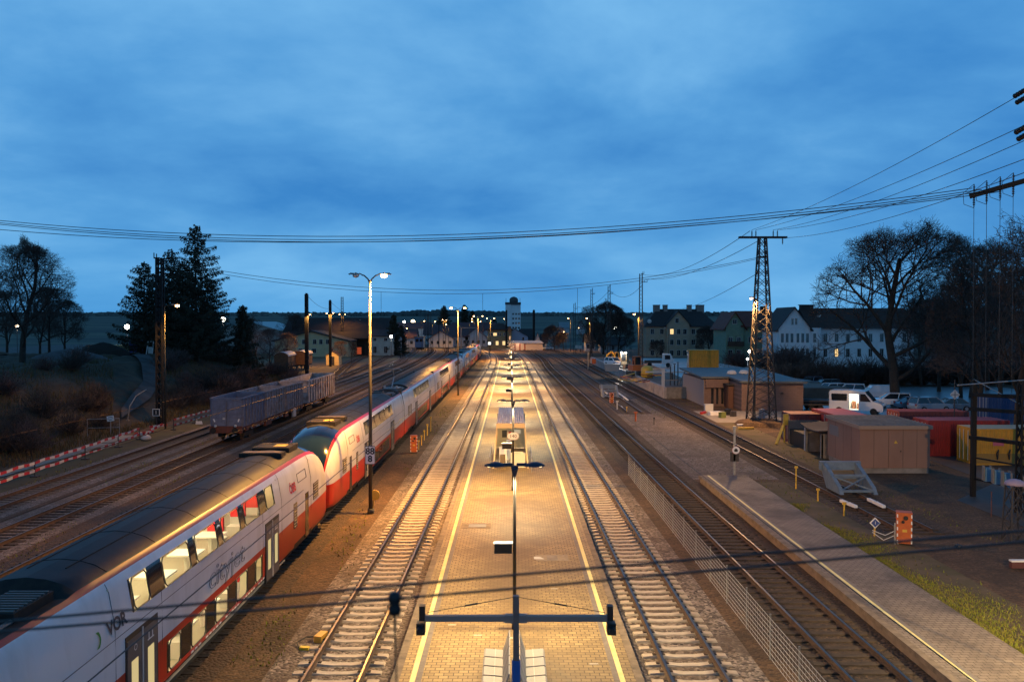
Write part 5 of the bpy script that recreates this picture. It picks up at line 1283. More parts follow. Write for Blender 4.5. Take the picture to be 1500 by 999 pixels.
def roof_gable(par, x0, x1, y0, y1, ze, zr, ax, m, ov=.5, th=.22, name='roof'):
    q = MB()
    if ax == 'y':
        xm = (x0+x1)/2; sl = (zr-ze)/(xm-x0)
        for s_, xe in ((-1, x0-ov), (1, x1+ov)):
            q.prism([(xe, y0-ov, ze-ov*sl), (xm, y0-ov, zr), (xm, y0-ov, zr+th), (xe, y0-ov, ze-ov*sl+th)], (0, y1-y0+2*ov, 0))
    else:
        ym = (y0+y1)/2; sl = (zr-ze)/(ym-y0)
        for s_, ye in ((-1, y0-ov), (1, y1+ov)):
            q.prism([(x0-ov, ye, ze-ov*sl), (x0-ov, ym, zr), (x0-ov, ym, zr+th), (x0-ov, ye, ze-ov*sl+th)], (x1-x0+2*ov, 0, 0))
    return q.build(name, m, par)
def walls_gable(par, x0, x1, y0, y1, zb, ze, zr, ax, m, name='wall'):
    q = MB()
    if ax == 'y': q.prism([(x0, y0, zb), (x1, y0, zb), (x1, y0, ze), ((x0+x1)/2, y0, zr), (x0, y0, ze)], (0, y1-y0, 0))
    else: q.prism([(x0, y0, zb), (x0, y1, zb), (x0, y1, ze), (x0, (y0+y1)/2, zr), (x0, y0, ze)], (x1-x0, 0, 0))
    return q.build(name, m, par)
def house(label, x0, x1, y0, y1, ze, zr, ax, wm_, rm, rows=(), nwin=0, ww=.9, wh=1.4, chim=(), zb=None, group=None, side=None, lit=()):
    zb = hgt((x0+x1)/2, y0) if zb is None else zb
    t = thing('house', label, 'house', ((x0+x1)/2, y0, zb), 0, group); ox, oy = (x0+x1)/2, y0
    X0, X1, D = x0-ox, x1-ox, y1-y0
    walls_gable(t, X0, X1, 0, D, -.5, ze, zr, ax, wm_); roof_gable(t, X0, X1, 0, D, ze, zr, ax, rm)
    for r_, z in enumerate(rows):
        for i in range(nwin): window(t, X0+(X1-X0)*(i+.5)/nwin, 0, z, ww, wh, (r_, i) in lit)
    if side:
        for z in rows:
            for i in range(side[1]): window(t, X0 if side[0] < 0 else X1, D*(i+.5)/side[1], z, ww, wh, False, side[0])
    for (cx, cy, cw, ch) in chim:
        MB().b(cx-cw/2, cx+cw/2, cy-.4, cy+.4, zr-1.2, zr+ch).b(cx-cw/2-.08, cx+cw/2+.08, cy-.48, cy+.48, zr+ch, zr+ch+.15).build('chimney', mat('chimney', (0.16, 0.12, 0.10), 0.85), t)
    return t
# white villa with the dark roof
WHW = mat('wall_white', (0.74, 0.74, 0.76), 0.8, (0.64, 0.64, 0.67), .6)
zb0 = 0
t = thing('house', 'white house with a black pointed gable and tall narrow windows', 'house', (62, 187, 0), 0, None)
walls_gable(t, -3.6, 3.3, 0, 12, -.4, 8.8, 13.2, 'y', WHW); roof_gable(t, -3.6, 3.3, 0, 12, 8.8, 13.2, 'y', ROOFD, .6)
MB().b(3.32, 6.0, .8, 12, -.4, 8.8).build('wall', WHW, t); MB().b(6.02, 27, 2.0, 13, -.4, 8.6).build('wall', WHW, t)
q = MB(); q.prism([(3.4, 1.2, 8.72), (3.4, 7.4, 13.0), (3.4, 7.4, 13.25), (3.4, .9, 8.75)], (24, 0, 0)); q.prism([(3.4, 13.6, 8.72), (3.4, 7.4, 13.0), (3.4, 7.4, 13.25), (3.4, 13.9, 8.75)], (24, 0, 0)); q.build('roof', ROOFB, t)
for z in (3.3, 6.6):
    for i in range(6): window(t, -2.75+i*1.05+(0 if i < 3 else .25), 0, z, .48, 1.9)
    for i in range(8): window(t, 7.4+i*2.5, 2.0, z, .7, 1.7, (z > 6 and i == 99) or (z < 4 and i == 1))
    window(t, 4.6, .8, z, .5, 1.9)
for x in (-.55, .25): window(t, x, 0, 10.2, .35, 1.3)
window(t, 2.2, 0, .2, .5, .9)
MB().b(3.5, 6.5, 6.9, 7.9, 12.6, 13.9).b(3.3, 6.7, 6.7, 8.1, 13.9, 14.05).build('chimney', ROOFD, t)
MB().lathe([(.05, -.2), (.45, -.02), (.48, .05), (.45, .08)], (5.6, 1.0, 11.6), 14, axis='y').build('satellite_dish', LGREY, t)
# green house with the red roof
GRNW = mat('wall_green', (0.18, 0.27, 0.20), 0.85, (0.14, 0.22, 0.16), .8)
t = thing('house', 'green-walled house with a red tiled roof and wooden balconies', 'house', (56.5, 204, 0))
walls_gable(t, -5.5, -1.2, -.5, 12, -.4, 9.2, 12.3, 'y', GRNW); MB().b(-1.2, 6.2, 0, 12, -.4, 9.0).build('wall', GRNW, t)
q = MB(); q.prism([(-2.0, -.9, 8.9), (-2.0, 6, 12.6), (-2.0, 6, 12.85), (-2.0, -1.2, 8.95)], (9.2, 0, 0)); q.prism([(-2.0, 12.9, 8.9), (-2.0, 6, 12.6), (-2.0, 6, 12.85), (-2.0, 13.2, 8.95)], (9.2, 0, 0)); q.build('roof', ROOFR, t)
roof_gable(t, -5.5, -1.2, -.5, 12, 9.2, 12.4, 'y', ROOFR, .7)
walls_gable(t, 3.2, 6.6, -.3, 6, 8.2, 9.6, 11.6, 'y', mat('wall_brownwood', (0.10, 0.06, 0.045), 0.85)); roof_gable(t, 3.2, 6.6, -.35, 6, 9.6, 11.6, 'y', ROOFD, .5, name='dormer_roof')
for z in (2.6, 5.6):
    q = MB(); q.b(-5.3, -1.4, -1.7, -.55, z-1.2, z-1.05); q.b(-5.3, -1.4, -1.7, -1.62, z-1.05, z-.1)
    for x in (-5.25, -3.4, -1.5): q.b(x-.05, x+.05, -1.7, -1.6, z-1.05, z+1.4)
    q.build('balcony', mat('balcony_wood', (0.06, 0.04, 0.03), 0.9), t)
    for x in (-4.4, -2.4): window(t, x, -.5, z, .9, 1.6)
    for x in (.5, 2.6, 5): window(t, x, 0, z+.3, .9, 1.3)
window(t, -3.4, -.5, 10.2, .9, 1.0); window(t, 4.9, -.3, 9.6, 1.2, 1.2)
MB().b(4.6, 5.8, 5.5, 6.5, 12, 14).build('chimney', ROOFB, t)
# beige apartment house
BEIG = mat('wall_beige', (0.36, 0.30, 0.22), 0.85, (0.30, 0.25, 0.18), .7)
t = thing('apartment_house', 'beige apartment house with four chimneys and one lit window', 'apartment house', (49.5, 250, 0))
MB().b(-10.3, 10.5, 0, 12, -.4, 9.0).build('wall', BEIG, t); walls_gable(t, -4.3, 2.2, -1.2, 8, -.4, 9.6, 13.2, 'y', BEIG, 'gable_wall')
q = MB(); q.prism([(-10.9, -.6, 8.8), (10.9, -.6, 8.8), (6.5, 6, 13.9), (-6.0, 6, 13.9)], (0, 0, .2)); q.prism([(-10.9, 12.6, 8.8), (10.9, 12.6, 8.8), (6.5, 6, 13.9), (-6.0, 6, 13.9)], (0, 0, .2)); q.poly([(-10.9, -.6, 9.0), (-10.9, 12.6, 9.0), (-6, 6, 14.1)]); q.poly([(10.9, -.6, 9.0), (10.9, 12.6, 9.0), (6.5, 6, 14.1)]); q.build('roof', ROOFD, t)
roof_gable(t, -4.3, 2.2, -1.2, 5, 9.6, 13.3, 'y', ROOFD, .5, name='gable_roof')
for z in (1.2, 4.3, 7.4):
    for x, y in ((-8.4, 0), (-5.6, 0), (-2.9, -1.2), (-.9, -1.2), (.9, -1.2), (3.6, 0), (6.2, 0), (8.8, 0)): window(t, x, y, z, .95, 1.5, z > 7 and x == -2.9)
window(t, -1.4, -1.2, 10.6, .9, 1.3)
for x, w_ in ((-6.2, 1.8), (-3.6, 1.2), (3.6, 1.2), (6.8, 2.2)): MB().b(x-w_/2, x+w_/2, 5, 7, 12.4, 15.2).b(x-w_/2-.08, x+w_/2+.08, 4.9, 7.1, 15.2, 15.35).build('chimney', mat('chimney_grey', (0.2, 0.19, 0.18), 0.85), t)
MB().lathe([(.05, -.2), (.6, -.02), (.63, .05), (.5, .1)], (-9.3, -.4, 10.4), 12, axis='y').build('satellite_dish', LGREY, t)
# flat brown building beside the pylon
PINK = pavers('pink_block', (0.165, 0.11, 0.10), (0.145, 0.095, 0.086), (0.10, 0.066, 0.06), .5, .25, (0.12, 0.085, 0.078), 0, .85)
PINK.node_tree.nodes['Mapping'].inputs['Rotation'].default_value = (R(90), 0, 0)
t = thing('service_building', 'flat-roofed brown block building with a recessed entrance behind the pylon', 'building', (22.6, 95, 0))
q = MB(); q.prism([(.1, 5.6, -.2), (3.0, 5.6, -.2), (3.0, 0, -.2), (5.8, 0, -.2), (9.6, -.8, -.2), (9.6, 18, -.2), (.1, 18, -.2)], (0, 0, 3.35)); q.build('wall', PINK, t)
q = MB(); q.b(.05, .09, 5.6, 18, 0, 3.1); q.build('side_render', mat('side_render', (0.26, 0.24, 0.25), .85), t)
q = MB()
def zr_(y): return 3.2+.9*sm(-2, 22, y)
fp_ = [(-.35, 5.2), (2.9, 5.2), (2.9, -.2), (9.9, -1.2), (9.9, 18.4), (-.35, 18.4)]
n0 = len(q.v); q.v += [(x, y, 3.15+.03*max(0, y)) for x, y in fp_]+[(x, y, 3.36+.03*max(0, y)) for x, y in fp_]; k = len(fp_)
q.face(tuple(range(n0, n0+k))[::-1]); q.face(tuple(range(n0+k, n0+2*k)))
for i in range(k): q.face((n0+i, n0+(i+1) % k, n0+k+(i+1) % k, n0+k+i))
q.build('roof', mat('roof_felt', (0.05, 0.065, 0.08), 0.55, (0.08, 0.095, 0.11), 1.0), t)
q = MB(); q.b(.2, 2.9, 5.3, 5.6, 2.2, 3.2); q.b(.9, 1.2, 5.54, 5.6, .3, 2.6, 1); q.b(1.5, 1.75, 5.54, 5.6, .3, 2.6, 1); q.b(2.1, 2.35, 5.54, 5.6, .3, 2.6, 1); q.build('front_panel', [PINK, GLASSD], t)
q = MB(); q.b(2.4, 2.96, 3.4, 5.6, 0, 2.5); q.build('door', mat('door_maroon', (0.10, 0.045, 0.035), .6), t)
MB().b(2.2, 3.1, 3.2, 5.3, 2.6, 2.75).build('canopy', ROOFD, t)
for x, y in ((4.2, 9), (5.8, 9.5)): MB().lathe([(.6, 0), (.6, .15), (.45, .4), (.1, .5)], (x, y, 3.6), 12).build('roof_light', LGREY, t)
MB().b(7.2, 7.5, -.52, -.42, 1.95, 2.1).build('vent', BLACK, t)
sheet('forecourt', [(20.2, 84), (33, 84), (33, 95), (20.2, 95)], CONC, .012)
# transformer hut
HUT = mat('hut_beige', (0.31, 0.175, 0.125), 0.8, (0.265, 0.145, 0.10), .7, 0.05, stretch=(1, 1, .5), thr=(.40, .75))
t = thing('transformer_hut', 'beige prefabricated hut with a sloping pebbled roof beside the blue buffer stop', 'hut', (22.65, 55.4, 0))
MB().b(.06, 4.5, .06, 5.6, -.1, .35).build('plinth', CONC, t)
MB().b(0, 4.56, 0, 5.66, .35, 2.9).build('wall', HUT, t)
q = MB()
for x in (.9, 1.85, 2.8, 3.7): q.b(x, x+.018, -.006, .0, .36, 2.9)
for y in (1.4, 2.8, 4.2): q.b(-.006, 0, y, y+.018, .36, 2.9)
q.build('panel_joint', mat('joint', (0.10, 0.065, 0.05), .9), t)
q = MB(); q.prism([(-.12, -.15, 2.9), (-.12, 5.8, 2.98), (-.12, 5.8, 3.2), (-.12, -.15, 3.12)], (4.8, 0, 0)); q.build('roof_edge', mat('hut_trim', (0.36, 0.25, 0.18), .8), t)
MB().poly([(-.05, -.08, 3.128), (4.6, -.08, 3.128), (4.6, 5.7, 3.206), (-.05, 5.7, 3.206)]).build('roof', stones('roof_pebbles', [(0.13, 0.11, 0.095), (0.22, 0.18, 0.15), (0.09, 0.075, 0.065)], 6, .6, (.10, .085, .07)), t)
q = MB(); q.b(1.9, 2.75, -.02, -.002, .5, 2.5); q.build('door', HUT, t); MB().prism([(2.2, -.03, 1.95), (2.45, -.03, 1.95), (2.325, -.03, 2.17)], (0, .008, 0)).build('warning_sign', YPAINT, t); MB().b(2.62, 2.67, -.05, -.02, 1.4, 1.5).build('handle', BLACK, t)
MB().b(-.02, -.004, 3.6, 5.3, 1.9, 2.6).build('vent', mat('vent_grey', (0.24, 0.20, 0.18), .7), t)
# row of bins / sheds left of it
t = thing('lean_to_shed', 'open-fronted concrete shed with a sagging felt roof left of the beige hut', 'shed', (22.4, 61.6, 0))
q = MB(); q.b(0, 2.2, 0, .14, 0, 1.75); q.b(2.1, 2.2, 0, 3.4, 0, 2.0); q.b(0, 2.2, 3.3, 3.44, 0, 1.9); q.b(-.02, .12, 3.2, 3.42, 0, 1.9); q.b(-.02, .12, 0, .2, 0, 1.7); q.build('wall', CONC, t)
q = MB(); n = 8
for i in range(n):
    y0, y1 = -.3+4.1*i/n, -.3+4.1*(i+1)/n; f = lambda u: 1.95+.12*(u/4)-.16*math.sin(math.pi*(u+.3)/4.1)
    q.prism([(-.3, y0, f(y0)), (2.5, y0, f(y0)+.15), (2.5, y0, f(y0)+.23), (-.3, y0, f(y0)+.08)], (0, y1-y0, f(y1)-f(y0)))
q.build('roof', mat('felt', (0.06, 0.045, 0.04), .9, (0.085, 0.065, 0.055), 2), t)
t = thing('storage_bay', 'open grey concrete storage bay between the sheds', 'storage bay', (22.5, 65.4, 0))
MB().b(0, 2.4, 0, .14, 0, 1.85).b(2.3, 2.4, .14, 3.8, 0, 1.9).b(0, 2.4, 3.8, 3.94, 0, 1.9).build('wall', mat('concrete_dark', (0.13, 0.115, 0.105), .9, (0.18, 0.155, 0.14), 2), t)
MB().b(-.02, .1, -.02, .12, 0, 1.95).build('post', LGREY, t); MB().b(.1, 2.3, .2, 3.75, 0, 1.2).build('contents', BLACK, t)
def zig(q, p0, p1, z0, z1, n, dep, m=0):
    p0, p1 = Vector(p0), Vector(p1); d = p1-p0; nr = Vector((d.y, -d.x, 0)).normalized(); pts = []
    for i in range(n):
        for f, o in ((0, 0), (.35, 0), (.5, dep), (.85, dep)): pts.append(p0+d*((i+f)/n)+nr*o)
    pts.append(p1)
    for a, b_ in zip(pts, pts[1:]): q.quad((a.x, a.y, z0), (b_.x, b_.y, z0), (b_.x, b_.y, z1), (a.x, a.y, z1), m)
def container(label, x, y, z, L, W, H_, m, rz=0, group='site containers', door='x0', mtop=None, extra=None, cat='container'):
    t = thing('shipping_container', label, cat, (x, y, z), rz, group)
    q = MB(); zig(q, (.1, 0, 0), (L-.1, 0, 0), .15, H_-.12, int(L/.28), -.035); zig(q, (L-.1, W, 0), (.1, W, 0), .15, H_-.12, int(L/.28), -.035); zig(q, (L, .1, 0), (L, W-.1, 0), .15, H_-.12, int(W/.28), -.035)
    q.build('side_panel', m, t)
    q = MB()
    for a in (0, L-.12):
        for b_ in (0, W-.12): q.b(a, a+.12, b_, b_+.12, 0, H_)
    for b_ in (0, W-.1): q.b(.12, L-.12, b_, b_+.1, 0, .15); q.b(.12, L-.12, b_, b_+.1, H_-.12, H_)
    for a in (0, L-.1): q.b(a, a+.1, .12, W-.12, 0, .15); q.b(a, a+.1, .12, W-.12, H_-.12, H_)
    q.build('frame', m, t)
    MB().b(.05, L-.05, .05, W-.05, H_-.03, H_+.012).build('roof', mtop or m, t)
    for s_ in (0, 1):
        q = MB(); y0 = .12+s_*(W-.24)/2; q.b(.03, .09, y0+.01, y0+(W-.24)/2-.01, .15, H_-.12)
        for yy_ in (.3, .75): q.tube([(.0, y0+(W-.24)/2*yy_, .2), (.0, y0+(W-.24)/2*yy_, H_-.2)], .025, 5, 1)
        q.build('door', [m, LGREY], t)
    return t
CRED = mat('container_red', (0.34, 0.022, 0.022), 0.5, (0.25, 0.022, 0.02), 2)
CREDT = mat('container_red_top', (0.36, 0.07, 0.085), 0.55, (0.28, 0.05, 0.06), 1.5)
CDRED = mat('container_maroon', (0.20, 0.04, 0.035), 0.6, (0.14, 0.03, 0.028), 2)
CORT = mat('container_rust_top', (0.36, 0.15, 0.08), 0.7, (0.28, 0.12, 0.07), 2)
CYEL = mat('container_yellow', (0.66, 0.30, 0.02), 0.55, (0.52, 0.24, 0.02), 2)
t = container('red container with a rusty orange top left of the grey storage bay', 22.8, 69.6, 0, 6.0, 2.44, 2.35, CDRED, 0, mtop=CORT)
MB().b(.1, 5.8, -.08, -.02, 0, 1.75).build('board', mat('grey_board', (0.13, 0.115, 0.11), .85), t)
t = container('bright red container with a white sign right behind the beige hut', 25.2, 63.4, 0, 2.6, 8.2, 2.62, CRED, 0, mtop=CREDT)
s2 = MB().b(-.03, -.008, 1.6, 3.0, 1.35, 2.25).build('white_sign', WHITE, t); MB().b(-.04, -.03, 1.8, 2.8, 1.5, 2.1).build('mark', CRED, s2)
t = container('red container with a small white sign right of the beige hut', 30.6, 62.6, 0, 6.0, 2.44, 2.62, CRED, 0, mtop=CREDT)
s2 = MB().b(-.04, -.008, .6, 1.7, 1.5, 2.0).build('white_sign', WHITE, t); text('mm', .5, RPAINT, s2, (-.045, 1.25, 1.75), Matrix(((0, 0, -1), (-1, 0, 0), (0, 1, 0)))); 
t = container('yellow container with a pink patch behind the dark switch rack', 31.9, 58.6, 0, 6.0, 2.44, 2.5, CYEL, 0, mtop=mat('container_sand_top', (0.42, 0.34, 0.22), .7))
s2 = MB().b(1.2, 1.95, -.045, -.04, 1.35, 1.85).build('pink_patch', mat('pink', (0.55, 0.12, 0.16), .6), t)
MB().b(.02, 6, -.03, .02, .15, .8).build('dirt_band', mat('dull_yellow', (0.34, 0.18, 0.04), .8), t)
for x in (1.5, 2.3): MB().tube([(x, -.1, .4), (x-.08, -.1, .8), (x+.05, -.1, 1.1), (x, -.1, .45)], .035, 5).build('hose', BLACK, t)
container('maroon container with an open lattice door in front of the parked cars', 33.2, 73.0, 0, 6.0, 2.44, 2.2, CDRED, 0)
container('dark blue container far right behind the switch rack', 47, 84, 0, 6.0, 2.5, 2.6, mat('container_navy', (0.02, 0.05, 0.15), .5), 0)
t = container('yellow site office container stacked behind the flat brown building', 24.8, 119.5, 3.35, 4.1, 2.6, 2.7, CYEL, R(-6), 'stacked site offices')
for x in (.5, 1.35): MB().b(x*0-.02, .02, .4+x*.6, .9+x*.6, .8, 2.2).build('window', LGREY, t)
container('yellow site office container standing under the stacked one', 24.8, 119.5, .62, 4.1, 2.6, 2.7, CYEL, R(-6), 'stacked site offices')
# prop boards on the red container
t = thing('leaning_beams', 'yellow painted beams leaning beside the rust-topped container', 'beams', (22.2, 70.2, 0))
MB().bar((-.9, -1.6, .05), (.15, -.3, 1.55), .22, .1).build('beam', YPAINT, t); MB().b(.0, .42, -.55, -.45, 1.45, 2.35).build('plate', YPAINT, t); MB().bar((.12, -.4, 0), (.12, -.4, 1.5), .12, .12).build('leg', YPAINT, t)
for i, (px, py, m_, lb) in enumerate(((1093, 629, YPAINT, 'yellow board lying at the foot of the pylon'), (1085, 624, WHITE, 'pale sack lying at the foot of the pylon'))):
    p = G(px, py); q = MB().box((0, 0, .12), (1.5 if i == 0 else .7, .22, .16), R(8)); tag(q.build('board' if i == 0 else 'sack', m_, None, p, 0, False, .02), lb, 'board' if i == 0 else 'sack')
gd = 'building materials before the brown building'
for i, (px, py, w_, d_, h, m_, lb) in enumerate(((1038, 603, .9, .6, .8, LGREY, 'pale crate at the corner of the brown building'), (1047, 608, 1.3, .6, .35, WHITE, 'white slab bundle before the brown building'), (1058, 612, .6, .5, .55, mat('moss_box', (.16, .19, .05), .8), 'green box before the brown building'), (1066, 608, .5, .5, .6, BLACK, 'black tub left of the pair before the entrance'), (1074, 610, .5, .5, .5, STEEL, 'dark grey tub before the entrance'), (1030, 606, 1.4, .3, .2, RPAINT, 'red board on the ground beside the pale crate'))):
    p = G(px, py); q = MB().box((0, 0, h/2), (w_, d_, h), R(12*i)).box((0, 0, h+.02), (w_*1.06, d_*1.06, .05), R(12*i)); tag(q.build('crate' if i != 1 else 'slab_bundle', m_, None, p, 0, False, .02), lb, 'crate', gd)
# retaining wall and raised works yard
t = thing('retaining_wall', 'long pale concrete retaining wall along the far right track', 'wall', (19.9, 111, 0))
ry = [111+4*i for i in range(25)]; q = MB()
for y in ry: q.b(-.1+.004*(y-111)*-1, .25, y-111+.02, y-111+3.98, -.1, 1.45)
q.build('panel', mat('pale_panel', (0.44, 0.40, 0.38), .85, (0.30, 0.27, 0.25), 1.2), t)
q = MB(); q.b(.25, 3.0, -.12, .12, -.1, 1.5); q.build('end_panel', CONC, t)
tag(MB().b(20.15, 44, 111.15, 211, -.1, 1.36).build('works_yard', mat('works_soil', (0.10, 0.085, 0.07), .9, (0.15, 0.13, 0.11), .5)), kind='structure')
YZ = 1.36
sheet('asphalt_lane', [(26, 125), (44, 125), (44, 205), (30, 205)], ASPH, YZ+.012)
def bx_thing(name, label, cat, px, py, Y, parts, group=None, rz=0):
    p = At(px, py, Y); p = (p.x, Y, YZ if 20 < p.x < 44 and 111 < Y < 211 else hgt(p.x, Y)); t = thing(name, label, cat, p, rz, group)
    for nm, fn, m_ in parts:
        q = MB(); fn(q); q.build(nm, m_, t)
    return t
def digger(label, px, Y, m_, rz, arm=True, s_=1.0, lights=False, group=None):
    p = At(px, 540, Y); t = thing('excavator', label, 'excavator', (p.x, Y, YZ), rz, group)
    for sg in (-1, 1):
        q = MB(); q.prism([(-1.5, sg*.85-.22, .0), (1.5, sg*.85-.22, 0), (1.75, sg*.85-.22, .35), (1.5, sg*.85-.22, .7), (-1.5, sg*.85-.22, .7), (-1.75, sg*.85-.22, .35)], (0, .44, 0)); q.build('track', BLACK, t)
    MB().b(-1.5, 1.1, -.95, .95, .8, 1.75).build('body', m_, t, bevel=.06)
    q = MB(); q.b(.05, 1.2, -.9, .1, 1.75, 3.0); q.build('cab', [GLASSD], t)
    q = MB()
    for x in (.05, 1.2):
        for y in (-.9, .1): q.bar((x, y, 1.7), (x, y, 3.02), .1, .1)
    q.b(0, 1.25, -.95, .15, 3.0, 3.1); q.build('cab_frame', m_, t)
    if arm:
        q = MB(); q.bar((1.0, .5, 1.3), (2.6, .5, 3.4), .25, .35); q.bar((2.6, .5, 3.4), (4.2, .5, 2.4), .22, .3); q.bar((4.2, .5, 2.4), (4.4, .5, 1.0), .18, .25); q.build('boom', m_, t)
        MB().prism([(4.0, .1, .3), (4.9, .1, .3), (4.6, .1, 1.1), (4.2, .1, 1.1)], (0, .8, 0)).build('bucket', STEEL, t)
    if lights:
        for x, y in ((1.2, -.8), (1.2, .0)):
            MB().lathe([(.10, -.08), (.13, 0)], (x, y, 3.2), 10, axis='x').build('work_light', emis('work_light', (1, .95, .82), 40), t)
        light('POINT', 'lamp_light', (1.9, -.8, 3.2), 900, (1, .93, .8), t, .2)
    t.scale = (s_,)*3
    return t
gex = 'excavators on the building site'
digger('orange excavator beside the tall lattice mast', 931, 138, mat('digger_orange', (0.55, 0.14, 0.03), .5), R(100), False, 1.0, False, gex)
digger('dark excavator with two glaring work lights', 917, 158, mat('digger_dark', (0.20, 0.15, 0.10), .6), R(-100), True, .95, True, gex)
digger('small yellow excavator behind the concrete wall end', 906, 175, YPAINT, R(-150), True, .8, False, gex)
ghe = 'heaps of site boards'
rr = random.Random(5)
for i in range(14):
    px = rr.uniform(916, 966); Y = rr.uniform(118, 128); p = At(px, 545, Y); q = MB(); L = rr.uniform(1.2, 2.2)
    q.box((0, 0, 0), (L, .22, .12), R(rr.uniform(-40, 40)), 0, R(rr.uniform(-12, 12)))
    LB = ['board foremost in the heap behind the wall', 'short board on the left of the heap', 'long board across the heap', 'tilted board at the heap top', 'board at the right end of the heap', 'board lying under the yellow drum', 'board beside the white post', 'loose board next to the orange excavator', 'board half buried in the site heap', 'board pointing at the rails in the site heap', 'board at the back of the site heap', 'flat board low in the site heap', 'steep board in the middle of the site heap', 'last board toward the stacked site office']
    cm = (ORNG, YPAINT, WGR, mat('plank_pale', (0.4, 0.28, 0.16), .8))[i % 4]
    tag(q.build('site_board', cm, None, (p.x, Y, YZ+.15+rr.uniform(0, .75))), ('orange ', 'yellow ', 'rust red ', 'pale wooden ')[i % 4]+LB[i], 'board', ghe)
p = At(948, 540, 132); t = thing('yellow_tank', 'round yellow tank on the building site', 'tank', (p.x, 132, YZ)); MB().lathe([(.7, 0), (.95, .25), (.95, 1.5), (.6, 1.8), (.2, 1.9)], (0, 0, 0), 14).build('drum', YPAINT, t, smooth=True); MB().b(-.9, .9, -.1, .1, .0, .2).build('stand', STEEL, t)
p = At(897, 535, 150); t = thing('skip_box', 'grey steel skip behind the concrete wall', 'skip', (p.x, 150, YZ)); MB().prism([(-1.1, 0, 0), (1.1, 0, 0), (1.4, 0, 1.3), (-1.4, 0, 1.3)], (0, 1.8, 0)).build('shell', GALV, t); MB().b(-1.45, 1.45, -.06, 0, 1.2, 1.32).build('rim', LGREY, t)
p = At(971.5, 560, 113.5); t = thing('concrete_post', 'white concrete post at the near end of the retaining wall', 'post', (p.x, 113.5, YZ)); MB().b(-.18, .18, -.18, .18, 0, 2.3).b(-.26, .26, -.22, .22, 2.3, 2.42).build('post', LGREY, t); MB().bar((0, 0, .8), (2.6, .8, .9), .14, .1).bar((2.2, .8, .1), (3.1, .9, 2.0), .12, .12).build('brace', CONC, t)
for i, px in enumerate((982, 988, 993)):
    p = At(px, 558, 116); t = tag(MB().bar((0, 0, 0), (0, 0, 2.6+.2*i), .13, .13).box((0, 0, 2.7+.2*i), (.3, .2, .1)).build('steel_post', STEEL, None, (p.x, 116, YZ)), ['left', 'middle', 'right'][i]+' dark steel post between white post and stacked office', 'post', 'dark steel posts')
t = bx_thing('silver_trough', 'long pale trough lying along the raised yard', 'trough', 985, 538, 128, [('trough', lambda q: q.b(-4, 2.5, 0, .5, 1.0, 1.2), LGREY), ('leg', lambda q: q.b(-.1, .1, 0, .5, 0, 1.0), STEEL)])
# small far things right of the tracks
for i, (px, py, lb) in enumerate(((845, 508, 'left white square track signal far right of the platform'), (850, 508.5, 'right white square track signal far right of the platform'))):
    p = G(px, 519); z = At(px, py, p.y).z; t = thing('track_signal', lb, 'signal', p, 0, 'white square signals'); MB().tube([(0, 0, 0), (0, 0, z-.4)], .08, 6).build('post', STEEL, t); MB().b(-.5, .5, -.06, 0, z-.5, z+.5).build('plate', LGREY, t)
p = G(870, 538); t = thing('warning_board', 'orange warning board at the start of the retaining wall', 'sign', p); MB().b(-.05, .05, 0, .08, 0, 1.9).build('post', STEEL, t); MB().b(-.45, .45, -.05, 0, .8, 1.9).build('board', ORNG, t)
p = G(861.5, 541); t = thing('concrete_mast', 'pale slim concrete mast before the retaining wall', 'mast', p); MB().bar((0, 0, 0), (0, 0, 3.9), .3, .3).bar((0, 0, 3.9), (0, 0, 4.1), .2, .2).build('post', CONC, t)
# ------------------------------------------------------------------ left side buildings
YWAL = mat('wall_yellow', (0.50, 0.43, 0.26), 0.85, (0.42, 0.36, 0.22), .5)
t = thing('gabled_building', 'pale yellow gabled building before the grey hall roof', 'building', (-62, 250, 0))
walls_gable(t, -7.5, 14, 0, 16, -.5, 4.6, 7.4, 'y', YWAL); roof_gable(t, -7.5, 14, 0, 16, 4.6, 7.4, 'y', ROOFD, .8, .35)
for x in (-1.5, 1.0, 4.2, 6.0, 8): window(t, x, 0, 4.4, .9, 1.3)
for x in (-4.5, 0, 4, 9): window(t, x, 0, 1.8, 1.1, 1.2)
t = thing('grey_hall', 'long hall with a pale grey curved roof on the left', 'building', (-85, 275, 0)); walls_gable(t, -9, 10, 0, 30, -.5, 7.5, 10.2, 'y', mat('hall_wall', (0.3, 0.33, 0.32), .8)); roof_gable(t, -9, 10, 0, 30, 7.5, 10.2, 'y', mat('hall_roof', (0.30, 0.40, 0.42), .5, (0.24, 0.33, 0.36), 1), .6)
t = thing('engine_shed', 'long engine shed with a huge dark roof and a pale end wall', 'building', (-48, 262, 0))
q = MB(); q.b(-18, 12, 2, 22, -.5, 5.6); q.build('wall', mat('shed_brick', (0.10, 0.06, 0.05), .85), t)
q = MB(); q.prism([(-23, -1, 5.0), (12.5, -1, 5.0), (9.5, 10, 11.3), (-23, 10, 11.3)], (0, 0, .3)); q.prism([(-23, 23, 5.0), (12.5, 23, 5.0), (9.5, 10, 11.3), (-23, 10, 11.3)], (0, 0, .3)); q.poly([(12.5, -1, 5.3), (12.5, 23, 5.3), (9.5, 10, 11.5)]); q.build('roof', mat('shed_roof', (0.028, 0.018, 0.018), .85, (0.04, 0.025, 0.022), .7), t)
MB().b(4.5, 12, -2.6, 2, -.5, 5.9).build('wall', mat('wall_pale', (0.46, 0.42, 0.37), .85, (0.36, 0.32, 0.28), .7), t)
q = MB(); q.prism([(4.0, -3.2, 5.8), (12.5, -3.2, 5.8), (12.5, 3, 7.6), (4.0, 3, 7.6)], (0, 0, .25)); q.build('roof', ROOFD, t)
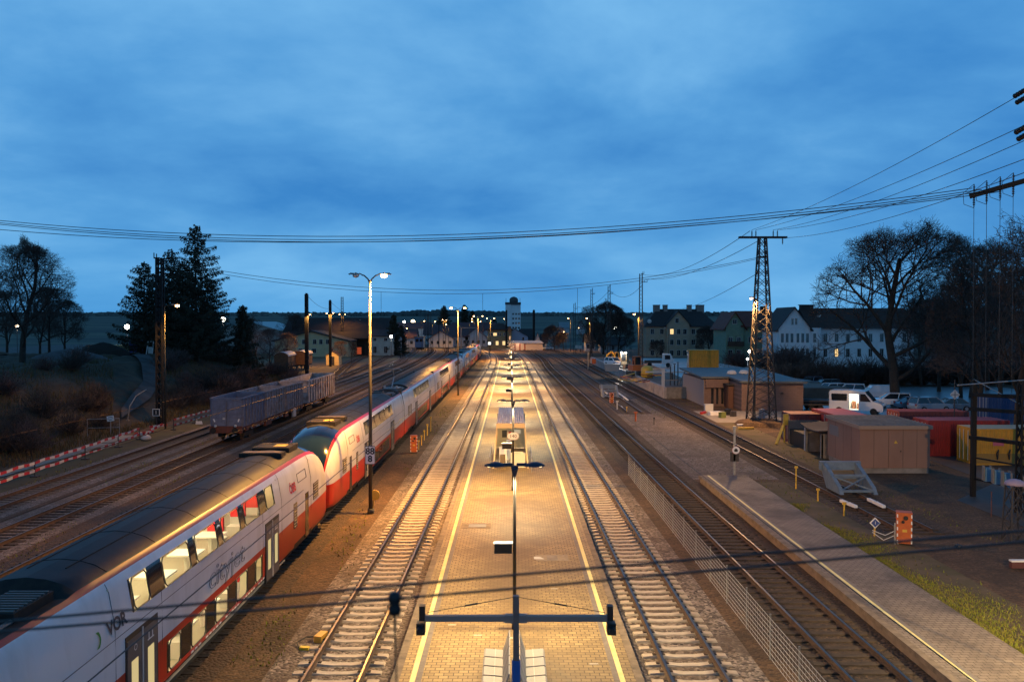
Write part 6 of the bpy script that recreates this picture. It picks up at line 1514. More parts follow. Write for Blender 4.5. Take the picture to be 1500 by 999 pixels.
for x in (6.3, 9.6): window(t, x, -2.6, 4.9, .9, .9); window(t, x, -2.6, 1.8, 1.0, 2.0)
for x in (-15, -11, -7, -3, 1): MB().b(x-1.4, x+1.4, 1.9, 1.98, 0, 4.4).build('gate', mat('gate_dark', (0.03, 0.025, 0.025), .8), t)
q = MB().b(-1.9, 1.4, 1.88, 1.9, .3, 2.4).build('lit_gate', emis('gate_glow', (1, .16, .06), .35), t)
p = G(487, 535); t = thing('yellow_hut', 'small yellow hut with a peaked roof behind the wagons', 'hut', p); walls_gable(t, -1.5, 1.5, 0, 3.2, -.1, 2.3, 3.3, 'y', mat('hut_yellow', (0.66, 0.48, 0.22), .75)); roof_gable(t, -1.5, 1.5, 0, 3.2, 2.3, 3.3, 'y', ROOFB, .15, .08); MB().b(-.35, .45, -.05, -.005, 0, 2.0).build('door', STEEL, t)
# site containers on the bank, heaps
def bank(px, Y): x = At(px, 500, Y).x; return Vector((x, Y, hgt(x, Y)))
p = bank(189, 138); container('blue site container with a white window on the bank', p.x, p.y, p.z, 6.2, 2.5, 2.7, mat('container_blue', (0.03, 0.07, 0.32), .5), 0); wn_ = MB().b(2.6, 3.9, -.08, -.03, .9, 2.0).build('window', LGREY, C.objects['shipping_container.%03d' % (len([o for o in C.objects if o.name.startswith('shipping_container')])-1)]); MB().b(2.75, 3.75, -.10, -.08, 1.05, 1.85).build('pane', GLASSD, wn_)
p = bank(138, 142); container('dull yellow site container behind the dark earth heap', p.x, p.y, p.z, 5.5, 2.5, 2.5, mat('container_ochre', (0.36, 0.30, 0.14), .7), 0)
p = bank(226, 140); container('ochre container partly hidden by the lattice mast', p.x, p.y, p.z, 3.4, 2.5, 2.6, mat('container_ochre_b', (0.26, 0.24, 0.10), .7), 0)
def heap(label, p, r, h, m_, seed):
    q = MB(); rr = random.Random(seed); n = 16; rings = 6
    for i in range(rings+1):
        u = i/rings
        for j in range(n):
            a = 2*math.pi*j/n; rad = r*(1-u)*(1+rr.uniform(-.12, .12))+.02; q.v.append((rad*math.cos(a)*1.3, rad*math.sin(a)*.8, h*(1-(1-u)**1.6)*(1+rr.uniform(-.05, .05))-.15))
    for i in range(rings):
        for j in range(n): q.face((i*n+j, i*n+(j+1) % n, (i+1)*n+(j+1) % n, (i+1)*n+j))
    q.face(tuple(rings*n+j for j in range(n))); return tag(q.build('earth_heap', m_, None, p, 0, True), label, 'heap', 'earth heaps on the bank')
heap('dark earth heap in front of the yellow site container', bank(152, 122), 3.6, 2.1, mat('dark_earth', (0.02, 0.016, 0.012), .95), 1)
heap('grey gravel heap at the edge of the bank', bank(100, 108), 4.2, 1.6, mat('grey_earth', (0.09, 0.09, 0.095), .95), 2)
t = thing('leaning_trestle', 'white leaning trestle beside the blue site container', 'trestle', bank(214, 126)); q = MB(); q.bar((0, 0, 0), (.3, 0, 2.0), .12, .1); q.bar((.9, 0, 0), (1.1, 0, 2.0), .12, .1); q.bar((.3, 0, 2.0), (1.1, 0, 2.0), .12, .1); q.build('frame', WHITE, t); MB().b(.3, .9, -.02, .02, .2, 1.2).build('panel', LGREY, t)
# christmas tree with lights
p = G(525, 514.5); t = thing('christmas_tree', 'christmas tree with warm lights before the engine shed', 'christmas tree', p)
q = MB(); rr = random.Random(11)
for i in range(700):
    u = rr.random(); a = rr.uniform(0, 6.28); r_ = (1-u)*1.7*rr.uniform(.5, 1); z = .6+u*4.2; d = .25; n0 = len(q.v)
    q.v += [(r_*math.cos(a), r_*math.sin(a), z), (r_*math.cos(a+.25)*1.15, r_*math.sin(a+.25)*1.15, z-.28), (r_*math.cos(a-.2), r_*math.sin(a-.2), z-.3)]; q.face((n0, n0+1, n0+2))
q.build('foliage', mat('fir_needles', (0.015, 0.03, 0.015), .9), t); MB().tube([(0, 0, 0), (0, 0, 4.8)], [.12, .02], 6).build('trunk', BARK, t)
q = MB()
for i in range(46):
    u = (i+.5)/46; a = i*2.4; r_ = (1-u)*1.75+.08; q.box((r_*math.cos(a), r_*math.sin(a)-.05, .6+u*4.2), (.10, .10, .10))
q.build('fairy_lights', emis('fairy', (1, .72, .36), 14), t)
# ------------------------------------------------------------------ far town
HWL = mat('town_white', (0.5, 0.5, 0.52), .8, (0.4, 0.4, 0.42), .3); ROOFP = mat('town_roof', (0.10, 0.055, 0.06), .8)
gt = 'white houses beyond the station throat'
rr = random.Random(21)
TL = ['far white gabled house behind the dark lattice posts', 'low white house right of the lattice posts', 'white house with a purple-red roof left of the tall lamps', 'white house behind the second yard lamp', 'white house left of the portal', 'pale house behind the portal beam', 'gabled white house beside the signal box', 'small white house right of the third yard lamp', 'broad white house under the warm floodlight', 'white house farthest left beside the engine shed']
for i, (px, Y, w_, ze, zr, ax) in enumerate(((665, 360, 12, 4.5, 8, 'x'), (646, 350, 10, 3.5, 6.5, 'y'), (684, 370, 13, 5.5, 10, 'x'), (640, 395, 12, 4.8, 8.8, 'x'), (697, 360, 9, 4, 7.5, 'y'), (712, 365, 8, 3.6, 7, 'y'), (724, 380, 10, 4.4, 9, 'x'), (706, 400, 12, 5, 10, 'x'), (606, 410, 16, 7.5, 10, 'x'), (584, 350, 14, 4, 7.4, 'x'))):
    x = At(px, 500, Y).x; house(TL[i], x-w_/2, x+w_/2, Y, Y+9, ze, zr, ax, HWL, ROOFP, (2.0,), 4, 1.0, 1.3, ((w_*.2, 4.5, .9, .9),), None, gt, None, ((0, 1),) if i in (2, 5) else ())
# signal box, silo, gable house, tents
t = thing('signal_tower', 'yellow brick signal box with lit windows at the track throat', 'building', (At(732, 500, 330).x, 330, 0))
SBW = mat('signal_brick', (0.34, 0.25, 0.13), .85, (0.28, 0.2, 0.1), .6)
MB().b(-4.6, 4.6, 0, 8, -.3, 7.2).build('wall', SBW, t); q = MB(); q.prism([(-5.4, -.8, 7.2), (5.4, -.8, 7.2), (5.4, 8.8, 7.2), (-5.4, 8.8, 7.2)], (0, 0, .3)); q.prism([(-4.8, -.3, 7.5), (4.8, -.3, 7.5), (1.5, 4, 9.4), (-1.5, 4, 9.4)], (0, .01, 0)); q.poly([(-5.2, -.6, 7.5), (5.2, -.6, 7.5), (1.2, 4, 9.8), (-1.2, 4, 9.8)]); q.poly([(-5.2, 8.6, 7.5), (-5.2, -.6, 7.5), (-1.2, 4, 9.8)]); q.poly([(5.2, 8.6, 7.5), (5.2, -.6, 7.5), (1.2, 4, 9.8)]); q.build('roof', ROOFB, t)
for x, l_ in ((-3.2, 0), (-1, 1), (1.6, 1), (3.4, 0)): window(t, x, 0, 2.2, 1.0, 1.5, bool(l_))
for x in (-3.4, -1.8, -.2, 2.2): window(t, x, 0, 5.6, 1.3, 1.1, x == -1.8)
MB().b(-4.66, -4.6, 1, 2, 4, 5).build('window', LITW, t)
t = thing('silo_tower', 'white grain silo tower with a round tank on its roof', 'tower', (At(751.5, 470, 560).x, 560, hgt(0, 560)))
SIL = mat('silo_white', (0.70, 0.76, 0.80), .8, (0.60, 0.66, 0.70), .3)
MB().b(-5.0, -1.2, 0, 9, -1, 22.4-hgt(0, 560)).build('wall', SIL, t); MB().b(-1.2, 5.0, .6, 9, -1, 22.0-hgt(0, 560)).build('wall', SIL, t)
h5 = 22.2-hgt(0, 560); MB().b(-5.2, 5.2, -.2, 9.2, h5, h5+1.5).build('parapet', mat('silo_dark', (0.05, 0.06, 0.07), .8), t)
MB().lathe([(2.6, 0), (2.9, .5), (2.8, 2.2), (2.0, 3.2), (.4, 3.8)], (.5, 4, h5+1.5), 14).build('tank', mat('silo_tank', (0.07, 0.085, 0.09), .8), t)
for x in (-4.6, 4.6): MB().tube([(x, 1, h5+1.4), (x, 1, h5+4.2)], .12, 5).build('antenna', STEEL, t)
for z in (h5-6, h5-9, h5-12, h5-15):
    for x in (.0, 1.9, 3.8): MB().b(x-.5, x+.7, .5, .62, z-.7, z+.4).build('window', GLASSD, t)
t = thing('barn', 'pale blue gabled barn wall right of the signal box', 'barn', (At(754, 500, 335).x, 335, 0)); walls_gable(t, -5.2, 5.2, 0, 14, -.3, 4.6, 7.6, 'y', mat('barn_wall', (0.42, 0.44, 0.56), .8)); roof_gable(t, -5.2, 5.2, 0, 14, 4.6, 7.6, 'y', ROOFD, .4); MB().b(3.0, 3.7, -.05, -.005, 3.2, 4.4).build('window', GLASSD, t)
house('long dark-roofed barn wing right of the gabled barn', At(762, 500, 342).x, At(782, 500, 342).x, 342, 352, 3.6, 7.4, 'x', mat('dull_wall', (0.2, 0.22, 0.26), .8), ROOFD, (1.8,), 2)
t = thing('market_tent', 'low pavilion with lit white tent walls before the barn', 'pavilion', (At(767, 505, 312).x, 312, 0)); q = MB(); q.b(-5.4, 7, 0, 6, -.1, 2.6); q.build('wall', mat('tent_wall', (0.62, 0.5, 0.44), .8), t)
for x in (-5.2, -3.4, -1.6, .2): MB().b(x, x+.5, -.05, -.002, 0, 2.4).build('red_stripe', mat('tent_red', (.3, .06, .05), .7), t)
MB().prism([(-5.8, -.5, 2.6), (7.4, -.5, 2.6), (6.4, 3, 3.4), (-4.8, 3, 3.4)], (0, 3.2, 0)).build('roof', mat('tent_roof', (.6, .55, .5), .7), t); light('POINT', 'lamp_light', (-2, -1.2, 2.3), 70, (1, .7, .45), t, .2)
house('small pale house with a dark roof right of the far post', At(784, 505, 318).x, At(791, 505, 318).x, 318, 325, 3.6, 6.3, 'y', HWL, ROOFD, (2.0,), 1)
house('small white cottage beside the dark shrub far right', At(793, 505, 322).x, At(801, 505, 322).x, 322, 329, 2.8, 5.6, 'x', HWL, ROOFD, (1.6,), 1)
house('low white house hidden by the round dark crown', At(858, 505, 300).x, At(872, 505, 300).x, 300, 308, 3.2, 6, 'x', HWL, ROOFD, (1.7,), 2)
house('low pale shed behind the building site', At(880, 505, 290).x, At(916, 505, 290).x, 290, 298, 2.6, 5.0, 'x', mat('pale_shed', (.30, .31, .33), .8), ROOFD, (1.5,), 3)
house('distant farmhouse with a pale roof on the field', At(820, 480, 620).x, At(834, 480, 620).x, 620, 632, 4, 8, 'x', HWL, mat('pale_roof', (.2, .24, .26), .8), (), 0)
house('distant white house with a dark gable on the field', At(846, 480, 600).x, At(856, 480, 600).x, 600, 610, 4.5, 9, 'y', HWL, ROOFD, (), 0)
p = G(614, 512.5); t = thing('blue_wagon', 'blue box wagon standing at the far yard tracks', 'freight wagon', p); MB().b(-1.6, 1.6, 0, 7, .9, 4.6).build('body', mat('wagon_blue', (0.03, 0.10, 0.26), .5), t); MB().b(-1.7, 1.7, -.1, 7.1, 4.6, 4.85).build('roof', STEEL, t); q = MB(); q.b(-1.3, -.2, -.05, 0, 3, 4.1); q.b(.2, 1.3, -.05, 0, 3, 4.1); q.build('window', GLASSD, t)
for yy_ in (1.2, 5.5): MB().b(-1.2, 1.2, yy_-.4, yy_+.4, 0, .9).build('wheelset', BLACK, t)
p = G(612, 509.5); t = thing('signal_column', 'pale pink column beside the blue wagon', 'column', (G(611, 512).x, 268, 0)); MB().lathe([(1.0, 0), (.95, 4.5), (1.1, 4.6), (1.1, 5.0), (.3, 6.2)], (0, 0, 0), 12).build('shaft', mat('pink_wall', (.5, .36, .34), .8), t)
t = thing('square_signal', 'lit white square signal on a thin post beside the far train', 'signal', G(717, 521)); z = At(717, 503, G(717, 521).y).z; MB().tube([(0, 0, 0), (0, 0, z-.3)], .10, 6).build('post', POLE, t); MB().b(-.42, .42, -.1, .05, z-.42, z+.42).build('lamp_face', emis('signal_face', (1, .95, .85), 1.6), t)
t = thing('home_signal', 'tall black and white signal mast at the far platform end', 'signal', (-.6, 232, 0)); q = MB()
for i in range(8): q.bar((0, 0, i*.9), (0, 0, i*.9+.9), .3, .3, i % 2)
q.build('mast', [WHITE, BLACK], t); MB().b(-.35, .35, -.2, .1, 7.2, 9.0).build('head', BLACK, t)
gtb = 'speaker and sign boxes at the far platform'
# ------------------------------------------------------------------ VEHICLES
TYRE = mat('tyre', (0.012, 0.012, 0.013), .8); HEADL = mat('headlamp', (.6, .62, .65), .2); TAILR = mat('tail_lamp', (.25, .02, .02), .3)
CARW = {}
def car(label, p, rz, col, kind='suv', group='cars on the parking lot', name='parked_car'):
    t = thing(name, label, 'car' if kind != 'van' else 'van', p, rz, group)
    m = mat('car_'+'_'.join('%d' % int(c*100) for c in col), col, .28, coat=.7)
    if kind == 'suv': prof = [(-2.2, .35), (-2.25, .75), (-2.1, 1.02), (1.0, 1.02), (2.0, .90), (2.2, .65), (2.2, .35)]; gh = ((-2.12, 1.15), (-1.85, .35), 1.02, 1.62)
    elif kind == 'sedan': prof = [(-2.2, .3), (-2.25, .7), (-2.0, .92), (1.0, .92), (2.05, .80), (2.25, .55), (2.25, .3)]; gh = ((-1.75, 1.15), (-1.0, .25), .92, 1.43)
    else: prof = [(-2.0, .35), (-2.05, .8), (-2.0, 1.1), (1.1, 1.1), (1.95, .95), (2.15, .65), (2.15, .35)]; gh = ((-1.98, 1.35), (-1.9, .6), 1.1, 1.82)
    q = MB(); q.prism([(x, -.90, z) for x, z in prof], (0, 1.8, 0)); q.build('body', m, t, bevel=.09)
    (a, b_), (c_, d_), z0, z1 = gh; q = MB(); w0, w1 = .84, .66
    B = [(a, -w0, z0), (b_, -w0, z0), (b_, w0, z0), (a, w0, z0)]; T = [(c_, -w1, z1), (d_, -w1, z1), (d_, w1, z1), (c_, w1, z1)]
    n0 = 0; q.v += B+T
    for i in range(4): q.face((i, (i+1) % 4, 4+(i+1) % 4, 4+i), 0)
    q.face((4, 5, 6, 7), 0); q.build('glasshouse', GLASSD if kind != 'van' else m, t)
    q = MB(); q.prism([(c_-.1, -w1-.03, z1-.02), (d_+.08, -w1-.03, z1-.02), (d_+.08, w1+.03, z1-.02), (c_-.1, w1+.03, z1-.02)], (0, 0, .06))
    for i in range(4): q.bar(Vector(B[i])*.995+Vector((0, 0, 0)), Vector(T[i])*1.0, .09, .09)
    for sg in (-1, 1): q.bar(((a+b_)/2-.1, sg*w0, z0), ((c_+d_)/2, sg*w1, z1), .08, .06)
    q.build('roof', m, t)
    if kind == 'van':
        q = MB(); q.poly([(b_+.02, -w0*.9, z0+.06), (b_+.02, w0*.9, z0+.06), (d_+.04, w1*.9, z1-.08), (d_+.04, -w1*.9, z1-.08)]); q.build('windscreen', GLASSD, t)
    for x in (-1.35, 1.35):
        for sg in (-1, 1):
            if 'w' not in CARW: CARW['w'] = MB().lathe([(.33, -.1), (.34, 0), (.33, .1), (.22, .11)], (0, 0, 0), 14, axis='y').mesh('wheel', TYRE); CARW['r'] = MB().lathe([(.20, -.12), (.20, .12)], (0, 0, 0), 10, axis='y').mesh('rim', GALV)
            wh = obj('wheel', CARW['w'], t, (x, sg*.84, .34)); obj('rim', CARW['r'], wh)
    for sg in (-1, 1): MB().box((2.14, sg*.62, .74), (.16, .34, .14)).build('headlight', HEADL, t); MB().box((-2.2, sg*.7, .85), (.1, .25, .2)).build('taillight', TAILR, t)
    return t
WHC, BLC, BLU, SIL_ = (.80, .82, .86), (.02, .025, .03), (.04, .10, .18), (.30, .36, .42)
def onlot(px, py): return G(px, py)
car('black car second from the left in the parking row', onlot(1188, 574), R(170), BLC, 'sedan')
car('dark blue car farthest left in the parking row', onlot(1184, 567), R(170), BLU, 'suv')
car('white estate car right of the black car', onlot(1215, 579), R(195), WHC, 'suv')
car('dark car half hidden behind the white estate car', onlot(1208, 572), R(185), BLC, 'suv')
car('white estate car close behind the lit work van', onlot(1243, 580), R(160), WHC, 'suv')
car('white delivery van parked between the work van and the white suv', onlot(1284, 585), R(175), WHC, 'van')
car('white suv nearest the big bare tree', onlot(1305, 596), R(170), WHC, 'suv')
car('blue-grey car farthest right of the big tree', onlot(1392, 602), R(175), (.10, .18, .26), 'sedan')
car('pale blue car behind the maroon container', onlot(1362, 603), R(10), SIL_, 'suv')
car('dark blue car between the big tree and the maroon container', onlot(1342, 600), R(5), BLU, 'sedan')
p = At(899, 527, 170); car('white car on the building site beside the work lights', (p.x, 170, YZ+.02), R(-60), WHC, 'suv', 'site vehicles')
p = At(1060, 535, 128); t = car('white van standing right of the stacked site office', (p.x, 128, YZ*0+.02), R(8), WHC, 'van', 'site vehicles')
p = At(967, 535, 165)
t = thing('flatbed_truck', 'white flatbed truck on the site road before the apartment house', 'truck', (p.x, 165, YZ+.02), R(-10), 'site vehicles')
MB().prism([(.4, -1, .6), (2.4, -1, .6), (2.5, -1, 1.4), (2.0, -1, 2.5), (.4, -1, 2.6)], (0, 2, 0)).build('cab', mat('truck_white', (.6, .6, .62), .4), t, bevel=.08); MB().b(-3, .3, -1, 1, .75, .95).b(-3, .3, -1, -.95, .95, 1.3).build('bed', STEEL, t); MB().quad((2.46, -.85, 1.5), (2.46, .85, 1.5), (2.1, .8, 2.4), (2.1, -.8, 2.4)).b(.9, 1.9, -1.02, -.99, 1.5, 2.3).build('window', GLASSD, t)
for x in (-2, 1.5):
    for sg in (-1, 1): MB().lathe([(.42, -.13), (.42, .13), (.2, .14)], (x, sg*.9, .42), 12, axis='y').build('wheel', TYRE, t)
for i, (px, py, rz, lb) in enumerate(((506, 513, 10, 'white car left of the christmas tree'), (510, 511, 5, 'second white car left of the christmas tree'), (532, 517, 175, 'dark car parked before the christmas tree'), (538, 515.5, 170, 'second dark car parked by the christmas tree'), (802, 512.5, 5, 'white car parked at the far white cottage'))):
    car(lb, G(px, py), R(rz), WHC if 'white' in lb else BLC, 'suv', 'cars before the far buildings')
# white work van with its side door open, lit inside
pv = G(1256, 605.5); t = thing('work_van', 'white high-roofed work van with a brightly lit open side door', 'van', pv, R(-33))
VW = mat('van_white', (.66, .68, .72), .3, coat=.6)
q = MB(); q.prism([(-2.75, 1.0, .4), (-2.75, 1.0, 2.3), (-2.6, .9, 2.5), (-.6, .9, 2.55), (.9, .92, 2.45), (1.75, .95, 1.45), (2.6, .95, 1.15), (2.75, .98, .8), (2.75, 1.0, .4)], (0, -.05, 0)); q.build('far_side', VW, t)
q = MB()
sd = [(-2.75, .4), (-.75, .4), (-.75, 2.15), (.3, 2.15), (.3, .4), (2.75, .4), (2.75, .8), (2.6, 1.15), (1.75, 1.45), (.9, 2.45), (-.6, 2.55), (-2.6, 2.5), (-2.75, 2.3)]
q.prism([(x, -1.0, z) for x, z in sd], (0, .06, 0)); q.build('near_side', VW, t)
q = MB(); top_ = [(-2.75, .4), (-2.75, 2.3), (-2.6, 2.5), (-.6, 2.55), (.9, 2.45)]
for (xa, za), (xb, zb2) in zip(top_, top_[1:]): q.quad((xa, -1, za), (xb, -1, zb2), (xb, 1, zb2), (xa, 1, za))
q.quad((1.75, -1, 1.45), (1.75, 1, 1.45), (2.6, 1, 1.15), (2.6, -1, 1.15)); q.quad((2.6, -1, 1.15), (2.6, 1, 1.15), (2.75, 1, .8), (2.75, -1, .8)); q.quad((2.75, -1, .8), (2.75, 1, .8), (2.75, 1, .4), (2.75, -1, .4)); q.build('body', VW, t)
MB().quad((.98, -.86, 2.36), (.98, .86, 2.36), (1.72, .9, 1.5), (1.72, -.9, 1.5)).build('windscreen', GLASSD, t); MB().quad((.92, -1, 2.45), (.92, 1, 2.45), (1.76, 1, 1.45), (1.76, -1, 1.45)).build('windscreen_frame', BLACK, t)
MB().prism([(.45, -1.012, 1.4), (1.55, -1.012, 1.4), (.95, -1.012, 2.2), (.45, -1.012, 2.2)], (0, .01, 0)).b(-2.5, -.9, -1.012, -1.002, 1.4, 2.15).build('window', GLASSD, t)
MB().b(2.74, 2.78, -.6, .6, .65, .95).build('grille', BLACK, t)
for sg in (-1, 1): MB().box((2.62, sg*.75, 1.0), (.28, .34, .2)).build('headlight', HEADL, t)
q = MB(); q.b(-.74, .29, .85, .9, .45, 2.4); q.b(-2.6, .4, -.9, .9, .42, .46); q.b(-.74, -.70, -.8, .85, .46, 2.4); q.b(.3, .34, -.8, .85, .46, 2.4); q.build('cabin', mat('cabin_white', (.7, .68, .6), .6), t)
MB().b(-.6, .2, -.4, .4, 2.36, 2.40).build('cabin_lamp', emis('cabin_lamp', (1, .96, .82), 30), t); light('POINT', 'lamp_light', (-.25, -.2, 2.2), 60, (1, .96, .82), t, .1)
MB().b(-.6, -.3, .2, .7, .46, 1.3).b(-.1, .15, .3, .8, .46, 1.0).build('toolbox', [mat('toolbox', (.25, .10, .05), .7)], t)
for x in (-1.7, 1.8):
    for sg in (-1, 1): MB().lathe([(.36, -.12), (.36, .12), (.2, .13)], (x, sg*.92, .36), 14, axis='y').build('wheel', TYRE, t)
# trailer with a dark load and the worker
p = G(1196, 600); t = thing('flat_trailer', 'low trailer with a dark load left of the lit van', 'trailer', p, R(-4)); MB().b(-3.4, 3.2, -.9, .9, .55, .75).build('bed', STEEL, t)
q = MB(); rr = random.Random(9)
for i in range(9): q.tube([(-3.2+rr.uniform(0, .6), -.7+i*.17, .85+rr.uniform(0, .25)), (0, -.7+i*.17, .98), (3.0-rr.uniform(0, .8), -.7+i*.17, .85)], .12, 6)
q.build('load', mat('load_dark', (.022, .022, .026), .8), t)
for x in (-.8, .2):
    for sg in (-1, 1): MB().lathe([(.3, -.1), (.3, .1)], (x, sg*.95, .3), 12, axis='y').build('wheel', TYRE, t)
MB().b(-3.5, -3.42, -.5, .5, .6, 1.3).build('marker_plate', LGREY, t)
def person(label, p, rz, vest, trousers, s_=1.0, lean=0):
    t = thing('person', label, 'person', p, rz)
    P = [(0, 0, .95), (0, .02, 1.2), (0, .02, 1.42), (0, .02, 1.53), (.0, .03, 1.66), (-.19, .02, 1.42), (-.27, .05, 1.15), (-.22, .25, .98), (.19, .02, 1.42), (.27, .05, 1.15), (.2, .28, 1.02), (-.10, 0, .9), (-.12, .03, .5), (-.13, 0, .08), (-.13, .15, .04), (.10, 0, .9), (.13, .05, .5), (.14, -.02, .08), (.14, .13, .04)]
    E = [(0, 1), (1, 2), (2, 3), (3, 4), (2, 5), (5, 6), (6, 7), (2, 8), (8, 9), (9, 10), (0, 11), (11, 12), (12, 13), (13, 14), (0, 15), (15, 16), (16, 17), (17, 18)]
    RR = [.15, .15, .16, .06, .105, .075, .055, .045, .075, .055, .045, .095, .07, .05, .045, .095, .07, .05, .045]
    me = bpy.data.meshes.new('body'); me.from_pydata(P, E, []); me.materials.append(trousers); o = obj('body', me, t)
    sk = o.modifiers.new('skin', 'SKIN'); 
    for i, r_ in enumerate(RR): me.skin_vertices[0].data[i].radius = (r_, r_)
    me.skin_vertices[0].data[0].use_root = True
    o.modifiers.new('sub', 'SUBSURF').levels = 1; o.modifiers['sub'].render_levels = 1
    MB().lathe([(.19, .92), (.20, 1.15), (.215, 1.36), (.13, 1.5)], (0, .02, 0), 12).build('vest', vest, t, smooth=True)
    q = MB().lathe([(.125, 1.66), (.13, 1.72), (.09, 1.79), (.02, 1.81)], (0, .03, 0), 12); q.build('helmet', mat('helmet_white', (.6, .6, .55), .5), t, smooth=True)
    MB().lathe([(.05, 1.54), (.085, 1.60), (.09, 1.66), (.06, 1.70)], (0, .045, 0), 10).build('face', mat('skin', (.42, .25, .18), .7), t, smooth=True)
    t.scale = (s_,)*3
    return t
me_test = None
try:
    person('person in a yellow high-visibility vest between trailer and van', G(1218.5, 600), R(80), mat('hivis', (.55, .75, .05), .6, emit=.0), mat('trousers', (.03, .035, .05), .9))
except Exception as ex: print('person failed', ex)
# diamond sign over the parked cars
p = G(1398, 652); t = thing('diamond_sign', 'white diamond sign with a dark cross right of the beige hut', 'sign', p); z = At(1398, 578, p.y).z
MB().tube([(0, .05, 0), (0, .05, z+1.2)], .04, 6).build('post', STEEL, t); s2 = MB().box((0, 0, z), (.56, .03, .56), ry=R(45)).build('plate', LGREY, t); MB().box((0, -.02, z), (.05, .01, .6)).box((0, -.02, z), (.6, .01, .05)).build('cross', STEEL, s2)
# ================================================================== TREES
TWIG = mat('twigs', (0.055, 0.040, 0.034), 0.95, (0.09, 0.065, 0.052), 2)
TWIGR = mat('twigs_reddish', (0.085, 0.055, 0.05), 0.95, (0.13, 0.08, 0.07), 2)
NEED = mat('needles', (0.018, 0.024, 0.014), 0.95, (0.045, 0.042, 0.024), 3)
def rot_about(v, ax, a): return Matrix.Rotation(a, 3, ax) @ v
def bare_tree(seed, H_, R_, trunk=.25, twigs=3, tw=.022, up=.35, first=.22, dens=1.0):
    """meshes (trunk+limbs, twigs) of a leafless tree filling a dome of radius R_ and height H_"""
    rr = random.Random(seed); a, b_ = MB(), MB()
    zc = H_*(first+.05); env = lambda p: ((p.x/R_)**2+(p.y/R_)**2+((p.z-H_*.53)/(H_*.48))**2)/(1+.16*math.sin(3*math.atan2(p.y, p.x)+seed)+.10*math.sin(7*math.atan2(p.y, p.x)+p.z*1.1+seed)+.10*math.sin(p.z*1.7+seed*2))
    def grow(p, d, L, r, lvl):
        n = 4 if lvl < 2 else (3 if lvl < 4 else 2); pts = [p.copy()]; q = p.copy(); dd = d.copy()
        for i in range(n):
            dd = (dd+Vector((rr.gauss(0, .16), rr.gauss(0, .16), rr.gauss(0, .12)+(up*.16 if lvl < 3 else .02)))).normalized(); q = q+dd*(L/n)
            if (lvl > 0 or i > 1) and q.z > H_*.2 and env(q) > (.62, .82, .93, 1.0, 1.05, 1.1)[lvl]: break
            pts.append(q.copy())
        if len(pts) < 2: return
        m_ = len(pts); rs = [max(tw*.5, r*(1-.62*i/(m_-1))) for i in range(m_)]
        (a if lvl < 2 else b_).tube(pts, rs, 7 if lvl < 1 else (5 if lvl < 2 else 3), 0, False)
        if lvl >= 5: return
        nk = int(round({0: 11, 1: 8, 2: 6, 3: twigs+1, 4: twigs}[lvl]*(dens if lvl > 1 else 1)))
        for k in range(nk):
            u = .30+.70*(k+rr.random())/nk if lvl else first+(1-first)*(k+.5)/nk
            u = min(.99, u); f = u*(m_-1); i = int(f); c = pts[i].lerp(pts[min(i+1, m_-1)], f-i)
            ax = dd.orthogonal(); ax.rotate(Matrix.Rotation(k*2.4+rr.uniform(-.5, .5), 3, dd))
            tdir = rot_about(dd, ax, R(rr.uniform(32, 62) if lvl else rr.uniform(40, 72)*(1.1-.5*u)))
            if lvl == 0:
                LL = R_*1.12*math.sqrt(max(.12, 1-((c.z-H_*.42)/(H_*.62))**2))*rr.uniform(.8, 1.08)
            else: LL = L*rr.uniform(.42, .66)*(1.25-.5*u)
            grow(c, tdir, LL, rs[min(i, m_-1)]*(.62 if lvl else .5), lvl+1)
    grow(Vector((0, 0, -.2)), Vector((0, 0, 1)), H_*.86, trunk, 0)
    return a, b_
def plant_bare(name, label, p, ab, m_, s_=1.0, rz=0.0, group=None, cat='tree', meshes={}):
    k = (id(ab), m_.name)
    if k not in meshes: meshes[k] = (ab[0].mesh('trunk', BARK, True), ab[1].mesh('crown', m_))
    t = thing(name, label, cat, p, rz, group); obj('trunk', meshes[k][0], t); obj('crown', meshes[k][1], t); t.scale = (s_,)*3 if isinstance(s_, (int, float)) else s_
    return t
def conifer(seed, H_, R_, nb, droop, dens, gap=.0, low=.08, top=.25):
    rr = random.Random(seed); a, b_ = MB(), MB(); a.tube([(0, 0, -.2), (0, 0, H_*.5), (0, 0, H_)], [.30*H_/20, .17*H_/20, .02], 8)
    for i in range(nb):
        u = low+(1-low)*(i+rr.random())/nb; z = H_*u; L = R_*(1-u)**.5*rr.choice((rr.uniform(.4, .8), rr.uniform(.75, 1.2)))+top; an = i*2.39996+rr.uniform(-.4, .4)
        if rr.random() < gap: continue
        dx, dy = math.cos(an), math.sin(an); pts = []
        for j in range(5):
            v = j/4; pts.append(Vector((dx*L*v, dy*L*v, z-droop*L*v+.32*L*v*v)))
        a.tube(pts, [.05*(1-.8*j/4)+.008 for j in range(5)], 4, 0, False)
        for j in range(int(dens*L*5)):
            v = rr.uniform(.12, 1); f = v*4; k = min(3, int(f)); c = pts[k].lerp(pts[k+1], f-k)
            sx = rr.uniform(-.55, .55)*(1.1-v*.6)*min(1.0, L*.3); c = c+Vector((-dy*sx, dx*sx, -abs(rr.gauss(0, .22))-abs(sx)*.2))
            e_ = rr.uniform(.14, .38); ang = rr.uniform(0, 6.28); o = Vector((math.cos(ang)*e_*.35, math.sin(ang)*e_*.35, 0))
            n0 = len(b_.v); b_.v += [tuple(c+o), tuple(c-o), tuple(c+Vector((dx*e_*.5, dy*e_*.5, -e_*rr.uniform(.3, 1.1))))]; b_.face((n0, n0+1, n0+2))
    return a, b_
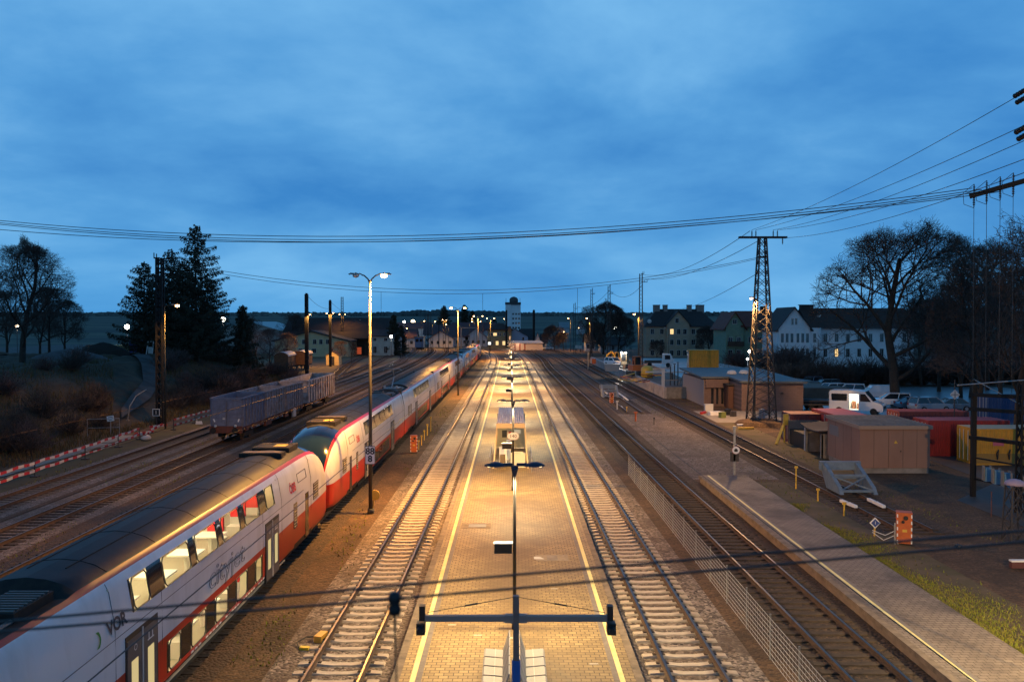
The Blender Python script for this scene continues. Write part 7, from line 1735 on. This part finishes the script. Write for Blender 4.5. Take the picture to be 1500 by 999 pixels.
def shrub(seed, H_, R_, n=70, tw=.02):
    rr = random.Random(seed); a, b_ = MB(), MB()
    for i in range(n):
        an, el = rr.uniform(0, 6.28), rr.uniform(.12, 1); p = Vector((math.cos(an)*R_*.28*rr.random(), math.sin(an)*R_*.28*rr.random(), -.2)); d = Vector((math.cos(an)*(1-el*.8), math.sin(an)*(1-el*.8), .5+el)).normalized(); L = H_*rr.uniform(.6, 1.05)
        pts = [p]; 
        for j in range(3): d = (d+Vector((rr.gauss(0, .2), rr.gauss(0, .2), rr.gauss(0, .12)))).normalized(); pts.append(pts[-1]+d*L/3)
        (a if i < 6 else b_).tube(pts, [tw*1.6, tw*1.3, tw, tw*.6], 3, 0, False)
        for k in range(7):
            f = rr.uniform(.5, 2.99); q = pts[int(f)].lerp(pts[int(f)+1], f-int(f)); d2 = (d+Vector((rr.gauss(0, .7), rr.gauss(0, .7), rr.gauss(0, .4)))).normalized(); b_.tube([q, q+d2*L*.16, q+d2*L*.28+Vector((0, 0, rr.gauss(0, .08)))], [tw*.8, tw*.7, tw*.4], 3, 0, False)
    return a, b_
OAK = bare_tree(4, 20.5, 9.2, .55, 4, .026, .5, .13, 1.05)
TALL = bare_tree(9, 17, 5.6, .30, 3, .028, .9, .16, .95)
WIDE = bare_tree(15, 14, 6.2, .30, 3, .028, .5, .15, .95)
SHR = shrub(3, 2.6, 1.6, 90, .022); SHR2 = shrub(8, 2.0, 1.8, 80, .022)
HEDGE = shrub(12, 3.4, 2.4, 150, .034)
gr_ = 'bare trees along the right side'
p = G(1312, 594); plant_bare('bare_tree', 'big spreading bare tree standing before the white house', p, OAK, TWIG, (1.12, 1.12, 1.03), .6, gr_)
RT = [((1408, 592), 104, .86, 1.0, TALL, TWIGR, 'bare tree just right of the big spreading tree'), ((1432, 590), 88, .98, 2.2, TALL, TWIG, 'tall bare tree behind the diamond sign'), ((1466, 590), 98, .95, 3.1, WIDE, TWIGR, 'wide bare tree above the yellow container'),
      ((1490, 590), 78, 1.15, 4.0, TALL, TWIG, 'tallest bare tree cut by the right edge'), ((1375, 575), 122, .95, 5.2, WIDE, TWIGR, 'reddish bare tree behind the white delivery van'), ((1350, 570), 132, .80, .3, TALL, TWIG, 'slim bare tree between the big tree and the white suv'), ((1446, 575), 125, 1.1, 1.7, WIDE, TWIG, 'bare tree far behind the dark switch rack'), ((1500, 575), 118, 1.25, 2.6, WIDE, TWIGR, 'broad reddish tree at the right edge'), ((1425, 575), 112, 1.0, 4.4, OAK, TWIG, 'second spreading bare tree on the right, behind the drop wires')]
for (px, py), Y, s_, rz, ab, m_, lb in RT:
    x = At(px, py, Y).x; plant_bare('bare_tree', lb, (x, Y, 0), ab, m_, s_, rz, gr_)
gh_ = 'dark hedge bushes behind the parking lot'
HL = ['behind the brown building roof', 'behind the leftmost dark cars', 'at the slim lamp by the cars', 'behind the white estate car', 'behind the lit work van', 'behind the white delivery van', 'left of the big tree trunk', 'right of the big tree trunk', 'below the reddish tree', 'behind the diamond sign', 'behind the yellow container', 'behind the switch rack beams', 'at the right edge under the trees']
rr = random.Random(4)
for i, px in enumerate((1150, 1172, 1196, 1218, 1240, 1262, 1290, 1316, 1345, 1380, 1412, 1446, 1484)):
    Y = 134+rr.uniform(-2, 3); x = At(px, 550, Y).x; plant_bare('hedge_bush', 'dark bare hedge bush '+HL[i], (x, Y, 0), HEDGE, TWIG, (1.15, 1.0, rr.uniform(1.1, 1.5)), rr.uniform(0, 6), gh_, 'bush')
for i, (px, Y, s_) in enumerate(((1150, 176, 1.6), (1172, 180, 1.5), (1128, 182, 1.3), (1080, 188, 1.2))):
    x = At(px, 550, Y).x; plant_bare('garden_shrub', ['rounded', 'wide', 'low', 'small'][i]+' bare garden shrub before the '+('white house' if i < 2 else 'green house'), (x, Y, 0), HEDGE, TWIGR, s_, i, 'garden shrubs before the houses', 'bush')
# hedge bank as one dark mass behind the lot
hm = MB(); rr = random.Random(6)
for i in range(5200):
    x = rr.uniform(34, 92); y = 137+rr.uniform(-1.5, 4); z = 3.4*rr.random()**.8*(.75+.25*math.sin(x*.6)); d = Vector((rr.gauss(0, 1), rr.gauss(0, .6), rr.gauss(0, .9)+.5)).normalized()*rr.uniform(.5, 1.2); w_ = Vector((.05, .02, .03)); n0 = len(hm.v)
    hm.v += [(x, y, z), (x+w_.x, y+w_.y, z+.03), tuple(Vector((x, y, z))+d)]; hm.face((n0, n0+1, n0+2))
tag(hm.build('undergrowth', TWIG), 'tangle of dark bare undergrowth behind the parking lot', 'undergrowth', None, 'stuff')
# round dense crown and others near the far masts
gq = 'dark trees behind the far masts'
DENSE = bare_tree(31, 15, 7.5, .32, 4, .042, .6, .1, 1.0)
for px, Y, s_, lb in ((884, 270, 1.12, 'round dense dark crown behind the lattice masts'), (905, 275, .85, 'smaller dark crown right of the round dense one'), (866, 278, .7, 'low dark crown left of the round dense one')):
    plant_bare('dark_tree', lb, (At(px, 500, Y).x, Y, 0), DENSE, TWIG, s_, px, gq)
for px, Y, s_, lb in ((1020, 262, .55, 'bare tree at the right corner of the apartment house'), (1040, 240, .62, 'bare tree between apartment house and green house'), (962, 235, .35, 'bush in front of the apartment house wall'), (812, 300, .62, 'dark round shrub right of the small white cottage'), (826, 310, .45, 'lower dark shrub beside the round shrub')):
    plant_bare('dark_tree', lb, (At(px, 500, Y).x, Y, 0), DENSE, TWIG, s_, px, gq)
# left conifers and bare trees on the bank
def bk(px, Y): x = At(px, 500, Y).x; return (x, Y, hgt(x, Y)-.1)
LARCH = conifer(2, 20, 6.2, 165, .22, 8.5, .06, .05, .15); LARCH2 = conifer(5, 16, 5.6, 140, .2, 8.5, .06, .06, .15); SPR = conifer(7, 11, 2.9, 130, .35, 12, 0, .03, .2)
def plant_con(label, p, ab, s_=1, rz=0, meshes={}):
    k = id(ab)
    if k not in meshes: meshes[k] = (ab[0].mesh('trunk', BARK, True), ab[1].mesh('crown', NEED))
    t = thing('conifer', label, 'tree', p, rz, 'conifers on the left bank'); obj('trunk', meshes[k][0], t); obj('crown', meshes[k][1], t); t.scale = (s_,)*3
    return t
plant_con('tallest shaggy conifer with a thin ragged tip, right of the lattice mast', bk(287, 124), LARCH, 1.0)
plant_con('shorter broad conifer left behind the lattice mast', bk(212, 128), LARCH2, .88, 1)
plant_con('second shaggy conifer close behind the lattice mast', bk(252, 132), LARCH, .82, 2)
plant_con('shaggy conifer at the right flank of the tallest one', bk(308, 134), LARCH2, .78, 3)
plant_con('low shaggy conifer filling the gap left of the tallest one', bk(268, 136), LARCH2, .95, 4)
plant_con('shaggy conifer between the lattice mast and the broad left conifer', bk(230, 138), LARCH2, .85, 5)
plant_con('slender dark spruce left of the grey hall', bk(356, 128), SPR, 1.02, 0)
plant_con('far small spruce beside the engine shed end wall', (At(577, 500, 262).x, 262, 0), SPR, 1.15, 2)
plant_con('wider far spruce beside the pale end wall', (At(588, 500, 275).x, 275, 0), SPR, .85, 1)
plant_con('dark fir behind the second yard lamp', (At(651, 500, 420).x, 420, 0), SPR, 1.7, 1)
plant_con('dark fir behind the portal beam', (At(680, 500, 425).x, 425, 0), SPR, 1.75, 4)
plant_con('dark fir left of the silo', (At(692, 500, 440).x, 440, 0), SPR, 1.5, 2)
plant_con('dark fir close beside the silo foot', (At(724, 500, 450).x, 450, 0), SPR, 1.2, 5)
gl = 'bare trees at the left edge'
LTREE = [(32, 100, 1.02, OAK, 'spreading bare tree nearest the left edge'), (-14, 110, .98, TALL, 'bare tree cut by the left picture edge'), (72, 124, .88, WIDE, 'bare tree right of the spreading tree at the left edge'), (95, 130, .74, WIDE, 'lower bare tree toward the gravel heap'), (58, 138, .85, TALL, 'slim bare tree behind the left group'), (10, 134, .90, WIDE, 'bare tree far behind the spreading tree')]
for i, (px, Y, s_, ab, lb) in enumerate(LTREE):
    plant_bare('bare_tree', lb, bk(px, Y), ab, TWIG, s_*(.68 if ab is OAK else .8), i*1.3, gl)
for i, (px, Y, s_, ab, lb) in enumerate(((134, 150, .28, WIDE, 'small lit bare tree beside the globe lamp'), (395, 175, .62, WIDE, 'bare tree behind the brown covered wagons'), (420, 190, .55, WIDE, 'bare tree right behind the brown covered wagons'), (375, 158, .6, TALL, 'bare tree right of the slender spruce'), (430, 265, .9, WIDE, 'bare tree over the grey hall roof'), (455, 300, .8, WIDE, 'bare tree beyond the grey hall'), (500, 205, .40, WIDE, 'orange-lit bare tree right of the yellow hut'), (515, 215, .32, TALL, 'small bare tree before the engine shed gates'))):
    p = bk(px, Y); plant_bare('bare_tree', lb, p, ab, TWIGR if i in (1, 2, 6) else TWIG, s_, i*.9, 'smaller bare trees of the left yard')
# brush covering the bank
gbk = 'brush bushes on the left bank'
rr = random.Random(17); spots = []
while len(spots) < 64:
    Y = rr.uniform(38, 150); x = -35.5-abs(rr.gauss(3, 6)); px = 750+x*FPX/Y
    if px < -160 or (150 < px < 240 and x < -36 and Y > 76): continue
    spots.append((x, Y))
spots.sort(key=lambda s_: 750+s_[0]*FPX/s_[1])
for i, (x, Y) in enumerate(spots):
    plant_bare('brush_bush', 'tangled bare brown bush on the dark left bank', (x, Y, hgt(x, Y)), SHR if i % 2 else SHR2, TWIGR if i % 3 == 0 else TWIG, rr.uniform(.7, 1.25), rr.uniform(0, 6), gbk, 'bush')
bm = MB(); rr = random.Random(23)
for i in range(34000):
    Y = 32+118*rr.random()**.9; x = -34.0-abs(rr.gauss(0, 9)); px = 750+x*FPX/Y
    if 165 < px < 232 and x < -36 and Y > 78: continue
    z = hgt(x, Y); h = rr.uniform(.15, .75); a = rr.uniform(0, 6.28); n0 = len(bm.v); dx, dy = math.cos(a)*.035, math.sin(a)*.035
    bm.v += [(x-dx, Y-dy, z-.1), (x+dx, Y+dy, z-.1), (x+rr.gauss(0, .18), Y+rr.gauss(0, .18), z+h)]; bm.face((n0, n0+1, n0+2), rr.choice((0, 0, 1, 2)))
tag(bm.build('dry_grass', [mat('dry_a', (0.13, 0.08, 0.03), .95), mat('dry_b', (0.08, 0.05, 0.022), .95), mat('dry_c', (0.08, 0.075, 0.022), .95)]), 'dry brown grass and weeds all over the left bank', 'grass', None, 'stuff')
# weeds in the yard between the tracks
wm_ = MB(); rr = random.Random(29)
for i in range(14000):
    band = rr.choice(((-26.0, -24.9), (-21.2, -20.2), (-29.6, -29.0), (19.95, 22.4), (15.2, 17.2), (-7.8, -6.9)))
    x = rr.uniform(*band)+rr.gauss(0, .35); Y = 24+120*rr.random()**1.3
    if math.sin(x*1.7+Y*.35)+math.sin(Y*.11+x) < .15: continue
    h = rr.uniform(.03, .13); a = rr.uniform(0, 6.28); n0 = len(wm_.v); dx, dy = math.cos(a)*.03, math.sin(a)*.03
    wm_.v += [(x-dx, Y-dy, 0), (x+dx, Y+dy, 0), (x+rr.gauss(0, .05), Y+rr.gauss(0, .05), h)]; wm_.face((n0, n0+1, n0+2), rr.choice((0, 1, 2)))
tag(wm_.build('weeds', [MATS['grass_a'], MATS['grass_c'], MATS['dry_c']]), 'thin weeds growing between the yard tracks', 'weeds', None, 'stuff')
